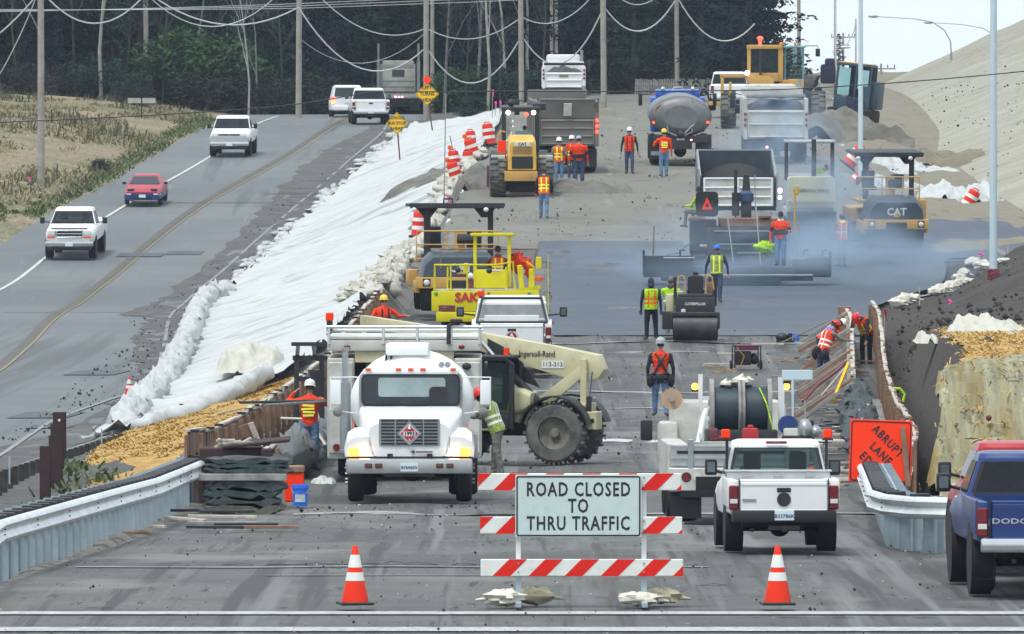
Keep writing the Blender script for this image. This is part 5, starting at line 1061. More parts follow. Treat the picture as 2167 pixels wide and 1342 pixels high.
# white heavy pickup with toolbox and ladder rack behind the fuel truck
v=pickup('white heavy pickup with black rack and round A emblem on the tailgate',2.05,5.9,1.96,1.36,1.28,.72,'white',cr=-.4,wr=.42,ww=.28,bump='black',mir=.22,tumble=.84)
b=-2.95; Q(v,'topper','white',B(0,-.9,1.62,1.78,.8,.46,.02)); Q(v,'topper_lid','steel',B(0,-1.31,1.62,1.7,.02,.34,.005),B(0,-1.33,1.42,.9,.03,.03)); 
Q(v,'rack','black',*[T([(s*.90,b+.2,1.40),(s*.76,b+.6,1.98),(s*.74,1.0,2.06)],.035,8) for s in(-1,1)],C(-.76,b+.6,2.0,.76,b+.6,2.0,.035),C(-.92,b+.16,1.40,.92,b+.16,1.40,.035)); Q(v,'lift_gate','white',B(0,b+.22,1.5,1.4,.05,.16,.01))
e=Q(v,'emblem','signwhite',LA([(.17,0),(.17,.008)],28,(0,b-.02,1.03),'y')); Q(e,'emblem_disc','redpaint',LA([(.125,0),(.125,.006)],28,(0,b-.024,1.03),'y')); Q(e,'emblem_ribbon','navy',YP([(-.17,.90),(-.1,.85),(.1,.85),(.17,.90),(.1,.80),(-.1,.80)],b-.03,b-.015)); Q(e,'emblem_letter','cleanwhite',TX('A',.24,0,b-.036,1.03,bold=.02)); 
Q(v,'amber_lamp','signorange',B(-.80,b+.3,2.13,.16,.14,.15,.02)); Q(v,'gate_script','dark',B(-.66,b-.02,.93,.24,.006,.05)); Q(v,'lamp_foot','black',B(-.80,b+.3,2.04,.08,.08,.06)); setv(v,1083,745,3.8,0,D=219)
# ---------- fuel truck facing the camera
v=thing('fuel_truck','white fuel tanker truck facing the camera with red 1993 placard on its grille','tanker truck')
w=1.0; f=3.4
def rr_(w,z0,z1,y,r=.12,n=3):
    return [(x,y,z) for x,z in rrect(0,(z0+z1)/2,w,(z1-z0)/2,r,n)]
Q(v,'cab','cleanwhite',LO([rr_(.80,1.25,2.33,1.3,.16),rr_(.93,1.2,2.31,1.40,.16)]),LO([rr_(.93,1.0,2.31,.3,.16),rr_(.93,1.2,2.31,1.40,.16)]),B(0,1.25,2.29,1.72,.5,.10,.04))
Q(v,'hood','cleanwhite',LO([rr_(.93,1.0,1.70,1.38,.12),rr_(.92,.95,1.66,1.6,.15),rr_(.88,.85,1.60,2.4,.16),rr_(.80,.82,1.52,3.15,.16),rr_(.72,.82,1.40,3.38,.16)]))
Q(v,'fender','cleanwhite',*[LO([[(s*a,y,z) for a,z in((.62,.82),(1.14,.82),(1.15,1.0+q*.4),(1.10,1.12+q),(.98,1.20+q),(.70,1.22+q))] for y,q in((1.9,.02),(2.2,.1),(2.7,.12),(3.1,.06),(3.38,-.04))]) for s in(-1,1)])
Q(v,'windscreen_seal','black',YP(rrect(0,1.97,.885,.285,.10),1.36,1.50)); g=Q(v,'windscreen','darkglass',YP(rrect(0,1.97,.855,.255,.09),1.40,1.515)); Q(g,'painted_sky_reflection','reflectpaint' if 'reflectpaint' in MATS else mat('reflectpaint',(.26,.33,.33),.12,0,.25,1.5),YP(rrect(-.02,2.02,.60,.17,.05),1.516,1.519)); Q(g,'wiper','black',T([(.1,1.55,1.70),(-.35,1.53,1.78)],.012,4),T([(.65,1.55,1.70),(.2,1.53,1.78)],.012,4)); Q(g,'seat_back','black',YP(rrect(-.5,1.88,.17,.15,.08),1.522,1.526))  # sky reflection on the windscreen is painted as a flat pale panel
gr=Q(v,'grille','steel',YP(rrect(0,1.25,.54,.24,.03),3.34,3.395)); Q(gr,'grille_slot','black',*[B(0,3.40,1.05+i*.058,1.0,.02,.030) for i in range(8)]); Q(gr,'grille_bar','steel',*[B(x,3.412,1.25,.02,.02,.45) for x in(-.25,.25,0)])
pc=Q(v,'placard','steel',YP([(-.215,1.23),(0,1.015),(.215,1.23),(0,1.445)],3.42,3.435)); Q(pc,'placard_face','stripewhite',YP([(-.17,1.23),(0,1.06),(.17,1.23),(0,1.40)],3.436,3.440)); Q(pc,'placard_red','maroonred' if 'maroonred' in MATS else mat('maroonred',(.45,.015,.04),.4,0,.05),YP([(-.155,1.23),(0,1.075),(.155,1.23),(0,1.385)],3.441,3.444)); Q(pc,'placard_strip','stripewhite',B(0,3.446,1.225,.21,.004,.085)); Q(pc,'placard_number','ink',TX('1993',.095,0,3.452,1.225,rx=90,rz=180,bold=.03)); Q(pc,'placard_class','stripewhite',TX('3',.06,0,3.447,1.115,rz=180,bold=.03),LA([(.03,0),(.012,.05),(.002,.08)],8,(0,3.446,1.31)))
for s in(-1,1):
    h=Q(v,'headlight','litamber',B(s*.90,3.36,.90,.34,.12,.15,.02)); Q(h,'lit_lamp','lampwhite',B(s*.80,3.425,.905,.16,.02,.115,.02)); Q(h,'bezel','black',YP(rrect(s*.89,.90,.19,.095,.03),3.28,3.33))
    m=Q(v,'mirror','cleanwhite',B(s*1.34,1.75,1.93,.19,.06,.44,.03),T([(s*.95,1.5,2.2),(s*1.43,1.75,2.2),(s*1.43,1.75,1.62),(s*.97,1.5,1.55)],.014,6)); Q(m,'spot_mirror','greycloth',E(s*1.30,1.8,1.58,.085,.05,.085))
    Q(v,'fog_lamp','brownlens' if 'brownlens' in MATS else mat('brownlens',(.10,.035,.02),.3,0,.1),*[B(s*q,3.64,.665,.13,.03,.085,.015) for q in(.54,.72)])
    wheel(v,s*.96,2.5,.50,.28,'steel'); Q(v,'lug_nuts','steel',*[C(s*1.10,2.5+.17*math.cos(a),.5+.17*math.sin(a),s*1.15,2.5+.17*math.cos(a),.5+.17*math.sin(a),.02,n=6) for a in [2*PI*i/10 for i in range(10)]])
    for y in(-1.8,): wheel(v,s*.92,y,.50,.52,'steel')
    Q(v,'side_marker','orangelens',B(s*1.02,2.2,1.35,.03,.08,.06))
Q(v,'roof_lamp','orangelens',*[B(x,1.52,2.34,.10,.06,.045,.01) for x in(-.76,-.22,0,.22,.76)]); Q(v,'front_bumper','alu',B(0,3.52,.655,2.24,.2,.27,.05)); Q(v,'bumper_step','black',B(0,3.4,.80,1.9,.2,.05),B(.34,3.5,.84,.10,.1,.07),B(-.36,3.5,.84,.10,.1,.07))
p=Q(v,'front_plate','plate',B(0,3.63,.64,.31,.02,.15)); Q(p,'plate_text','bluepaint',TX('B76960V',.08,0,3.645,.63,rz=180,bold=.02)); Q(v,'arrow_mark','ink',B(-.26,3.405,.905,.30,.01,.022),YP([(-.02+.0,.905),(-.09,.94),(-.09,.87)],3.40,3.41)) 
Q(v,'exhaust_stack','steel',C(1.18,1.1,.9,1.18,1.1,2.1,.10),C(1.18,1.1,2.1,1.18,1.1,2.68,.055),C(1.18,1.1,2.68,1.18,1.1,2.73,.07)); Q(v,'air_horn','steel',*[LA([(.02,-.3),(.03,-.1),(.055,0)],12,(-.66+q,1.35,2.42),'y') for q in(0,.11)])
Q(v,'tank','cleanwhite',LO([[(1.12*k*math.cos(a),y,1.72+.94*k*math.sin(a)) for a in [2*PI*i/28 for i in range(28)]] for y,k in((.25,.5),(.18,.85),(.05,.97),(-.1,1),(-3.3,1),(-3.5,.95),(-3.6,.6))])); Q(v,'dome_box','cleanwhite',B(.08,-.9,2.68,.78,2.2,.22,.05)); Q(v,'hose','black',*[T([(.38+q,.1,2.42),(.36+q,.12,2.62),(.26+q,-.1,2.68)],.02,6) for q in(0,.09)])
Q(v,'frame','under',B(0,.6,.62,.9,6.0,.3),B(0,2.5,.5,1.9,.14,.14),B(0,-1.8,.5,1.5,.2,.2),E(0,-1.8,.5,.25,.25,.25),B(0,0,.8,1.9,4,.25)); Q(v,'side_tank','dirtywhite',*[B(s*1.05,0,.95,.28,1.6,.45,.05) for s in(-1,1)])
setv(v,868,1061,4.3,180,D=151.5,yaw=0)
# ---------- service body truck behind the fuel truck, seen from the rear
v=thing('service_truck','white service body truck with roof rack and open rear, behind the fuel truck','truck')
for s in(-1,1):
    c=Q(v,'side_cabinet','offwhite',B(s*1.22,0,1.38,.52,3.4,1.9,.02)); Q(c,'cabinet_door','offwhite',B(s*1.22,-1.72,1.38,.46,.04,1.75,.015)); Q(c,'tail_light','redlens',LA([(.07,0),(.07,.03)],16,(s*1.30,-1.78,.62),'y')); Q(c,'lower_edge','steel',B(s*1.22,-1.71,.43,.52,.05,.05))
    wheel(v,s*1.05,-.2,.42,.5,'steel'); wheel(v,s*1.05,3.0,.42,.28,'steel')
Q(v,'roof','offwhite',B(0,0,2.58,2.96,3.4,.22,.03),B(0,-.2,2.72,2.9,3.0,.04)); Q(v,'header','cream',B(0,-1.6,2.36,1.9,.1,.22)); Q(v,'marker_lamp','redlens',*[E(x,-1.71,2.55,.06,.03,.04) for x in(-1.1,-.25,0,.25,1.1)])
Q(v,'interior','dark',B(0,.4,1.5,1.9,2.5,1.7)); j=Q(v,'green_jug','green',B(-.62,-1.3,2.05,.26,.26,.42,.05)); Q(j,'jug_top','plastic',E(-.62,-1.3,2.3,.13,.13,.1))
Q(v,'ladder_rack','galv',*[C(-1.5,y,z,1.5,y,z,.035) for y,z in((-1.7,2.93),(-1.2,2.86))],*[C(x,-1.7,2.6,x,-1.7,2.93,.03) for x in(-1.45,-.4,.25,.9,1.45)]); Q(v,'clamp_fitting','dark',T([(.85,-1.75,2.6),(.85,-1.75,2.95),(1.0,-1.75,3.05)],.04,6),B(1.0,-1.75,3.05,.24,.1,.08,.02))
Q(v,'valve_cluster','dark',B(.98,-1.80,2.1,.16,.08,.12,.02),E(1.2,-1.8,2.18,.09,.05,.07),T([(1.1,-1.8,2.1),(1.1,-1.8,1.7),(1.0,-1.8,1.6)],.02,6)); Q(v,'rear_step','steel',B(0,-1.9,.55,2.4,.35,.06),B(0,-1.6,.7,1.9,.1,.3)); Q(v,'cab','offwhite',B(0,3.0,1.5,1.9,1.8,1.6,.1)); Q(v,'underbody','under',B(0,1,.6,1.2,5,.4))
Q(v,'amber_lamp','signorange',B(-1.44,-1.4,3.12,.15,.15,.16,.02)); Q(v,'lamp_base','black',C(-1.44,-1.4,2.85,-1.44,-1.4,3.04,.06)); x=gx(855,163); v.location=(x,165,H(x,165)+.05)
# dark steel lifting frame left of it
o=thing('steel_rack','black steel fork frame standing left of the service truck','rack'); s=F/174
Q(o,'upright','dark',*[B(q,0,1.05,.10,.12,2.1) for q in(-.28,.24)]); Q(o,'crossbar','dark',B(0,-.02,2.05,.72,.1,.10),B(.02,-.02,1.62,.6,.1,.08),B(0,0,.9,.6,.1,.08),B(0,-.5,2.35,.75,.08,.08)); Q(o,'brace','dark',*[B(q,-.3,2.2,.08,.6,.08,rx=20) for q in(-.25,.1)],B(.15,-.1,1.3,.3,.1,1.0)); Q(o,'yellow_fitting','yellow',B(.24,-.12,1.7,.09,.05,.07,.02),B(.22,-.12,1.35,.08,.05,.05,.02)); x=gx(656,176); o.location=(x,176,H(x,176))
# ---------- telehandler
v=thing('telehandler','cream telescopic handler with long boom parked behind the fuel truck','telehandler'); rz=74
Q(v,'chassis','under',B(0,0,.72,1.0,2.7,.36,.04),B(0,1.15,.6,1.4,.2,.2),B(0,-1.15,.6,1.4,.2,.2)); Q(v,'engine_cover','cream',B(-.1,-.2,.98,1.0,1.5,.34,.04),LO([[(x-.38,y,z) for x,z in rrect(0,1.25,.34,q,.1,3)] for y,q in((-.62,.16),(-.45,.24),(.1,.34),(.25,.3))]))
bm_=[(-1.9,1.70),(-2.02,1.88),(-1.9,2.18),(-.9,2.36),(.6,2.62),(.6,2.24),(-.7,1.86),(-1.5,1.62)]
bo=Q(v,'boom','cream',XP(bm_,-.20,.20,.02),XP([(.6,2.28),(.6,2.60),(3.15,2.95),(3.15,2.72)],-.15,.15,.02),XP([(-.6,1.25),(-1.6,2.0),(-1.7,1.82),(-.75,1.02)],-.30,-.22,.01),B(-.26,-1.62,1.6,.10,.13,1.0,.01))
Q(bo,'lettering','ink',TX('Ingersoll-Rand',.165,-.212,-.62,2.19,rz=-90,rx=90,bold=.015,sx=.80)); Q(bo,'number_plate','stripewhite',B(-.208,-.95,1.98,.01,.46,.15)); Q(bo,'number','ink',TX('113-313',.13,-.216,-.95,1.98,rz=-90,bold=.01)); Q(bo,'boom_logo','offwhite',TX('IR',.16,-.212,.05,2.34,rz=-90,bold=.02)); Q(bo,'dark_panel','black',XP([(.8,2.26),(1.1,2.42),(3.0,2.68),(3.0,2.50),(2.2,2.28)],-.17,-.155),XP([(.42,2.5),(.42,1.9),(-.7,1.5),(-.45,1.85),(.1,2.34)],-.22,-.205)); Q(bo,'model_number','stripewhite',TX('VR-90',.13,-.178,1.7,2.40,rz=-90,bold=.03))
Q(v,'lift_cylinder','dark',C(-.34,-.75,1.15,-.34,.25,2.15,.085)); Q(v,'cylinder_rod','chrome',C(-.34,.25,2.15,-.34,.5,2.42,.045)); Q(v,'rear_cylinder','dark',C(-.45,-1.78,.9,-.45,-1.78,1.35,.055)); Q(v,'rear_rod','chrome',C(-.45,-1.78,1.35,-.45,-1.84,1.85,.025))
Q(v,'counterweight','cream',B(0,-1.55,.95,.9,.3,.5,.03),B(-.35,-1.80,.86,.42,.34,.36,.01)); Q(v,'tow_hole','black',*[C(-.57,-1.80+q,.86,-.55,-1.80+q,.86,.045) for q in(-.08,.08)])
cb=Q(v,'cab_frame','black',*[T(p,.06,6) for p in(([(-.95,-.3,.7),(-.95,-.3,2.0),(-.92,-.15,2.12),(-.92,.7,2.12),(-.95,.85,2.0),(-.95,.95,.7)]),([(-.3,-.3,.9),(-.3,-.3,2.0),(-.3,-.15,2.12),(-.3,.7,2.12),(-.3,.9,2.0),(-.3,.95,.9)]))],B(-.62,.25,2.14,.72,1.1,.07,.02),B(-.62,.3,.85,.7,1.1,.3,.03)); Q(v,'seat','black',B(-.62,.1,1.15,.45,.5,.12,.03),B(-.62,-.12,1.5,.45,.12,.6,.04)); Q(v,'cab_glass','glass',B(-.965,.32,1.55,.01,1.05,.95)); Q(v,'beacon','signorange',C(-.62,-.1,2.16,-.62,-.1,2.32,.06)); Q(v,'step_panel','cream',B(-.75,.5,.75,.4,1.2,.2,.02))
for s in(-1,1):
    for y in(-1.15,1.15):
        wheel(v,s*.64,y,.61,.40,'muddyrim',.55,'tread',20); Q(v,'fender','dark',LO([[(s*.92+q,y+.74*math.cos(a),.61+.74*math.sin(a)) for q in(-.24,.24)]+[(s*.92+q,y+.70*math.cos(a),.61+.70*math.sin(a)) for q in(.24,-.24)] for a in [R(15+i*15) for i in range(11)]],ang=0) if False else LO([[(s*.64+q,y+r_*math.cos(a),.61+r_*math.sin(a)) for q,r_ in((-.24,.76),(.24,.76),(.24,.72),(-.24,.72))] for a in [R(15+i*15) for i in range(11)]]))
x=gx(1080,172.5); v.location=(x,172.6,H(x,172.6)+.04); v.rotation_euler=(0,0,R(rz))
# ---------- utility truck with cable reels
v=thing('reel_truck','utility truck carrying large black cable reels beyond the small white pickup','truck'); s=131.0
X=lambda px:(px-1565)/s
Z=lambda py:(1115-py)/s
Q(v,'rear_panel','offwhite',B(0,-2.4,.70,2.28,.1,.38,.02)); Q(v,'tailgate','alu',B(0,-2.35,1.08,2.2,.06,.36,.01),*[B(0,-2.39,z,2.2,.03,.03) for z in(.93,1.05,1.24)]); Q(v,'gate_slot','black',B(0,-2.385,1.14,2.0,.02,.05)); Q(v,'gate_post','steel',*[B(x_,-2.42,1.1,.09,.05,.5,.01) for x_ in(-.78,.78)])
for q in(-1,1):
    tl=Q(v,'tail_light','redlens',LA([(.065,0),(.065,.03)],16,(q*.85,-2.46,.74),'y')); Q(tl,'lamp_ring','black',LA([(.08,0),(.08,.012)],16,(q*.85,-2.455,.74),'y')); Q(v,'reverse_light','clear',LA([(.065,0),(.065,.03)],16,(q*.68,-2.46,.74),'y')); Q(v,'mud_flap','black',B(q*.85,-2.2,.25,.50,.03,.36)); wheel(v,q*.9,-1.6,.40,.5,'steel'); wheel(v,q*.95,2.3,.40,.28,'steel')
    Q(v,'mirror','black',B(q*1.35-.0,2.4,1.40,.20,.12,.34,.03)); Q(v,'cab_corner','offwhite',B(q*1.0,2.2,1.2,.3,1.4,.7,.08))
Q(v,'cab','offwhite',B(0,2.5,1.35,1.9,1.6,1.1,.12)); Q(v,'bumper','under',B(0,-2.5,.47,1.9,.15,.1),B(0,0,.6,1.4,5,.3)); Q(v,'side_bin','offwhite',*[B(q*.98,0,.95,.32,4.4,.66,.02) for q in(-1,1)])
rl=Q(v,'cable_reel','reelwire',C(X(1522),-.3,1.78,X(1640),-.3,1.78,.40,n=32)); Q(rl,'reel_flange','greywood',*[C(X(p),-.3,1.78,X(p)+.07,-.3,1.78,.52,n=30) for p in(1512,1573,1578,1636)]); Q(rl,'loose_plastic','bag',E(X(1550),-.3,2.2,.12,.2,.07,10,6,jit=1),E(X(1585),-.3,2.24,.2,.2,.09,10,6,jit=1)); Q(rl,'green_line','lime',T([(X(1618),-.6,2.15),(X(1632),-.85,1.9),(X(1645),-.9,1.5),(X(1645),-.9,1.1)],.012,5))
Q(v,'reel_cradle','dark',B(X(1580),-.3,1.32,1.15,1.3,.30,.03)); Q(v,'cargo','dirtywhite',B(X(1565),-1.9,1.2,1.6,.8,.2)); 
Q(v,'rack_post','white',B(X(1493),-.4,1.82,.07,.07,1.1),B(X(1666),-.4,1.85,.10,.08,.95),T([(X(1480),-1.9,1.25),(X(1493),-1.6,1.7),(X(1500),-1.4,1.8)],.04,6),*[B(X(1508),-.4,z,.2,.06,.06) for z in(1.65,1.82,1.98)]); Q(v,'cable_hanger','galv',LA([(.13,0),(.13,.05)],20,(X(1483),-1.8,1.42),'x')); Q(v,'light_board','palegalv',B(X(1700),-.5,2.36,.50,.04,.16,.005),C(X(1690),-.5,2.3,X(1690),-.5,1.3,.02))
sr=Q(v,'spool_arm','white',B(X(1457),-.5,1.93,.45,.05,.05)); Q(sr,'spool_disc','ply',LA([(.175,0),(.175,.03)],26,(X(1431),-.62,1.97),'y')); Q(sr,'spool_hub','steel',LA([(.04,0),(.04,.06)],12,(X(1431),-.69,1.97),'y'))
Q(v,'amber_lamp','lampamber',E(X(1481),-.4,2.17,.055,.05,.055),E(X(1677),-.4,2.17,.055,.05,.055)); Q(v,'lamp_mount','black',B(X(1481),-.4,2.10,.1,.08,.03),B(X(1678),-.4,2.24,.12,.1,.05))
Q(v,'red_jack','maroon',B(X(1515),-1.7,1.42,.12,.2,.2,.03),B(X(1530),-1.7,1.36,.3,.15,.07,.02)); Q(v,'red_can','redpaint',B(X(1592),-1.8,1.40,.26,.3,.24,.04),B(X(1592),-1.8,1.54,.10,.1,.06,.02)); Q(v,'blue_drum','bluepaint',C(X(1678),-.9,1.55,X(1678),-.7,1.55,.16)); Q(v,'hand_winch','steel',E(X(1712),-1.1,1.5,.12,.2,.16),B(X(1705),-1.1,1.3,.12,.12,.5,.02),E(X(1735),-1.1,1.45,.10,.15,.10),T([(X(1715),-1.1,1.2),(X(1712),-1.1,1.95)],.015,5)); Q(v,'black_roll_bar','black',T([(X(1660),-1.2,1.25),(X(1664),-1.2,1.36),(X(1724),-1.2,1.36),(X(1728),-1.2,1.25)],.025,6))
Q(v,'blower','offwhite',B(X(1690),-.9,1.25,.35,.4,.5,.04)); x=gx(1560,137); v.location=(x,139.4,H(x,139.4)+.05); v.rotation_euler=(R(-1.0),0,R(.8))
# ---------- dump trucks seen from behind
def dump(label,W,z0,z1,boxm,gatem,cabm='cleanwhite',tarp=None,ribs=3,load='dark',lit=True,group='dump trucks on the closed road',flare=.0,raised=0,L=5.2,cabh=2.9,lamps='lampred'):
    t=thing('dump_truck',label,'dump truck',group=group); w=W/2
    bx_=Q(t,'dump_box',boxm,*[B(s*(w-.05),L/2-2.6,(z0+z1)/2,.10,L,z1-z0,.02) for s in(-1,1)],B(0,L-2.65,(z0+z1)/2+.15,W,.1,z1-z0+.3,.02),B(0,L/2-2.6,z0+.1,W,L,.12),*[B(s*(w+.02),y,(z0+z1)/2,.08,.12,z1-z0-.1,.01) for s in(-1,1) for y in(-2.0,-1.0,0,1.0,2.0)],*[B(s*(w-.04),-2.62,(z0+z1)/2,.16,.10,z1-z0+.05,.02) for s in(-1,1)])
    ld=Q(bx_,'load',load,heap(0,0,W*.92,L*.95,.55,W,18,z1-.35,.1))
    gh=(z1-z0)*(.72 if not flare else .62); g=Q(t,'tailgate',gatem,B(0,-2.60,z0+gh/2,W-.22,.06,gh,.02)); Q(g,'gate_rib',gatem,*[B(0,-2.65,z0+.08+(gh-.16)*i/(ribs-1),W-.3,.06,.07,.02) for i in range(ribs)],*[B(s*(w-.17),-2.65,z0+gh/2,.07,.06,gh-.1,.02) for s in(-1,1)])
    if flare:
        Q(t,'upper_gate',boxm,XP([(-2.62,z0+gh+.03),(-2.75,z1+.1),(-2.70,z1+.1),(-2.56,z0+gh+.03)],-w+.12,w-.12),B(0,-2.75,z1+.1,W-.2,.08,.07,.02),*[XP([(-2.6,z0+gh),(-2.8,z1+.02),(-2.2,z1+.1),(-2.2,z0+gh)],s*w-.06,s*w+.0) for s in(-1,1)]); Q(t,'latch_plate','offwhite',B(0,-2.78,z0+gh+.36,.32,.04,.5,.01,rx=10))
    if tarp: Q(t,'rolled_tarp',tarp,C(-w+.1,-2.3,z1+.08,w-.1,-2.3,z1+.08,.09),LO([[(x_*w*.9,-2.45+.1*math.sin(x_*9),z1-.04-.02*math.sin(x_*7)),(x_*w*.9,-2.35,z1+.05),(x_*w*.9,-1.6,z1+.0),(x_*w*.9,-1.6,z1-.08)] for x_ in [-1+.1*i for i in range(21)]]))
    Q(t,'frame','under',B(0,.4,.85,.9,6.6,.35),B(0,-2.5,.72,W*.8,.12,.3),*[C(-.8,y,.52,.8,y,.52,.08) for y in(-1.9,-.55)],E(0,-1.9,.52,.25,.25,.25),B(0,.6,1.0,W*.6,5,.2)); Q(t,'rear_plate','plate',B(0,-2.62,.78,.3,.02,.15))
    for s in(-1,1):
        for y in(-1.9,-.55): wheel(t,s*(w-.32),y,.52,.56,'steel')
        wheel(t,s*(w-.2),3.6,.52,.3,'steel'); Q(t,'mud_flap','black',B(s*(w-.32),-2.5,.58,.60,.03,.72)); Q(t,'mirror','black',B(s*(w+.30),4.2,2.3,.2,.12,.62,.03),T([(s*(w-.1),4.1,2.5),(s*(w+.3),4.2,2.6)],.02,5))
        for k in range(3): Q(t,'stop_lamp',lamps if (lit and s>0) else 'redlens',E(s*(w-.03),-2.70,z0+.55+k*.22,.06,.04,.07))
        Q(t,'turn_lamp',lamps if lit else 'redlens',E(s*.38,-2.6,.98,.07,.03,.05))
    Q(t,'cab',cabm,B(0,4.0,cabh/2+.5,W*.82,1.7,cabh-.9,.15)); Q(t,'exhaust_stack','steel',C(w*.9,2.8,.9,w*.9,2.8,cabh+.3,.08)); Q(t,'rear_light_row','lamppink' if lit else 'redlens',*[B(x_,-2.6,1.12,.06,.03,.04) for x_ in(-.2,0,.2)])
    return t
v=dump('dirty brown dump truck with lit stop lamps unloading behind the wheeled compactor',2.36,1.05,2.75,'brownbox','brownbox','brownbox',flare=1,ribs=4); setv(v,1190,362,3.2,0,D=331,yaw=4); v['category']='dump truck'
Q(v,'door_mirror','black',B(1.62,3.9,2.35,.26,.1,.62,.03)); Q(v,'mirror_lamp','amber',E(1.62,3.85,2.0,.12,.05,.08))
v=dump('white dump truck farther back over the brown dump truck, behind the pink ribbons',2.3,1.05,2.25,'white','white','white',lit=False,ribs=3); x=gx(1193,470); v.location=(x,472,H(x,472)+.1)
Q(v,'tarp_rail','black',B(0,-2.6,2.38,2.2,.12,.14,.03)); Q(v,'gate_sticker','markyellow',B(0,-2.66,1.72,.5,.01,.1))
v=dump('white dump truck with rolled tarp standing in front of the yellow grader',2.5,.95,2.55,'offwhite','offwhite','offwhite',tarp='tarpgrey',ribs=3,lit=False); setv(v,1640,318,3.2,0,D=340,yaw=0)
Q(v,'small_red_lamp','lamppink',E(-.35,-2.65,.62,.05,.03,.05))
# dump truck feeding the paver: raised box
v=thing('dump_truck','white dump truck with raised box tipping asphalt into the paver','dump truck',group='dump trucks on the closed road')
w=1.24; tl_=R(7); 
def bxp(y,z): return (y*math.cos(tl_)-z*math.sin(tl_)+(-2.4),y*math.sin(tl_)+z*math.cos(tl_)+1.95)
Q(v,'dump_box','hoodgrey' if 'hoodgrey' in MATS else mat('hoodgrey',(.05,.065,.085),.4,0,.15,3),*[XP([bxp(0,0),bxp(4.6,0),bxp(4.6,1.25),bxp(0,1.0)],s*w-.06,s*w+.04,.01) for s in(-1,1)],XP([bxp(0,-.1),bxp(4.6,-.1),bxp(4.6,0),bxp(0,0)],-w,w),XP([bxp(4.5,0),bxp(4.6,0),bxp(4.6,1.3),bxp(4.5,1.3)],-w,w))
Q(v,'load','under',LO([[(x_,*bxp(y,z*(1-.35*x_*x_))) for x_ in [-1.15+.23*i for i in range(11)]]+[(1.15,*bxp(y,.02)),(-1.15,*bxp(y,.02))] for y,z in((.1,.72),(1.5,.9),(3.4,1.0),(4.5,.9))])); Q(v,'box_rim','steel',T([(-w,*bxp(0,1.02)),(-w,*bxp(4.6,1.3)),(w,*bxp(4.6,1.3)),(w,*bxp(0,1.02))],.04,6))
tg=Q(v,'tailgate','offwhite',B(0,-2.55,2.45,2.3,.07,.95,.02)); Q(tg,'gate_rib','white',*[B(0,-2.60,z,2.2,.04,.06,.015) for z in(2.02,2.3,2.6,2.9)],*[B(x_,-2.6,2.45,.06,.04,.9,.015) for x_ in(-1.1,0,1.1)])
Q(v,'tail_lamp','lamppink',E(1.36,-2.5,2.5,.085,.05,.085)); Q(v,'green_lamp','lampgreen',E(1.36,-2.5,2.28,.07,.05,.07)); Q(v,'lamp_post','steel',B(1.28,-2.5,2.4,.06,.06,1.4),B(-1.28,-2.5,2.6,.05,.05,1.2)); Q(v,'frame','under',B(0,.5,.9,.9,7,.4)); Q(v,'cab','offwhite',B(0,4.4,1.7,2.0,1.7,2.0,.1))
for s in(-1,1):
    for y in(-1.4,-.1): wheel(v,s*.92,y,.52,.56,'steel')
    wheel(v,s*1.05,4.0,.52,.3,'steel')
x=gx(1563,278); v.location=(x,281,H(x,281)+.05)
# ---------- water tanker
v=thing('tanker_truck','grey water tanker truck with blue cab seen from behind','tanker truck'); zc=1.90
Q(v,'tank','tanker',LO([[(1.24*k*math.cos(a)*(1-.1*abs(math.sin(a))**4),y,zc+.82*k*math.sin(a)) for a in [2*PI*i/32 for i in range(32)]] for y,k in((-2.85,.55),(-2.78,.8),(-2.65,.94),(-2.5,1),(2.6,1),(2.8,.9))])); Q(v,'tank_rim','steel',LO([[(1.26*math.cos(a)*(1-.1*abs(math.sin(a))**4),y,zc+.84*math.sin(a)) for a in [2*PI*i/32 for i in range(32)]] for y in(-2.52,-2.44)],cap=False))
Q(v,'blue_cab_roof','bluepaint2' if 'bluepaint2' in MATS else mat('bluepaint2',(.02,.10,.45),.35,0,.1),B(0,3.9,2.62,1.8,1.7,.35,.1),B(0,3.9,1.8,2.2,1.7,1.4,.1)); Q(v,'roof_lamps','chrome',*[E(x_,3.0,2.84,.08,.08,.10) for x_ in(-.6,.6)],T([(-.2,3,2.75),(-.15,3,2.9),(.15,3,2.9),(.2,3,2.75)],.04,6))
Q(v,'hose_coil','maroon',*[LA([(.26-.04*k,-.03),(.29-.04*k,0),(.26-.04*k,.03)],18,(-.72,-2.72,2.1),'y') for k in range(3)],B(-.72,-2.7,1.98,.4,.1,.5,.05)); Q(v,'pipe','steel',T([(.45,-2.75,2.65),(.45,-2.8,1.3),(.1,-2.85,1.15)],.035,6),T([(-.6,-2.75,2.0),(-.5,-2.85,1.3),(.0,-2.9,1.1),(.4,-2.85,1.5),(.9,-2.75,1.9)],.03,6)); Q(v,'rung_box','dark',B(0,-2.68,2.05,.95,.04,.5,.01),); Q(v,'blue_sign','blue',B(.62,-2.72,1.95,.11,.03,.36,.01,ry=-8)); Q(v,'spray_valve','dark',E(0,-2.9,1.22,.16,.12,.16))
Q(v,'bumper_bar','dark',B(0,-2.7,1.02,2.2,.15,.28,.02),B(0,.4,.8,.9,6.6,.35),E(0,-1.9,.52,.25,.25,.25)); Q(v,'rear_plate','plate',B(0,-2.8,.98,.32,.02,.15)); Q(v,'tank_lettering','redpaint',TX('WATER',.13,0,-2.80,2.42,bold=.02))
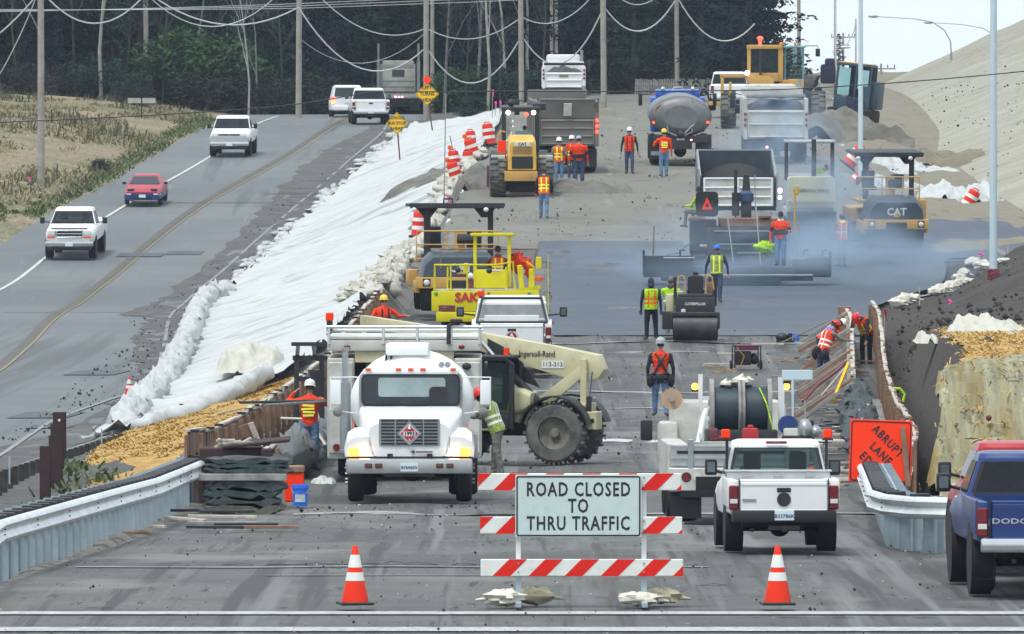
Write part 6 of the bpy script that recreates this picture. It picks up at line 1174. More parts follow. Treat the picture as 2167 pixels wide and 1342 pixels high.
for s in(-1,1):
    Q(v,'work_lamp','lampamber' if s<0 else 'lampwhite',E(s*1.02,-2.68,1.86,.07,.05,.07)); Q(v,'stop_lamp','lampred',*[E(s*1.0+q,-2.68,1.68,.06,.04,.05) for q in(-.06,.08)]); Q(v,'mud_flap','black',B(s*.92,-2.5,.72,.62,.03,.95)); Q(v,'flap_plate','steel',B(s*.92,-2.53,.45,.5,.02,.16)); Q(v,'low_lamp','lamppink',E(s*.42,-2.8,.98,.04,.03,.04)); Q(v,'mirror','black',B(s*1.5,3.6,2.4,.16,.1,.5,.03),T([(s*1.1,3.6,2.6),(s*1.5,3.6,2.6)],.02,5))
    for y in(-1.9,-.55): wheel(v,s*.92,y,.52,.56,'steel')
    wheel(v,s*1.05,3.6,.52,.3,'steel')
setv(v,1439,333,3.2,0,D=338)
# ---------- double drum rollers with flat canopy
def drumroller(label,cw=2.35,tyres=False,group='asphalt rollers'):
    t=thing('road_roller',label,'road roller',group=group); w=cw*.37
    Q(t,'canopy','dark',B(0,.6,3.12,cw,1.9,.10,.03),B(0,-.3,3.10,cw*.98,.12,.16,.02)); Q(t,'canopy_post','dark',B(-cw*.30,.2,2.3,.2,.16,1.6,.02),B(cw*.36,.2,2.3,.16,.16,1.6,.02),*[YP([(s*cw*.30-(.35 if s<0 else .35),3.06),(s*cw*.30+.35,3.06),(s*cw*.30+.1,2.75),(s*cw*.30-.1,2.75)],.13,.27) for s in(-1,1)])
    Q(t,'canopy_lamp','clear',*[E(q,-.40,2.98,.08,.05,.07) for q in(-cw*.45,cw*.30)])
    Q(t,'hood','hoodgrey' if 'hoodgrey' in MATS else mat('hoodgrey',(.05,.065,.085),.4,0,.15,3),LO([[(x,y,z) for x,z in YPt] for y,YPt in((-1.95,[(-w*1.05,1.02),(-w*.98,1.35),(-w*.75,1.58),(w*.75,1.58),(w*.98,1.35),(w*1.05,1.02)]),(-1.75,[(-w*1.12,1.0),(-w*1.03,1.45),(-w*.8,1.70),(w*.8,1.70),(w*1.03,1.45),(w*1.12,1.0)]),(-.6,[(-w*1.12,1.0),(-w*1.03,1.5),(-w*.8,1.75),(w*.8,1.75),(w*1.03,1.5),(w*1.12,1.0)]))],False)); 
    Q(t,'hood_lettering','clear',TX('CAT',.34,0,-1.975,1.26,bold=.03)); Q(t,'lettering_triangle','catyellow',YP([(-.12,1.09),(.12,1.09),(0,1.22)],-1.985,-1.975))
    fr=Q(t,'frame','catyellow',B(0,-1.85,.84,w*2.5,.22,.34,.03),*[B(s*(w*1.2),-1.1,.72,.12,1.5,.36,.03) for s in(-1,1)],B(w*1.25,.3,1.1,.4,1.2,.9,.04),B(0,1.6,.95,w*2.6,1.6,.5,.05)); Q(fr,'number_panel','black',B(0,-1.965,.80,.72,.02,.22,.01)); Q(fr,'headlight','clear',*[E(s*w*.95,-1.97,.84,.09,.03,.09,12,8) for s in(-1,1)],); Q(fr,'lamp_surround','black',*[B(s*w*.95,-1.955,.84,.24,.02,.24,.02) for s in(-1,1)])
    for y in(-1.3,1.6):
        if not tyres: d_=Q(t,'drum','drum',C(-w*1.08,y,.60,w*1.08,y,.60,.60,n=40)); Q(d_,'drum_hub','steel',C(-w*1.1,y,.6,w*1.1,y,.6,.22))
        else:
            for q in(-1,-.35,.35,1): wheel(t,q*w*.9,y,.48,.40)
    Q(t,'platform','catyellow',B(0,.3,1.5,w*2.3,1.3,.1,.02),B(.1,.0,1.95,.28,.3,.8,.04,rx=-12)); Q(t,'console','dark',B(.25,-.25,2.12,.5,.3,.22,.04,rx=-20)); Q(t,'seat','black',B(-w*.6,.6,1.9,.45,.5,.12,.03),B(-w*.6,.85,2.2,.45,.1,.55,.04),B(w*.55,.85,2.1,.45,.1,.5,.04))
    Q(t,'railing','catyellow',*[T([(-w*1.15,y,1.5),(-w*1.15,y,2.35),(w*1.15,y,2.35),(w*1.15,y,1.5)],.025,6) for y in(-.5,)],C(-w*1.15,-.5,1.95,w*1.15,-.5,1.95,.02),C(-w*.3,-.5,1.5,-w*.3,-.5,2.35,.02),C(w*.5,-.5,1.5,w*.5,-.5,2.35,.02)); Q(t,'underbody','under',B(0,.2,.75,w*1.6,2.6,.5))
    return t
v=drumroller('canopied double drum roller facing the camera on the right of the fresh asphalt',2.4); setv(v,1880,541,2.6,0,D=289,yaw=7)
v=drumroller('dark hooded canopy roller half behind the yellow roller on the left',2.85,True); x=gx(965,250); v.location=(x,252,H(x,252)+.25); v.rotation_euler=(R(-.5),0,R(4)); Q(v,'canopy_beacon','black',T([(-.35,.4,3.16),(-.35,.4,3.3),(-.1,.4,3.3),(-.1,.4,3.16)],.03,6))
# ---------- yellow roller with SAKAI lettering
v=thing('road_roller','bright yellow tyre roller with red SAKAI lettering behind the heavy white pickup','road roller',group='asphalt rollers')
bd=Q(v,'body','yellow',B(0,-1.9,1.01,2.95,.35,.56,.03),B(0,0,.98,2.8,3.6,.5,.04),B(-.2,-2.02,.58,2.3,.2,.28,.05),YP([(.55,1.28),(1.5,1.45),(1.5,1.28)],-2.05,-.5)); Q(bd,'red_lettering','redink',TX('SAKAI',.34,-.35,-2.09,1.10,bold=.05,sx=1.05)); Q(bd,'lamp_panel','maroon',B(-1.05,-2.085,.82,.45,.02,.16,.01)); Q(bd,'vent_panel','dark',B(.1,-2.085,.90,.58,.02,.36,.01)); Q(bd,'side_bracket','yellow',B(1.52,-1.8,.85,.26,.3,.6,.03)); Q(bd,'bolt','green',*[E(q,-2.09,1.22,.05,.02,.05) for q in(-1.35,1.2)])
for q in(-1.05,-.35,.35,1.05):
    wheel(v,q*.95,-1.35,.48,.42); wheel(v,q*.95,1.35,.48,.42)
Q(v,'deck','offwhite',B(0,-.2,1.32,2.8,3.2,.06,.01)); Q(v,'canopy','yellow',B(.15,.1,2.84,1.2,1.3,.09,.04)); Q(v,'canopy_post','yellow',*[B(.15+s*.47,-.4,2.1,.09,.09,1.45,.01) for s in(-1,1)],*[B(.15+s*.47,.6,2.1,.07,.07,1.45,.01) for s in(-1,1)]); Q(v,'console_box','yellow',B(.15,-.45,1.62,.86,.35,.52,.03)); Q(v,'console_label','clear',B(.2,-.63,1.86,.42,.01,.05)); Q(v,'seat','black',B(.3,.05,1.75,.6,.15,.6,.05),B(.3,.2,1.55,.55,.5,.14,.04))
Q(v,'railing','yellow',T([(-1.4,-1.9,1.3),(-1.4,-1.9,2.0),(.3,-1.9,2.0),(.75,-1.9,2.08),(.8,-1.9,1.35)],.028,6),*[C(q,-1.9,1.3,q,-1.9,2.0,.024) for q in(-.95,-.5)],T([(1.3,-1.6,1.35),(1.3,-1.6,1.95),(1.1,-1.6,2.1)],.026,6),*[C(q,-1.4,1.3,q,-1.4,1.95,.024) for q in(-1.4,-1.05,.55,1.0)],B(.95,-1.2,1.65,.14,.1,.7,.02,ry=-6),B(1.25,-1.2,1.6,.16,.1,.6,.02))
Q(v,'rear_rail','wood',T([(-1.3,1.2,1.9),(-1.3,1.2,2.45),(.9,1.2,2.45),(1.35,1.2,2.45),(1.2,1.2,1.6)],.03,6)); Q(v,'mirror','yellow',B(1.45,-1.7,2.05,.16,.08,.34,.02),B(-.55,-1.5,1.9,.14,.08,.3,.02)); Q(v,'extinguisher','maroon',C(-.42,-1.5,1.33,-.42,-1.5,1.62,.09)); Q(v,'extinguisher_top','white',E(-.42,-1.5,1.7,.08,.08,.09)); Q(v,'turn_lamp','orangelens',B(1.45,-1.4,1.62,.22,.1,.12,.02)); Q(v,'work_lamp','black',E(-.75,-1.95,1.86,.08,.05,.08),E(.1,-1.95,1.84,.08,.05,.08)); Q(v,'underbody','under',B(0,0,.6,2.4,3.6,.4))
x=gx(1030,232); v.location=(x,234.2,H(x,234)+.32); v.rotation_euler=(R(-1.2),0,R(-1)); SK=v
# ---------- small black double drum roller
v=thing('road_roller','small black roller from behind, parked beside the man in the blue hood','road roller',group='asphalt rollers'); s=76.0
Q(v,'drum','drum',C(-.62,.95,.36,.62,.95,.36,.36,n=40)); dr=Q(v,'drum','drum',C(-.62,-.95,.36,.62,-.95,.36,.36,n=40)); Q(dr,'seam_line','black',C(-.07,-.95,.36,-.055,-.95,.36,.364,n=40)); Q(v,'frame','dark',B(0,-.95,.74,1.36,.5,.12,.02),*[B(q*.66,-.95,.55,.06,.55,.45,.02) for q in(-1,1)],B(-.78,.2,.55,.3,1.8,.5,.03)); b_=Q(v,'engine_box','dark',B(0,-.75,1.0,1.1,.7,.42,.04),B(0,-.7,1.24,.98,.6,.12,.04)); Q(b_,'rear_lettering','clear',TX('CATERPILLAR',.105,.0,-1.115,1.02,bold=.03,sx=.9)); Q(b_,'square_lamp','clear',B(-.33,-1.11,.82,.12,.02,.12,.02))
Q(v,'seat','black',LO([[(x_,y,z) for x_,z in rrect(0,1.55,.22*k,.26*k,.08)] for y,k in((-.35,.9),(-.32,1),(-.2,1))]),B(0,.0,1.35,.5,.5,.12,.04),B(0,-.28,1.85,.14,.06,.12,.03)); Q(v,'roll_bar','black',*[T([(q*.55,-.4,.95),(q*.58,-.4,1.75)],.045,6) for q in(-1,1)]); Q(v,'armrest_hoop','catyellow',*[T([(q*.30,-.5,1.3),(q*.30,-.5,1.72),(q*.36,-.5,1.8),(q*.46,-.5,1.78),(q*.52,-.5,1.4)],.022,6) for q in(-1,1)]); Q(v,'side_panel','cream',B(-.72,.1,1.0,.2,1.1,.55,.03),B(-.45,.2,1.2,.2,.8,.3,.03)); Q(v,'steering_box','wood',B(.38,.1,1.45,.2,.2,.3,.03)); Q(v,'lever','black',T([(.38,.1,1.6),(.40,.0,1.75)],.02,5)); x=gx(1474,237.5); v.location=(x,238.6,H(x,238.6)+.06); v.rotation_euler=(0,0,R(-2))
# ---------- wheeled soil compactor (yellow hood, rear view)
v=thing('soil_compactor','yellow wheeled soil compactor with dark cab frame, rear to the camera','soil compactor'); s=57.3
h=Q(v,'engine_hood','catyellow2' if 'catyellow2' in MATS else mat('catyellow2',(.66,.40,.07),.4,0,.08,3,0,None,(.25,.17,.08),.32,2),LO([[(x_,y,z) for x_,z in YPt] for y,YPt in((-2.2,[(-.50,.98),(-.47,1.9),(-.40,2.02),(.40,2.02),(.47,1.9),(.50,.98)]),(-2.0,[(-.54,.95),(-.50,2.0),(-.42,2.1),(.42,2.1),(.50,2.0),(.54,.95)]),(-.4,[(-.54,.95),(-.5,2.1),(-.42,2.2),(.42,2.2),(.5,2.1),(.54,.95)]))],False)); Q(h,'radiator_grille','black',B(0,-2.22,1.26,.78,.03,.46,.02)); Q(h,'louvre','wood',*[B(0,-2.22,1.60+.055*i,.72,.02,.018) for i in range(5)]); Q(h,'badge','clear',B(0,-2.225,1.94,.60,.02,.15,.01)); Q(h,'badge_lettering','ink',TX('CAT',.16,0,-2.24,1.94,bold=.03))
Q(v,'rear_frame','catyellow',B(-.05,-2.25,.76,1.22,.3,.36,.03)); Q(v,'cab_frame','black',*[B(x_,y,2.2,.12,.12,1.9,.02) for x_ in(-.62,.62) for y in(-.3,1.1)],B(0,.4,3.15,1.45,1.7,.14,.04),B(0,-.35,3.1,1.42,.08,.10)); Q(v,'cab_base','catyellow',B(0,.4,1.25,1.6,1.6,.3,.04)); Q(v,'seat','teal',B(.1,.2,2.0,.6,.15,.6,.06)); Q(v,'roof_lamp','lampwhite',*[E(x_,-.45,3.02,.08,.05,.08) for x_ in(-.48,.46)]); Q(v,'red_beacon','lampred',E(.2,-.45,2.95,.07,.05,.07)); Q(v,'ladder_rail','catyellow',T([(-.85,-.6,1.2),(-.85,-.6,2.2),(-.75,-.6,2.35),(-.6,-.5,2.3)],.035,6)); Q(v,'fender','offwhite',B(-.88,-1.2,1.42,.52,.9,.16,.03),B(.88,-1.2,1.42,.52,.9,.16,.03)); Q(v,'orange_board','signorange',B(-.72,-.8,1.75,.3,.03,.5,.01)); Q(v,'under_axle','under',B(0,-1.3,.72,1.2,.4,.5),B(0,-1.9,.45,.9,.1,.6)); Q(v,'warning_horn','dark',E(-.35,.2,3.35,.14,.14,.14),B(.7,.6,3.2,.5,.6,.25,.05)); Q(v,'front_drum','drum',C(-1.05,2.0,.75,1.05,2.0,.75,.75,n=36)); 
for q in(-1,1): wheel(v,q*.88,-1.2,.76,.60,'offwhite',.5,'tread',20)
Q(v,'left_wheel_weight','rust',B(-1.25,-1.2,.7,.08,.3,.8,.03)); setv(v,1102,425,3.2,0,D=314.5,yaw=1.5)
person('operator in dark jacket seated in the wheeled soil compactor cab',(v.location.x+.15,v.location.y+.45,v.location.z+1.75),0,1.6,'blackcloth','blackcloth',hat='cap',hatc='blackcloth',seat=True,arms=(((-.2,.6,-.6),(0,1,.1)),((-.2,.6,-.6),(0,1,.1))))
# ---------- white canopy roller behind the paver (INGERSOLL RAND)
v=thing('road_roller','cream canopy roller with INGERSOLL RAND lettering in the smoke right of the paver','road roller',group='asphalt rollers')
Q(v,'engine_hood','cream',LO([[(x_,y,z) for x_,z in rrect(0,1.72,.80,.52,.12,3)] for y in(-2.0,-1.9,-.6)]),B(0,-1.6,1.25,1.7,.8,.4,.04)); Q(v,'hood_lettering','dark',TX('INGERSOLL RAND',.155,0,-2.02,1.78,bold=.02)); Q(v,'cab_post','dark',*[B(x_,y,2.75,.08,.08,1.4,.01) for x_ in(-.8,.78) for y in(-.4,1.0)]); Q(v,'canopy','steel',B(0,.3,3.40,1.75,1.7,.08,.02)); Q(v,'exhaust','dark',C(.10,-1.0,2.2,.10,-1.0,3.5,.08)); [Q(v,'drum','drum',C(-.84,yy,.62,.84,yy,.62,.62,n=36)) for yy in(-1.3,1.6)]; Q(v,'frame','offwhite',B(0,-.0,1.0,1.75,3.4,.3,.03)); Q(v,'water_tank','offwhite',B(0,.2,1.9,1.4,1.0,.8,.08)); Q(v,'rear_bumper','dark',B(0,-1.95,1.1,1.5,.1,.2)); x=gx(1718,290); v.location=(x,292,H(x,292)+.05); v.rotation_euler=(R(1.5),0,R(0))
person('operator in lime jacket bending in the cab of the cream roller',(v.location.x,v.location.y+.2,v.location.z+2.1),-90,1.75,'lime','khaki',hat='none',lean=55,seat=True,arms=(((-.1,.6,-.6),(0,1,.1)),((-.1,.6,-.6),(0,1,.1))),bulk=1.3)
# ---------- asphalt paver
v=thing('asphalt_paver','black asphalt paver with wide screed laying the new mat in blue smoke','asphalt paver'); s=66.0
X=lambda px:(px-1560)/s
Z=lambda py:(592-py)/s
Q(v,'tractor_body','dark',B(X(1575),0,1.15,2.35,3.2,1.3,.05),B(X(1560),-1.0,.55,3.2,1.0,.6,.04),B(X(1490),-.8,1.5,.85,.8,1.1,.04)); Q(v,'deck_panel','wood',B(X(1590),-.2,1.95,2.0,1.6,.28,.02)); Q(v,'body_rail','steel',B(X(1575),-1.62,1.70,1.9,.04,.04),B(X(1575),-1.62,1.28,1.6,.04,.04),B(X(1580),-1.62,1.0,1.5,.04,.04)); Q(v,'body_panel','black',B(X(1575),-1.61,1.45,2.0,.02,.2,.01),B(X(1545),-1.63,.95,.5,.04,.4,.02),B(X(1600),-1.63,.75,.6,.04,.3,.02))
for q in(-1,1): Q(v,'track','under',B(q*1.0,.8,.45,.4,3.0,.8,.15))
sc=Q(v,'screed','black',B(X(1560),-2.1,.42,X(1757)-X(1362),.7,.34,.02),B(X(1560),-2.45,.22,X(1720)-X(1400),.25,.16,.02),B(X(1580),-2.5,.12,2.2,.3,.10,.02)); Q(sc,'screed_wing','dark',B(X(1415),-2.5,.70,X(1470)-X(1364),.12,.48,.02),B(X(1715),-2.5,.68,X(1757)-X(1680),.12,.42,.02)); Q(sc,'end_plate','black',B(X(1363),-2.3,.72,.06,.9,.8,.01),B(X(1756),-2.3,.70,.06,.9,.75,.01)); Q(sc,'white_edge','clear',B(X(1437),-2.58,.88,1.0,.02,.03),B(X(1690),-2.58,.86,.5,.02,.03)); Q(sc,'hand_wheel','dark',*[T([(X(p),-2.3,.9),(X(p),-2.3,1.1),(X(p)+.15,-2.3,1.12)],.03,5) for p in(1440,1465,1700,1740)]); Q(sc,'walkway','steel',B(X(1600),-2.75,.33,3.6,.4,.05,.01))
Q(v,'sighting_rod','wood',C(X(1383),-2.3,.9,X(1383)+.03,-2.3,1.88,.025)); Q(v,'chain','chain',T([(X(1412),-2.2,.95),(X(1435),-2.1,1.0),(X(1462),-2,1.35)],.02,4),T([(X(1685),-2.2,.95),(X(1735),-2.2,.95),(X(1762),-2.2,1.1)],.02,4),T([(X(1690),-1.8,1.8),(X(1684),-1.9,1.3),(X(1690),-2,.9)],.025,5)); Q(v,'rake_pole','steel',C(X(1538),-2.3,2.4,X(1552),-2.6,.7,.022),C(X(1600),-2.2,2.5,X(1609),-2.6,.65,.022),C(X(1598),-1.7,3.5,X(1600),-1.7,2.2,.018))
Q(v,'exhaust_muffler','dark',C(X(1560),-.4,2.15,X(1560),-.4,2.9,.12),C(X(1560),-.4,2.9,X(1560),-.4,3.65,.055),B(X(1560),-.4,1.9,.04,.04,.8)); Q(v,'fume_stack','dark',C(X(1583),-.2,1.7,X(1583),-.2,2.6,.17),C(X(1583),-.2,2.9,X(1583),-.2,3.4,.14,.10),B(X(1583),-.2,3.43,.16,.16,.1,.02)); Q(v,'blue_fan_housing','bluedark' if 'bluedark' in MATS else mat('bluedark',(.03,.06,.13),.5,0,.2,3),LA([(.12,-.22),(.24,-.12),(.24,.12),(.12,.22)],20,(X(1583),-.2,2.75)))
Q(v,'fuel_cap','wood',LA([(.1,0),(.2,.06),(.2,.12),(.05,.14)],16,(X(1621),-1.0,2.05))); Q(v,'operator_platform','wood',B(X(1485),-1.0,1.75,.16,.3,1.2,.02),B(X(1478),-1.0,2.1,.5,.6,.1,.02)); st=Q(v,'operator_seat','black',LO([[(X(1498)+a,y,z) for a,z in rrect(0,2.55,.36,.40,.12,3)] for y in(-1.25,-1.15,-1.0)])); Q(st,'warning_triangle','lampredtri' if 'lampredtri' in MATS else mat('lampredtri',(.9,.04,.02),.4,0,.03),YP([(X(1487),2.38),(X(1510),2.38),(X(1498),2.78)],-1.285,-1.262)); Q(st,'triangle_centre','black',YP([(X(1494),2.47),(X(1502),2.47),(X(1498),2.60)],-1.30,-1.288)); Q(st,'armrest','black',B(X(1475),-1.3,2.0,.2,.3,.14,.03),B(X(1518),-1.3,2.65,.12,.4,.2,.03)); Q(v,'plate_white','clear',B(X(1493),-1.3,1.23,.3,.02,.07),); Q(v,'warning_post','catyellow',B(X(1684),-1.2,2.35,.06,.06,1.4,.01),B(X(1688),-1.25,3.0,.12,.08,.3,.02)); Q(v,'hopper','under',B(0,2.0,.9,2.8,1.6,.9,.05))
D=271.5; x=gx(1560,D); v.location=(x,D+2.4,H(x,D+1)+.04); v.rotation_euler=(R(1.0),0,0); PV=v
tag(Q(None,'lime_jacket','lime',E(gx(1620,269),269,gz(524,269),.30,.12,.17,14,9,jit=1.2,seed=4),ang=0),'lime jacket hung on the paver beside the man in the red jacket','jacket')
person('paver operator in black cap and lime vest seated high on the left of the paver',(v.location.x+X(1483),v.location.y-.75,v.location.z+2.28),50,1.7,'greycloth','khaki',hat='cap',hatc='blackcloth',vest='lime',vstripe='reflyel',seat=True,sleeve='lime',arms=(((-.2,.5,-.8),(0,1,-.1)),((-.2,.5,-.8),(0,1,-.1))),hood='khaki')
person('driver in orange and lime vest seated under the yellow canopy',(SK.location.x+.3,SK.location.y+.05,SK.location.z+1.72),8,1.7,'maroon','blackcloth',hat='cap',hatc='blackcloth',vest='hiviso',seat=True,sleeve='maroon',arms=(((-.5,.6,-.4),(0,1,-.1)),((-.3,.5,-.8),(0,1,-.1))),hood='maroon')
tag(Q(None,'orange_bag','hivis',E(SK.location.x+.85,SK.location.y+.6,SK.location.z+2.05,.28,.2,.24,12,8,jit=1),E(SK.location.x+1.15,SK.location.y+.6,SK.location.z+1.9,.14,.15,.22,10,7,jit=1),ang=0),'orange jacket heaped on the right side of the yellow roller platform','jacket')
# ---------- yellow motor grader and far machines
v=thing('motor_grader','yellow grader with tall cab and red beacon above the tarped white dump truck','grader')
Q(v,'cab','catyellow',B(-.35,0,3.55,1.55,1.5,.18,.04),B(-1.05,-.6,2.75,.16,.2,1.6,.02),B(.35,-.6,2.75,.22,.2,1.6,.02),B(-.35,-.6,2.15,1.3,.2,.5,.02)); Q(v,'cab_glass','glass',B(-.35,-.62,2.95,1.2,.04,1.0),B(.95,-.4,2.8,.8,.04,1.4)); Q(v,'side_cab','teal',*[B(x_,-.45,2.8,.08,.1,1.6,.01) for x_ in(.55,1.35)],B(.95,-.3,3.55,1.0,1.0,.08,.02)); Q(v,'front_frame','catyellow',B(-1.75,-1.2,2.25,1.2,.2,.14,.03),B(-2.25,-1.2,1.7,.14,.2,1.2,.03),B(-1.9,-1.3,1.55,.12,.2,.9,.03),B(-.6,-1.4,1.9,.9,.4,.7,.04),B(-.1,-1.5,1.75,.25,.3,.8,.03),B(-2.3,-1.2,1.05,1.1,.3,.18,.03),B(1.0,-1.2,1.9,.7,.4,.45,.05)); Q(v,'red_beacon','lampred',C(-.55,-.2,3.64,-.55,-.2,3.95,.07),E(-.55,-.2,3.93,.13,.13,.10)); Q(v,'work_lamp','lampwhite',E(-1.15,-1.2,2.4,.1,.06,.1)); Q(v,'exhaust','dark',C(-.55,-.9,2.3,-.55,-.9,3.4,.06)); Q(v,'mirror','black',B(2.0,-.4,3.3,.2,.1,.35,.03),T([(1.4,-.4,3.6),(2.0,-.4,3.6),(2.0,-.4,3.3)],.02,5)); Q(v,'engine','catyellow',B(0,.8,1.5,1.4,3,1.2,.08)); Q(v,'amber_rotor','amber',B(1.0,-.3,3.68,.12,.12,.15,.03),E(.4,-.2,3.68,.1,.1,.08))
for q in(-2.0,2.0): wheel(v,q,-1.0,.78,.62,'catyellow',.5,'tread',18); wheel(v,q*.9,2.6,.78,.5,'catyellow',.5,'tread',18)
Q(v,'axle','under',B(0,-1.0,.8,4,.4,.4)); x=gx(1637,398); v.location=(x,400,H(x,400)+.02); v.scale=(1.06,)*3
v=thing('excavator','teal cabbed tracked machine tilted on the dirt mound left of the embankment','excavator')
Q(v,'cab','tealdark' if 'tealdark' in MATS else mat('tealdark',(.03,.06,.09),.5,0,.2,2),*[B(x_,y,1.9,.10,.1,1.7,.02) for x_ in(-.8,.1,.8) for y in(-.7,.7)],B(0,0,2.75,1.7,1.5,.12,.04),B(0,0,.9,1.7,1.6,.7,.05),B(.15,.5,1.9,1.3,.1,1.6,.02),B(.95,.3,1.4,.5,1.6,1.3,.06),B(-.8,0,1.5,.12,1.4,.7,.02),B(.55,-.72,1.4,.5,.05,.8)); Q(v,'cab_glass','tealglass' if 'tealglass' in MATS else mat('tealglass',(.25,.45,.48),.2,0,.2,1),B(-.45,-.72,1.95,.55,.03,1.3),B(.45,-.72,2.1,.5,.03,.9)); Q(v,'roof_trim','catyellow',B(0,-.1,2.83,1.6,1.3,.05,.02)); Q(v,'track','under',*[B(q*.85,.1,.35,.45,2.6,.7,.15) for q in(-1,1)]); Q(v,'dark_body','navy',B(.2,-.85,.85,.8,.4,.8,.06)); x=gx(1806,398); v.location=(x,400,H(x,400)+.2); v.rotation_euler=(0,R(6),R(-12))
v=thing('excavator','small hazy dark machine beyond the grader, left of the lamp pole','excavator'); Q(v,'body','navy',B(0,0,1.6,.9,1.4,1.2,.2),B(.1,-.3,2.3,.6,.8,.5,.15)); Q(v,'track','under',*[B(q*.6,0,.4,.4,2.4,.8,.15) for q in(-1,1)]); Q(v,'counterweight','greycloth',E(-1.4,.5,1.2,.9,.8,.7,12,8,jit=.5)); x=gx(1752,520); v.location=(x,520,H(x,520))
v=pickup('distant pale van half hidden behind the yellow grader wheel',2.0,5.2,1.95,1.3,1.2,.55,'white',rear='x',mir=.02,cat='van',bed=False); x=gx(1545,430); v.location=(x,432,H(x,432)+.4)
# ---------- guardrails
WP=[(0,0),(.055,.025),(.075,.07),(.02,.125),(.005,.155),(.02,.185),(.075,.24),(.055,.285),(0,.31)]
def guardrail(label,path,side,sp=.95,zr=.50,postm='galvpost'):
    P=[Vector((a,b,H(a,b))) for a,b in path]; t=thing('guardrail',label,'guardrail',P[0])
    # resample
    pts=[];
    for i in range(len(P)-1):
        n=max(2,int((P[i+1]-P[i]).length/.5)); pts+=[P[i].lerp(P[i+1],k/n) for k in range(n)]
    pts.append(P[-1]); o=P[0]; rings=[]; nrm=[]
    for i,p in enumerate(pts):
        d=(pts[min(i+1,len(pts)-1)]-pts[max(i-1,0)]); d.z=0; d.normalize(); n=Vector((d.y,-d.x,0))*side; nrm.append((d,n))
        rings.append([p-o+n*a+Vector((0,0,zr+b)) for a,b in WP]+[p-o+n*(a-.006)+Vector((0,0,zr+b)) for a,b in WP[::-1]])
    rail=Q(t,'rail','galv',LO(rings),ang=60)
    acc=0; last=None
    for i in range(1,len(pts)):
        acc+=(pts[i]-pts[i-1]).length
        if acc>=sp:
            acc=0; d,n=nrm[i]; p=pts[i]-o; a=math.degrees(math.atan2(d.y,d.x))
            q_=lambda k:(p.x-n.x*k,p.y-n.y*k)
            po=Q(t,'post',postm,B(*q_(.36),zr*.5+p.z+.10,.20,.035,zr+.42,.006,rz=a),B(*q_(.44),zr*.5+p.z+.10,.03,.15,zr+.42,rz=a),B(*q_(.28),zr*.5+p.z+.10,.03,.15,zr+.42,rz=a))
            Q(po,'blockout','dark',B(*q_(.15),zr+.18+p.z,.15,.26,.34,.01,rz=a))
            if i%8==0: Q(rail,'splice_bolts','dark',*[B(p.x+n.x*.06,p.y+n.y*.06,p.z+zr+q,.02,.02,.02,rz=a) for q in(.06,.12,.19,.25)])
    return t
gl_=[(-80,101),(-30,105.5),(0,109),(40,111.5),(90,114),(161,118.5),(220,122.5),(279,128),(330,134),(380,142),(425,150),(452,153.5)]
guardrail('long curved galvanised guardrail with close set posts along the lower left edge',[(gx(p,d),d) for p,d in gl_],1)
guardrail('short galvanised guardrail bending right beside the orange warning sign',[(gx(1812,153),153),(gx(1822,148),148),(gx(1832,138),138),(gx(1840,129),129),(gx(1846,123.5),123.5),(5.32,121.0),(5.62,119.8),(6.15,119.1),(7.0,118.8),(9,118.6),(12,118.5)],1,1.0)
# ---------- H piles and lagging wall at the left
for i,(x0,x1,y0,D) in enumerate([(84,106,945,150),(103,131,922,153),(107,134,898,156),(112,139,873,159)]):
    s=F/D; x=gx((x0+x1)/2,D); w=(x1-x0)/s; z1=gz(y0,D); z0=-1.3
    t=thing('steel_pile',['shortest and leftmost of the four rusty steel piles','second shortest of the four rusty steel piles','second tallest of the four rusty steel piles, a dark strip','tallest of the four rusty steel piles, with a bolt hole'][i],'steel pile',(x,D,z0),0,'rusty steel piles behind the left guardrail'); h=z1-z0
    Q(t,'flange','rustdark' if 'rustdark' in MATS else mat('rustdark',(.035,.016,.018),.85,0,.4,3,.004,8),B(0,-.12,h/2,w,.018,h),B(0,.12,h/2,w,.018,h)); Q(t,'web','rustdark',B(0,0,h/2,.015,.22,h)); 
    if i==3: Q(t,'bolt_hole','clear',LA([(.025,0),(.025,.01)],12,(.0,-.135,h-.14),'y'))
mat('lagging',(.030,.032,.030),.95,0,.45,3,.006,10,(.055,.06,.05),.4,3)
t=thing('lagging_wall','low dark timber lagging wall between the old road and the straw','retaining wall',(0,0,0))
n=30
for k in range(n):
    px=-90+k*(350/n); D=143+(172-143)*(k+3)/(n+3); x=gx(px+6,D); z1=gz(1035-(px+90)*.315,D)+.10; s=F/D; w=350/n/s
    Q(t,'board','lagging',B(x,D+rnd.uniform(-.03,.03),(z1-1.5)/2,w*.96,.08,z1+1.5,.01)); 
Q(t,'cap_light','galvpost',*[B(gx(px,D_p),D_p-.1,gz(1030-(px+90)*.315,D_p),.03,.03,.5) for px,D_p in((20,152),(115,160),(215,168))])
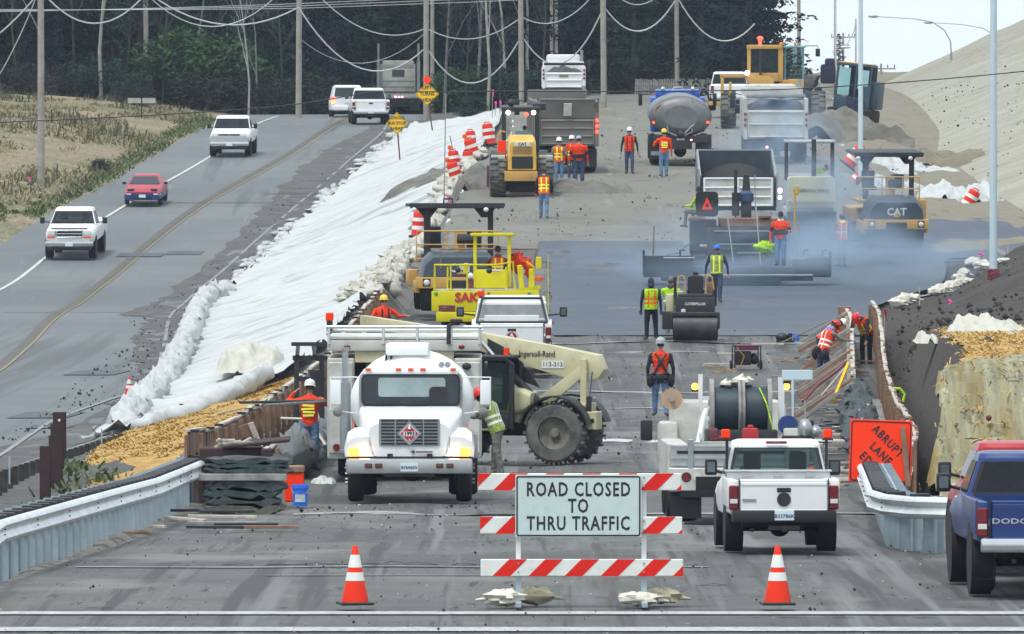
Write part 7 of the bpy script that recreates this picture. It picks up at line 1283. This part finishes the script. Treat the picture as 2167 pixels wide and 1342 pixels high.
# ---------- board form walls
def boardwall(label,fx,d0,d1,h,mt='wood',cap='palewood',step=.42,lean=0,side=1,jit=.04,gaps=False,zf=None):
    t=thing('board_wall',label,'board wall',(fx(d0),d0,H(fx(d0),d0))); o=t.location; ops=[];d=d0
    while d<d1:
        x=fx(d); z=zf(d) if zf else H(x,d); hh=h+rnd.uniform(-jit,jit); ops.append(B(x-o.x,d-o.y,z-o.z+hh/2-.05,.05,step*.94,hh+.1,.004,rz=-math.degrees(math.atan2(fx(d+1)-fx(d),1))+rnd.uniform(-1.5,1.5))); d+=step
    bd=Q(t,'boards',mt,*ops)
    d=d0; 
    while d<d1:
        L=2.4; x=fx(d+L/2); z=zf(d+L/2) if zf else H(x,d+L/2); a=-math.degrees(math.atan2(fx(d+L)-fx(d),L)); sl_=math.degrees(math.atan2((zf(d+L)-zf(d)) if zf else H(fx(d+L),d+L)-H(fx(d),d),L))
        Q(t,'cap_plank',cap,B(x-o.x+side*.03,d+L/2-o.y,z-o.z+h+rnd.uniform(-.02,.05),.10,L*.98,.05,.006,rz=a,rx=sl_+rnd.uniform(-.8,.8)))
        Q(t,'waler',cap,B(x-o.x+side*.09,d+L/2-o.y,z-o.z+h*.45+rnd.uniform(-.03,.03),.09,L*.98,.09,.006,rz=a,rx=sl_))
        Q(t,'post',mt,B(x-o.x+side*.16,d+.2-o.y,z-o.z+h*.5,.09,.09,h+.02,.006)); Q(t,'clip','black',B(x-o.x+side*.05,d+.1-o.y,z-o.z+h+.06,.16,.05,.05)) if side>0 and int(d)%2 else None; d+=L
    return t
boardwall('long brown board form wall running up the left side beside the white fabric',lambda d:ccols(d)[6][0]-.28,151,243,1.27,'wood','palewood',zf=lambda d:interp(zM,d))
boardwall('lower inner board wall in front of the long left form wall',lambda d:ccols(d)[6][0]+.30,153,222,.66,'wood','palewood',.55,zf=lambda d:interp(zM,d))
boardwall('outer board form wall on the right with stepped pale top boards',lambda d:ccols(d)[7][0]-.08,151,238,1.05,'wood','palewood',.5,side=-1,jit=.10,zf=lambda d:interp(zM,d))
boardwall('tall pale inner form panel where the carpenters lean on the right',lambda d:ccols(d)[7][0]-.85,202,238,.92,'palewood','palewood',.6,side=-1,zf=lambda d:interp(zM,d))
boardwall('low brown form wall beside the debris on the right',lambda d:ccols(d)[7][0]-.95,158,202,.5,'wood','greywood',.6,side=-1,jit=.12,zf=lambda d:interp(zM,d))
zr=lambda d:interp(zM,d)
def lonely(nm,label,cat,mt,*ops,ang=35,grp=None): return tag(Q(None,nm,mt,*ops,ang=ang),label,cat,grp)
mm=[];
for i in range(42):
    d=160+i*1.02; x=ccols(d)[7][0]-.48; mm.append(B(x,d,zr(d)+.30,.70,.9,.06,.01,rz=rnd.uniform(-4,4),rx=rnd.uniform(-1,1)))
lonely('walkway','grey plank walkway between the two right form walls','walkway','greywood',*mm)
lonely('tarp_roll','long dark plastic wrapped roll lying on the low right form wall','tarp','tarpdark',roll([(ccols(d)[7][0]-.80,d,zr(d)+.62) for d in(163,170,178,186,194,202)],.24,8,14,.9,14),roll([(ccols(d)[7][0]-.92,d,zr(d)+.35) for d in(163,175,188,200)],.28,18,12,.8,14),ang=40)
lonely('tarp_roll','torn clear plastic strips along the dark roll on the right','tarp','bag',*[E(ccols(d)[7][0]-.80+rnd.uniform(-.15,.15),d,zr(d)+.82,rnd.uniform(.04,.1),rnd.uniform(.2,.6),.03,8,5,jit=1.5,seed=i) for i,d in enumerate([166,171,175,180,184,189,193,198])])
br0=None
for i in range(34):
    d=196+i*1.25; x=ccols(d)[7][0]-.90; h=rnd.uniform(.75,.95); w=rnd.uniform(1.0,1.5)
    o=Q(None,'timber_brace','wood' if i%3 else 'greywood',B(0,0,0,.09,.10,math.hypot(h,w),.006)) if i<3 else None
    if o: src_=[o] if br0 is None else src_+[o]; br0=1
    else: o=src_[i%3].copy(); COL.objects.link(o)
    o.location=(x-w/2,d,zr(d)+h/2+.03); o.rotation_euler=(R(rnd.uniform(-5,5)),math.atan2(w,h),R(rnd.uniform(-6,6))); tag(o,'slanted timber brace propping the right form wall from the road side','brace','slanted braces of the right form wall')
# the same clutter as individual scraps
pk=[Q(None,'scrap_plank',m_,B(0,0,.03,1.3,.12,.045,.005)) for m_ in('wood','palewood','greywood','dark')]
usedp=set()
def plank(px,py,L,rz,k,label='scrap plank lying among the litter beside the right form wall',grp='scrap planks on the closed road',dz=0,pitch=0,D=None):
    D=D or Dof(px,py); x=gx(px,D); src=pk[k]
    o=src if k not in usedp else src.copy()
    if k in usedp: COL.objects.link(o)
    usedp.add(k); o.location=(x,D,H(x,D)+.05+dz); o.scale=(L/1.3,1,1); o.rotation_euler=(0,R(pitch),R(rz)); tag(o,label,'plank',grp)
for i in range(95):
    py=rnd.uniform(728,1040); t_=(py-728)/312; px=rnd.gauss(1742+10*t_,36)
    if px<1600: continue
    plank(px,py,rnd.uniform(.25,1.3),rnd.uniform(-70,70),rnd.choice([0,1,2,3,2]))
for px,py,L,rz,k,dz,lab in [(1440,722,1.0,5,2,0,0),(1545,755,.7,-20,1,0,0),(1530,777,1.0,3,1,0,0),(1625,735,.9,4,1,0,0),(1490,742,.6,12,2,0,0),(1150,800,.5,10,1,0,0)]: plank(px,py,L,rz,k,'thin scrap plank lying on the road between the crew and the generator',dz=dz)
for px,py,L,rz,k,dz,pt in [(380,1112,.62,-35,1,.02,0),(392,1120,.7,-25,1,.07,3),(365,1116,.55,-40,2,.02,0),(470,1118,1.1,2,1,.10,1),(470,1124,1.1,-3,2,.04,0),(455,1128,.9,-6,3,0,0),(520,1126,1.0,2,3,.03,0),(560,1128,1.05,2,0,0,0),(480,1112,.9,5,3,.14,0),(290,1140,.45,0,0,0,0),(330,1134,.3,-15,1,.05,0),(400,1092,.9,3,3,0,0)]:
    plank(px,py,L,rz,k,'board in the loose lumber heap beside the left guardrail','loose lumber by the left guardrail',dz,pt)
# ---------- left clutter
D=146; s=F/D
def at(px,py,D): return (gx(px,D),D,gz(py,D))
x,y,z=at(520,1098,145); z=H(x,y)+.02
t=thing('tarp_stack','folded dark concrete blankets stacked on the road beside the left guardrail','tarp stack',(x,y,z))
def fold(k,zc,w,mt_,th=.05):
    ww=w*rnd.uniform(.88,1.06); ox=rnd.uniform(-.06,.06)
    return Q(t,'folded_blanket',mt_,LO([[(ox+ww*math.cos(a)*(abs(math.cos(a))**-.35 if abs(math.cos(a))>.02 else 1)*(1+.07*nse(math.cos(a)*2,i*.6,k))*(1-.12*(i in(0,5))),yy,zc+th*math.sin(a)*(1+.9*nse(math.cos(a)*4,i*.9,k+3))+.06*nse(math.cos(a)*1.3,i*.3,k+7)) for a in [2*PI*q/26 for q in range(26)]] for i,yy in enumerate([-.48,-.42,-.2,0,.2,.42])]),ang=0)
mat('tarpgreen',(.02,.05,.05),.8,0,.5,5,.01,9,(.08,.10,.09),.4,3); mat('tarpolive',(.10,.11,.08),.85,0,.4,5,.01,9,(.05,.06,.05),.4,3)
for k in range(4): fold(k,.07+k*.125,.68,['tarpolive','tarpdark','tarpgreen','tarpdark'][k],.085)
Q(t,'spacer_plank','greywood',B(-.04,-.46,.61,1.5,.12,.12,.01)); 
for k in range(3): fold(k+20,.72+k*.08,.76,['tarpdark','tarpgreen','tarpdark'][k])
x,y,z=at(500,1085,150); z=H(x,y)
lonely('steel_plate','dark rusty steel box behind the stacked blankets','steel box','rustdark',B(x-.1,y+.3,z+.55,1.1,.8,.95,.02),B(x+.55,y-.3,z+.5,.2,.3,1.05,.02),B(x+.35,y+.1,z+1.12,1.2,.7,.05,.01,rx=3,ry=-6)); lonely('split_wood','small heap of split pale wood on the rusty steel box','wood scraps','palewood',*[B(x-.05+rnd.uniform(-.2,.2),y,z+1.08+rnd.random()*.1,.35,.06,.04,.004,rz=rnd.uniform(-40,40),ry=rnd.uniform(-25,25)) for _ in range(9)])
x,y,z=at(635,1083,148); z=H(x,y)+.05
def bucket(label,x,y,z,mt,r=.15,h=.37,lbl=None):
    t=thing('bucket',label,'bucket',(x,y,z)); Q(t,'pail',mt,LA([(r*.86,0),(r*.98,h*.82),(r*1.05,h*.83),(r*1.05,h),(r*.97,h),(r*.97,h*.9)],22)); Q(t,'handle','steel',T([(-r*1.04,-.02,h*.85),(-r*.8,-r*.95,h*.62),(0,-r*1.15,h*.55),(r*.8,-r*.95,h*.62),(r*1.04,-.02,h*.85)],.006,5))
    if lbl: Q(t,'paper_label',lbl,LO([[(r*.97*math.sin(a),-r*.97*math.cos(a),zz) for a in [R(-38+i*11) for i in range(8)]] for zz in(h*.2,h*.55)],cap=False,closed=False))
    return t
bucket('bright blue bucket with white label beside the stacked blankets',x,y,z,'blue',.145,.37,'signwhite')
lonely('orange_crate','orange and wooden crate just behind the blue bucket','crate','signorange',B(x-.12,y+.6,z+.3,.34,.3,.5,.02)); lonely('wood_box','small wooden box on the orange crate behind the blue bucket','box','wood',B(x-.15,y+.6,z+.62,.42,.35,.12,.02))
# grey blankets draped over the inner wall
lonely('draped_blanket','grey insulating blanket draped over the lower left wall','blanket','tarpgrey',roll([(ccols(d)[6][0]+.62,d,zr(d)+.42) for d in(164,169,175,182,190,200)],.38,31,26,.55,16),ang=0)
lonely('pale_strap','pale strap lying across the draped grey blanket','strap','bag',T([(ccols(170)[6][0]+.2,170,zr(170)+1.0),(ccols(169)[6][0]+.8,169.5,zr(170)+1.0),(ccols(168)[6][0]+1.15,169,zr(170)+.5)],.03,5))
x,y,z=at(575,970,160); lonely('leaning_board','tall pale edged board leaning against the draped grey blanket','board','palewood',B(x-.15,y,H(x,y)+.62,.10,.3,1.35,.01,ry=-22)); lonely('leaning_board','brown face board leaning just left of the pale edged board','board','wood',B(x-.30,y+.1,H(x,y)+.60,.22,.06,1.3,.01,ry=-22))
lonely('dark_bundle','dark covered bundle with maroon rim at the near end of the left wall','bundle','black',E(gx(520,159),159,H(-5,159)+.45,.55,.6,.5,16,10,jit=.3),E(gx(505,158),158,H(-5,158)+.25,.6,.5,.35,14,8,jit=.5)); lonely('maroon_hoop','maroon arched rim on the dark covered bundle','rim','maroon',T([(gx(505,158.3),158.3,H(-5,158)+.55),(gx(520,158.3),158.3,H(-5,158)+.85),(gx(545,158.3),158.3,H(-5,158)+.88),(gx(560,158.3),158.3,H(-5,158)+.6)],.035,6))
for i,(px0,y0,px1,y1) in enumerate([(508,852,690,848),(560,858,690,850)]):
    a=at(px0,y0,162); b=at(px1,y1,168); lonely('long_pole',['upper long thin pole reaching left from the service truck at chest height','lower thin pole carried just under the upper one'][i],'pole','greywood' if i else 'dark',T([a,b],.028,6))
x,y,z=at(690,985,163); lonely('white_rag','crumpled white sheet on the ground left of the service truck','sheet','cloth',heap(x-.05,y,.5,1.5,.22,3))
lonely('mast_box','black plastic panels behind the service truck roof','panel','dark',B(gx(765,224),224,gz(700,224),.95,.1,.5,.02),B(gx(822,224),224.2,gz(705,224),.35,.1,.55,.02)); lonely('panel_sticker','white warning sticker on the black plastic panels','sticker','stripewhite',B(gx(771,224),223.9,gz(705,224),.14,.02,.18))
# ---------- right clutter
x=gx(1580,222); g=thing('generator','maroon topped portable generator in a black tube frame','generator',(x,222,H(x,222)+.04),6)
Q(g,'tube_frame','black',*[T([(q,yy,.05),(q,yy,.62),(-q,yy,.62),(-q,yy,.05)],.022,6) for q,yy in((-.34,-.25),(-.34,.25))],*[C(q,-.25,.62,q,.25,.62,.02) for q in(-.34,.34)]); Q(g,'fuel_tank','purple',B(0,0,.58,.56,.42,.14,.04)); Q(g,'engine','black',B(-.1,0,.3,.42,.36,.36,.04),E(.2,0,.28,.13,.15,.15)); Q(g,'wheels','rubber',C(-.36,.1,.12,-.42,.1,.12,.12),C(.36,.1,.12,.42,.1,.12,.12)); Q(g,'cord','straw',T([(-.3,-.28,.6),(-.1,-.3,.35),(-.2,-.3,.1),(-.4,-.5,.02),(-.9,-.7,.02)],.012,5))
bucket('white bucket standing highest behind the cable reels',gx(1617,207),207,H(6,207)+.05,'stripewhite',.14,.37); bucket('lower white bucket just behind the cable reels',gx(1625,199),199,H(6,199)+.05,'stripewhite',.14,.37)
bucket('small blue bucket by the right form braces',gx(1685,238),238,H(7.9,238)+.04,'blue',.10,.2)
lonely('pump','small black pump with pale cap on the road left of the braces','pump','black',E(gx(1655,238),238,H(7.5,238)+.15,.18,.15,.13,12,8),C(gx(1672,238),238,H(7.5,238)+.06,gx(1672,238),238,H(7.5,238)+.26,.06),B(gx(1662,238),238,H(7.5,238)+.04,.5,.3,.06)) 
lonely('brown_box','brown plywood box on top of the form beyond the carpenters','box','wood',B(gx(1787,238),238,gz(661,238),.36,.3,.32,.01)); 
lonely('yellow_level','long yellow pole leaning over the litter at the right braces','pole','markyellow',T([at(1640,732,236),at(1755,678,240)],.02,5)); lonely('yellow_level','short thick yellow level standing against the dark roll','level','signyellow',T([at(1762,852,196),at(1795,770,198)],.045,5)); lonely('yellow_rod','thin pale rod crossing below the carpenter in the red hard hat','rod','palewood',T([at(1738,838,199),at(1800,765,204)],.02,5)); lonely('maroon_hose','maroon hose sagging below the carpenters','hose','maroon',T([at(1700,850,205),at(1730,815,206),at(1765,790,208),at(1790,768,210)],.04,6)); lonely('green_hose','yellow green hose coiled over the outer form wall','hose','lime',T([at(1893,822,176),at(1905,823,176),at(1915,835,176),at(1912,850,176)],.03,6))
for i,(a,b) in enumerate([((1480,780),(1530,778)),((1500,792),(1560,790)),((1640,770),(1690,750))]):
    d=Dof(*a); lonely('extension_cord',['yellow cord on the ground left of the generator','second yellow cord just below the first, left of the generator','pale cord trailing from the litter to the pump'][i],'cord','straw',T([(gx(a[0]+(b[0]-a[0])*k/8,d)+0,d+.6*math.sin(k*1.3+i),H(gx(a[0],d),d)+.07) for k in range(9)],.015,4))
# sandbag row on the shoulder and bundles at the embankment foot
SR='white sandbags along the edge of the fresh asphalt'
k=0
for (px,py,D,w,h) in [(1898,632,255,.5,.28),(1915,622,257,.55,.32),(1932,618,258,.5,.25),(1978,606,262,.45,.22),(1992,600,263,.55,.26),(2010,590,264,.55,.24),(2018,578,266,.6,.26),(2030,568,268,.6,.24),(2042,562,269,.6,.22),(2030,545,272,.5,.25),(2040,535,274,.45,.3),(2066,560,266,.5,.2),(2060,515,280,.6,.3),(2080,520,278,.7,.3),(2100,575,258,.8,.18),(2125,572,257,.6,.14)]:
    x=gx(px,D); z=H(x,D); t=sandbag(px,py,D,w,.34,h,rnd.uniform(-50,50),k,['nearest','second','third','fourth','fifth','sixth','seventh','eighth','ninth','tenth','eleventh','twelfth','thirteenth','fourteenth','fifteenth','last'][k]+' white sandbag in the row climbing along the fresh asphalt edge','bag',group=SR,dz=.02); k+=1
for i,(px,D,w,d,h,lab) in enumerate([(1880,344,1.9,4,.75,'large white fabric bundle left at the embankment foot, behind the roller canopy'),(1925,344,1.3,4,.62,'rounded white bundle with a dark hole, behind the right of the roller canopy'),(1985,343,2.0,3,.30,'flat white fabric tongue right of the bundles at the embankment foot'),(1905,338,1.4,2,.4,'small white scrap heap below the upper white bundles'),(1850,322,1.6,4,.75,'white bundle seen through the roller railing'),(1910,322,1.8,4,.65,'white bundle behind the roller seat'),(1985,318,1.9,4,.85,'biggest lower white bundle right of the roller'),(2030,318,1.4,4,.6,'white bundle left of the fallen barrel'),(2072,316,1.8,4,.85,'white bundle right of the fallen barrel at the lamp pole')]):
    x=gx(px,D); tag(Q(None,'fabric_bundle','cloth',heap(x,D,w,d,h,i+20,22,H(x,D)-.1,.35),ang=180),lab,'fabric','white fabric bundles at the embankment foot')
D=183; lonely('tarp','large crumpled cream tarp lying on the straw of the right mound','tarp','clothold',heap(gx(2075,D),D,1.6,5,.62,41,30,H(gx(2075,D),D),.3),heap(gx(2150,D),D,1.8,4,.42,42,24,H(gx(2110,D),D),.4),heap(gx(1960,D-3),D-3,.5,2,.25,43,16,H(gx(1985,D-3),D-3),.7),ang=180)
lonely('stone','dark stone on the straw of the right mound','stone','dark',E(gx(2090,168),168,H(10,168)+.1,.13,.12,.08,10,7,jit=.7)); lonely('stone','maroon stone on the face of the tan blanket','stone','maroon',E(gx(2093,154.3),154.3,gz(885,154.3),.06,.06,.05,9,6,jit=.5))
# ---------- air: an even haze box round everything, and blue asphalt smoke round the paver
def volmat(name,c,den,aniso=.2,noisy=None):
    m=bpy.data.materials.new(name); m.use_nodes=True; n=m.node_tree; n.nodes.clear(); o=n.nodes.new('ShaderNodeOutputMaterial'); v=n.nodes.new('ShaderNodeVolumePrincipled')
    v.inputs['Color'].default_value=(*c,1); v.inputs['Density'].default_value=den; v.inputs['Anisotropy'].default_value=aniso
    if noisy:
        tc=n.nodes.new('ShaderNodeTexCoord'); g=n.nodes.new('ShaderNodeTexGradient'); g.gradient_type='SPHERICAL'; n.links.new(tc.outputs['Object'],g.inputs[0])
        t=n.nodes.new('ShaderNodeTexNoise'); t.inputs['Scale'].default_value=noisy; t.inputs['Detail'].default_value=3; n.links.new(tc.outputs['Object'],t.inputs['Vector'])
        r=n.nodes.new('ShaderNodeMapRange'); r.inputs[1].default_value=.42; r.inputs[2].default_value=.68; n.links.new(t.outputs['Fac'],r.inputs[0])
        a=n.nodes.new('ShaderNodeMath'); a.operation='MULTIPLY'; n.links.new(g.outputs[0],a.inputs[0]); n.links.new(r.outputs[0],a.inputs[1])
        b=n.nodes.new('ShaderNodeMath'); b.operation='MULTIPLY'; b.inputs[1].default_value=den; n.links.new(a.outputs[0],b.inputs[0]); n.links.new(b.outputs[0],v.inputs['Density'])
    n.links.new(v.outputs[0],o.inputs['Volume']); MATS[name]=m; return m
volmat('hazeair',(.72,.84,1.0),.00012,.3)
def smoke(px,py,D,rx,ry,rz_,den,label,ns=2.0):
    i='smoke%d'%len(MATS); volmat(i,(.58,.77,1.0),den,.1,ns); o=Q(None,'smoke',i,E(0,0,0,1,1,1,24,16)); o.location=(gx(px,D),D,gz(py,D)); o.scale=(rx,ry,rz_); tag(o,label,'smoke',kind='stuff'); return o
smoke(1660,545,271,7.5,10,1.9,.40,'blue smoke low over the fresh asphalt round the paver')
smoke(1640,300,300,2.6,14,2.6,.13,'blue smoke drifting up in front of the tarped dump truck',1.6)
smoke(1740,420,283,3.2,10,2.4,.20,'blue smoke blowing past the cream roller',1.8)
z=Q(None,'haze','hazeair',B(0,900,30,2400,1990,75)); tag(z,kind='stuff')
z.location=(0,0,0)
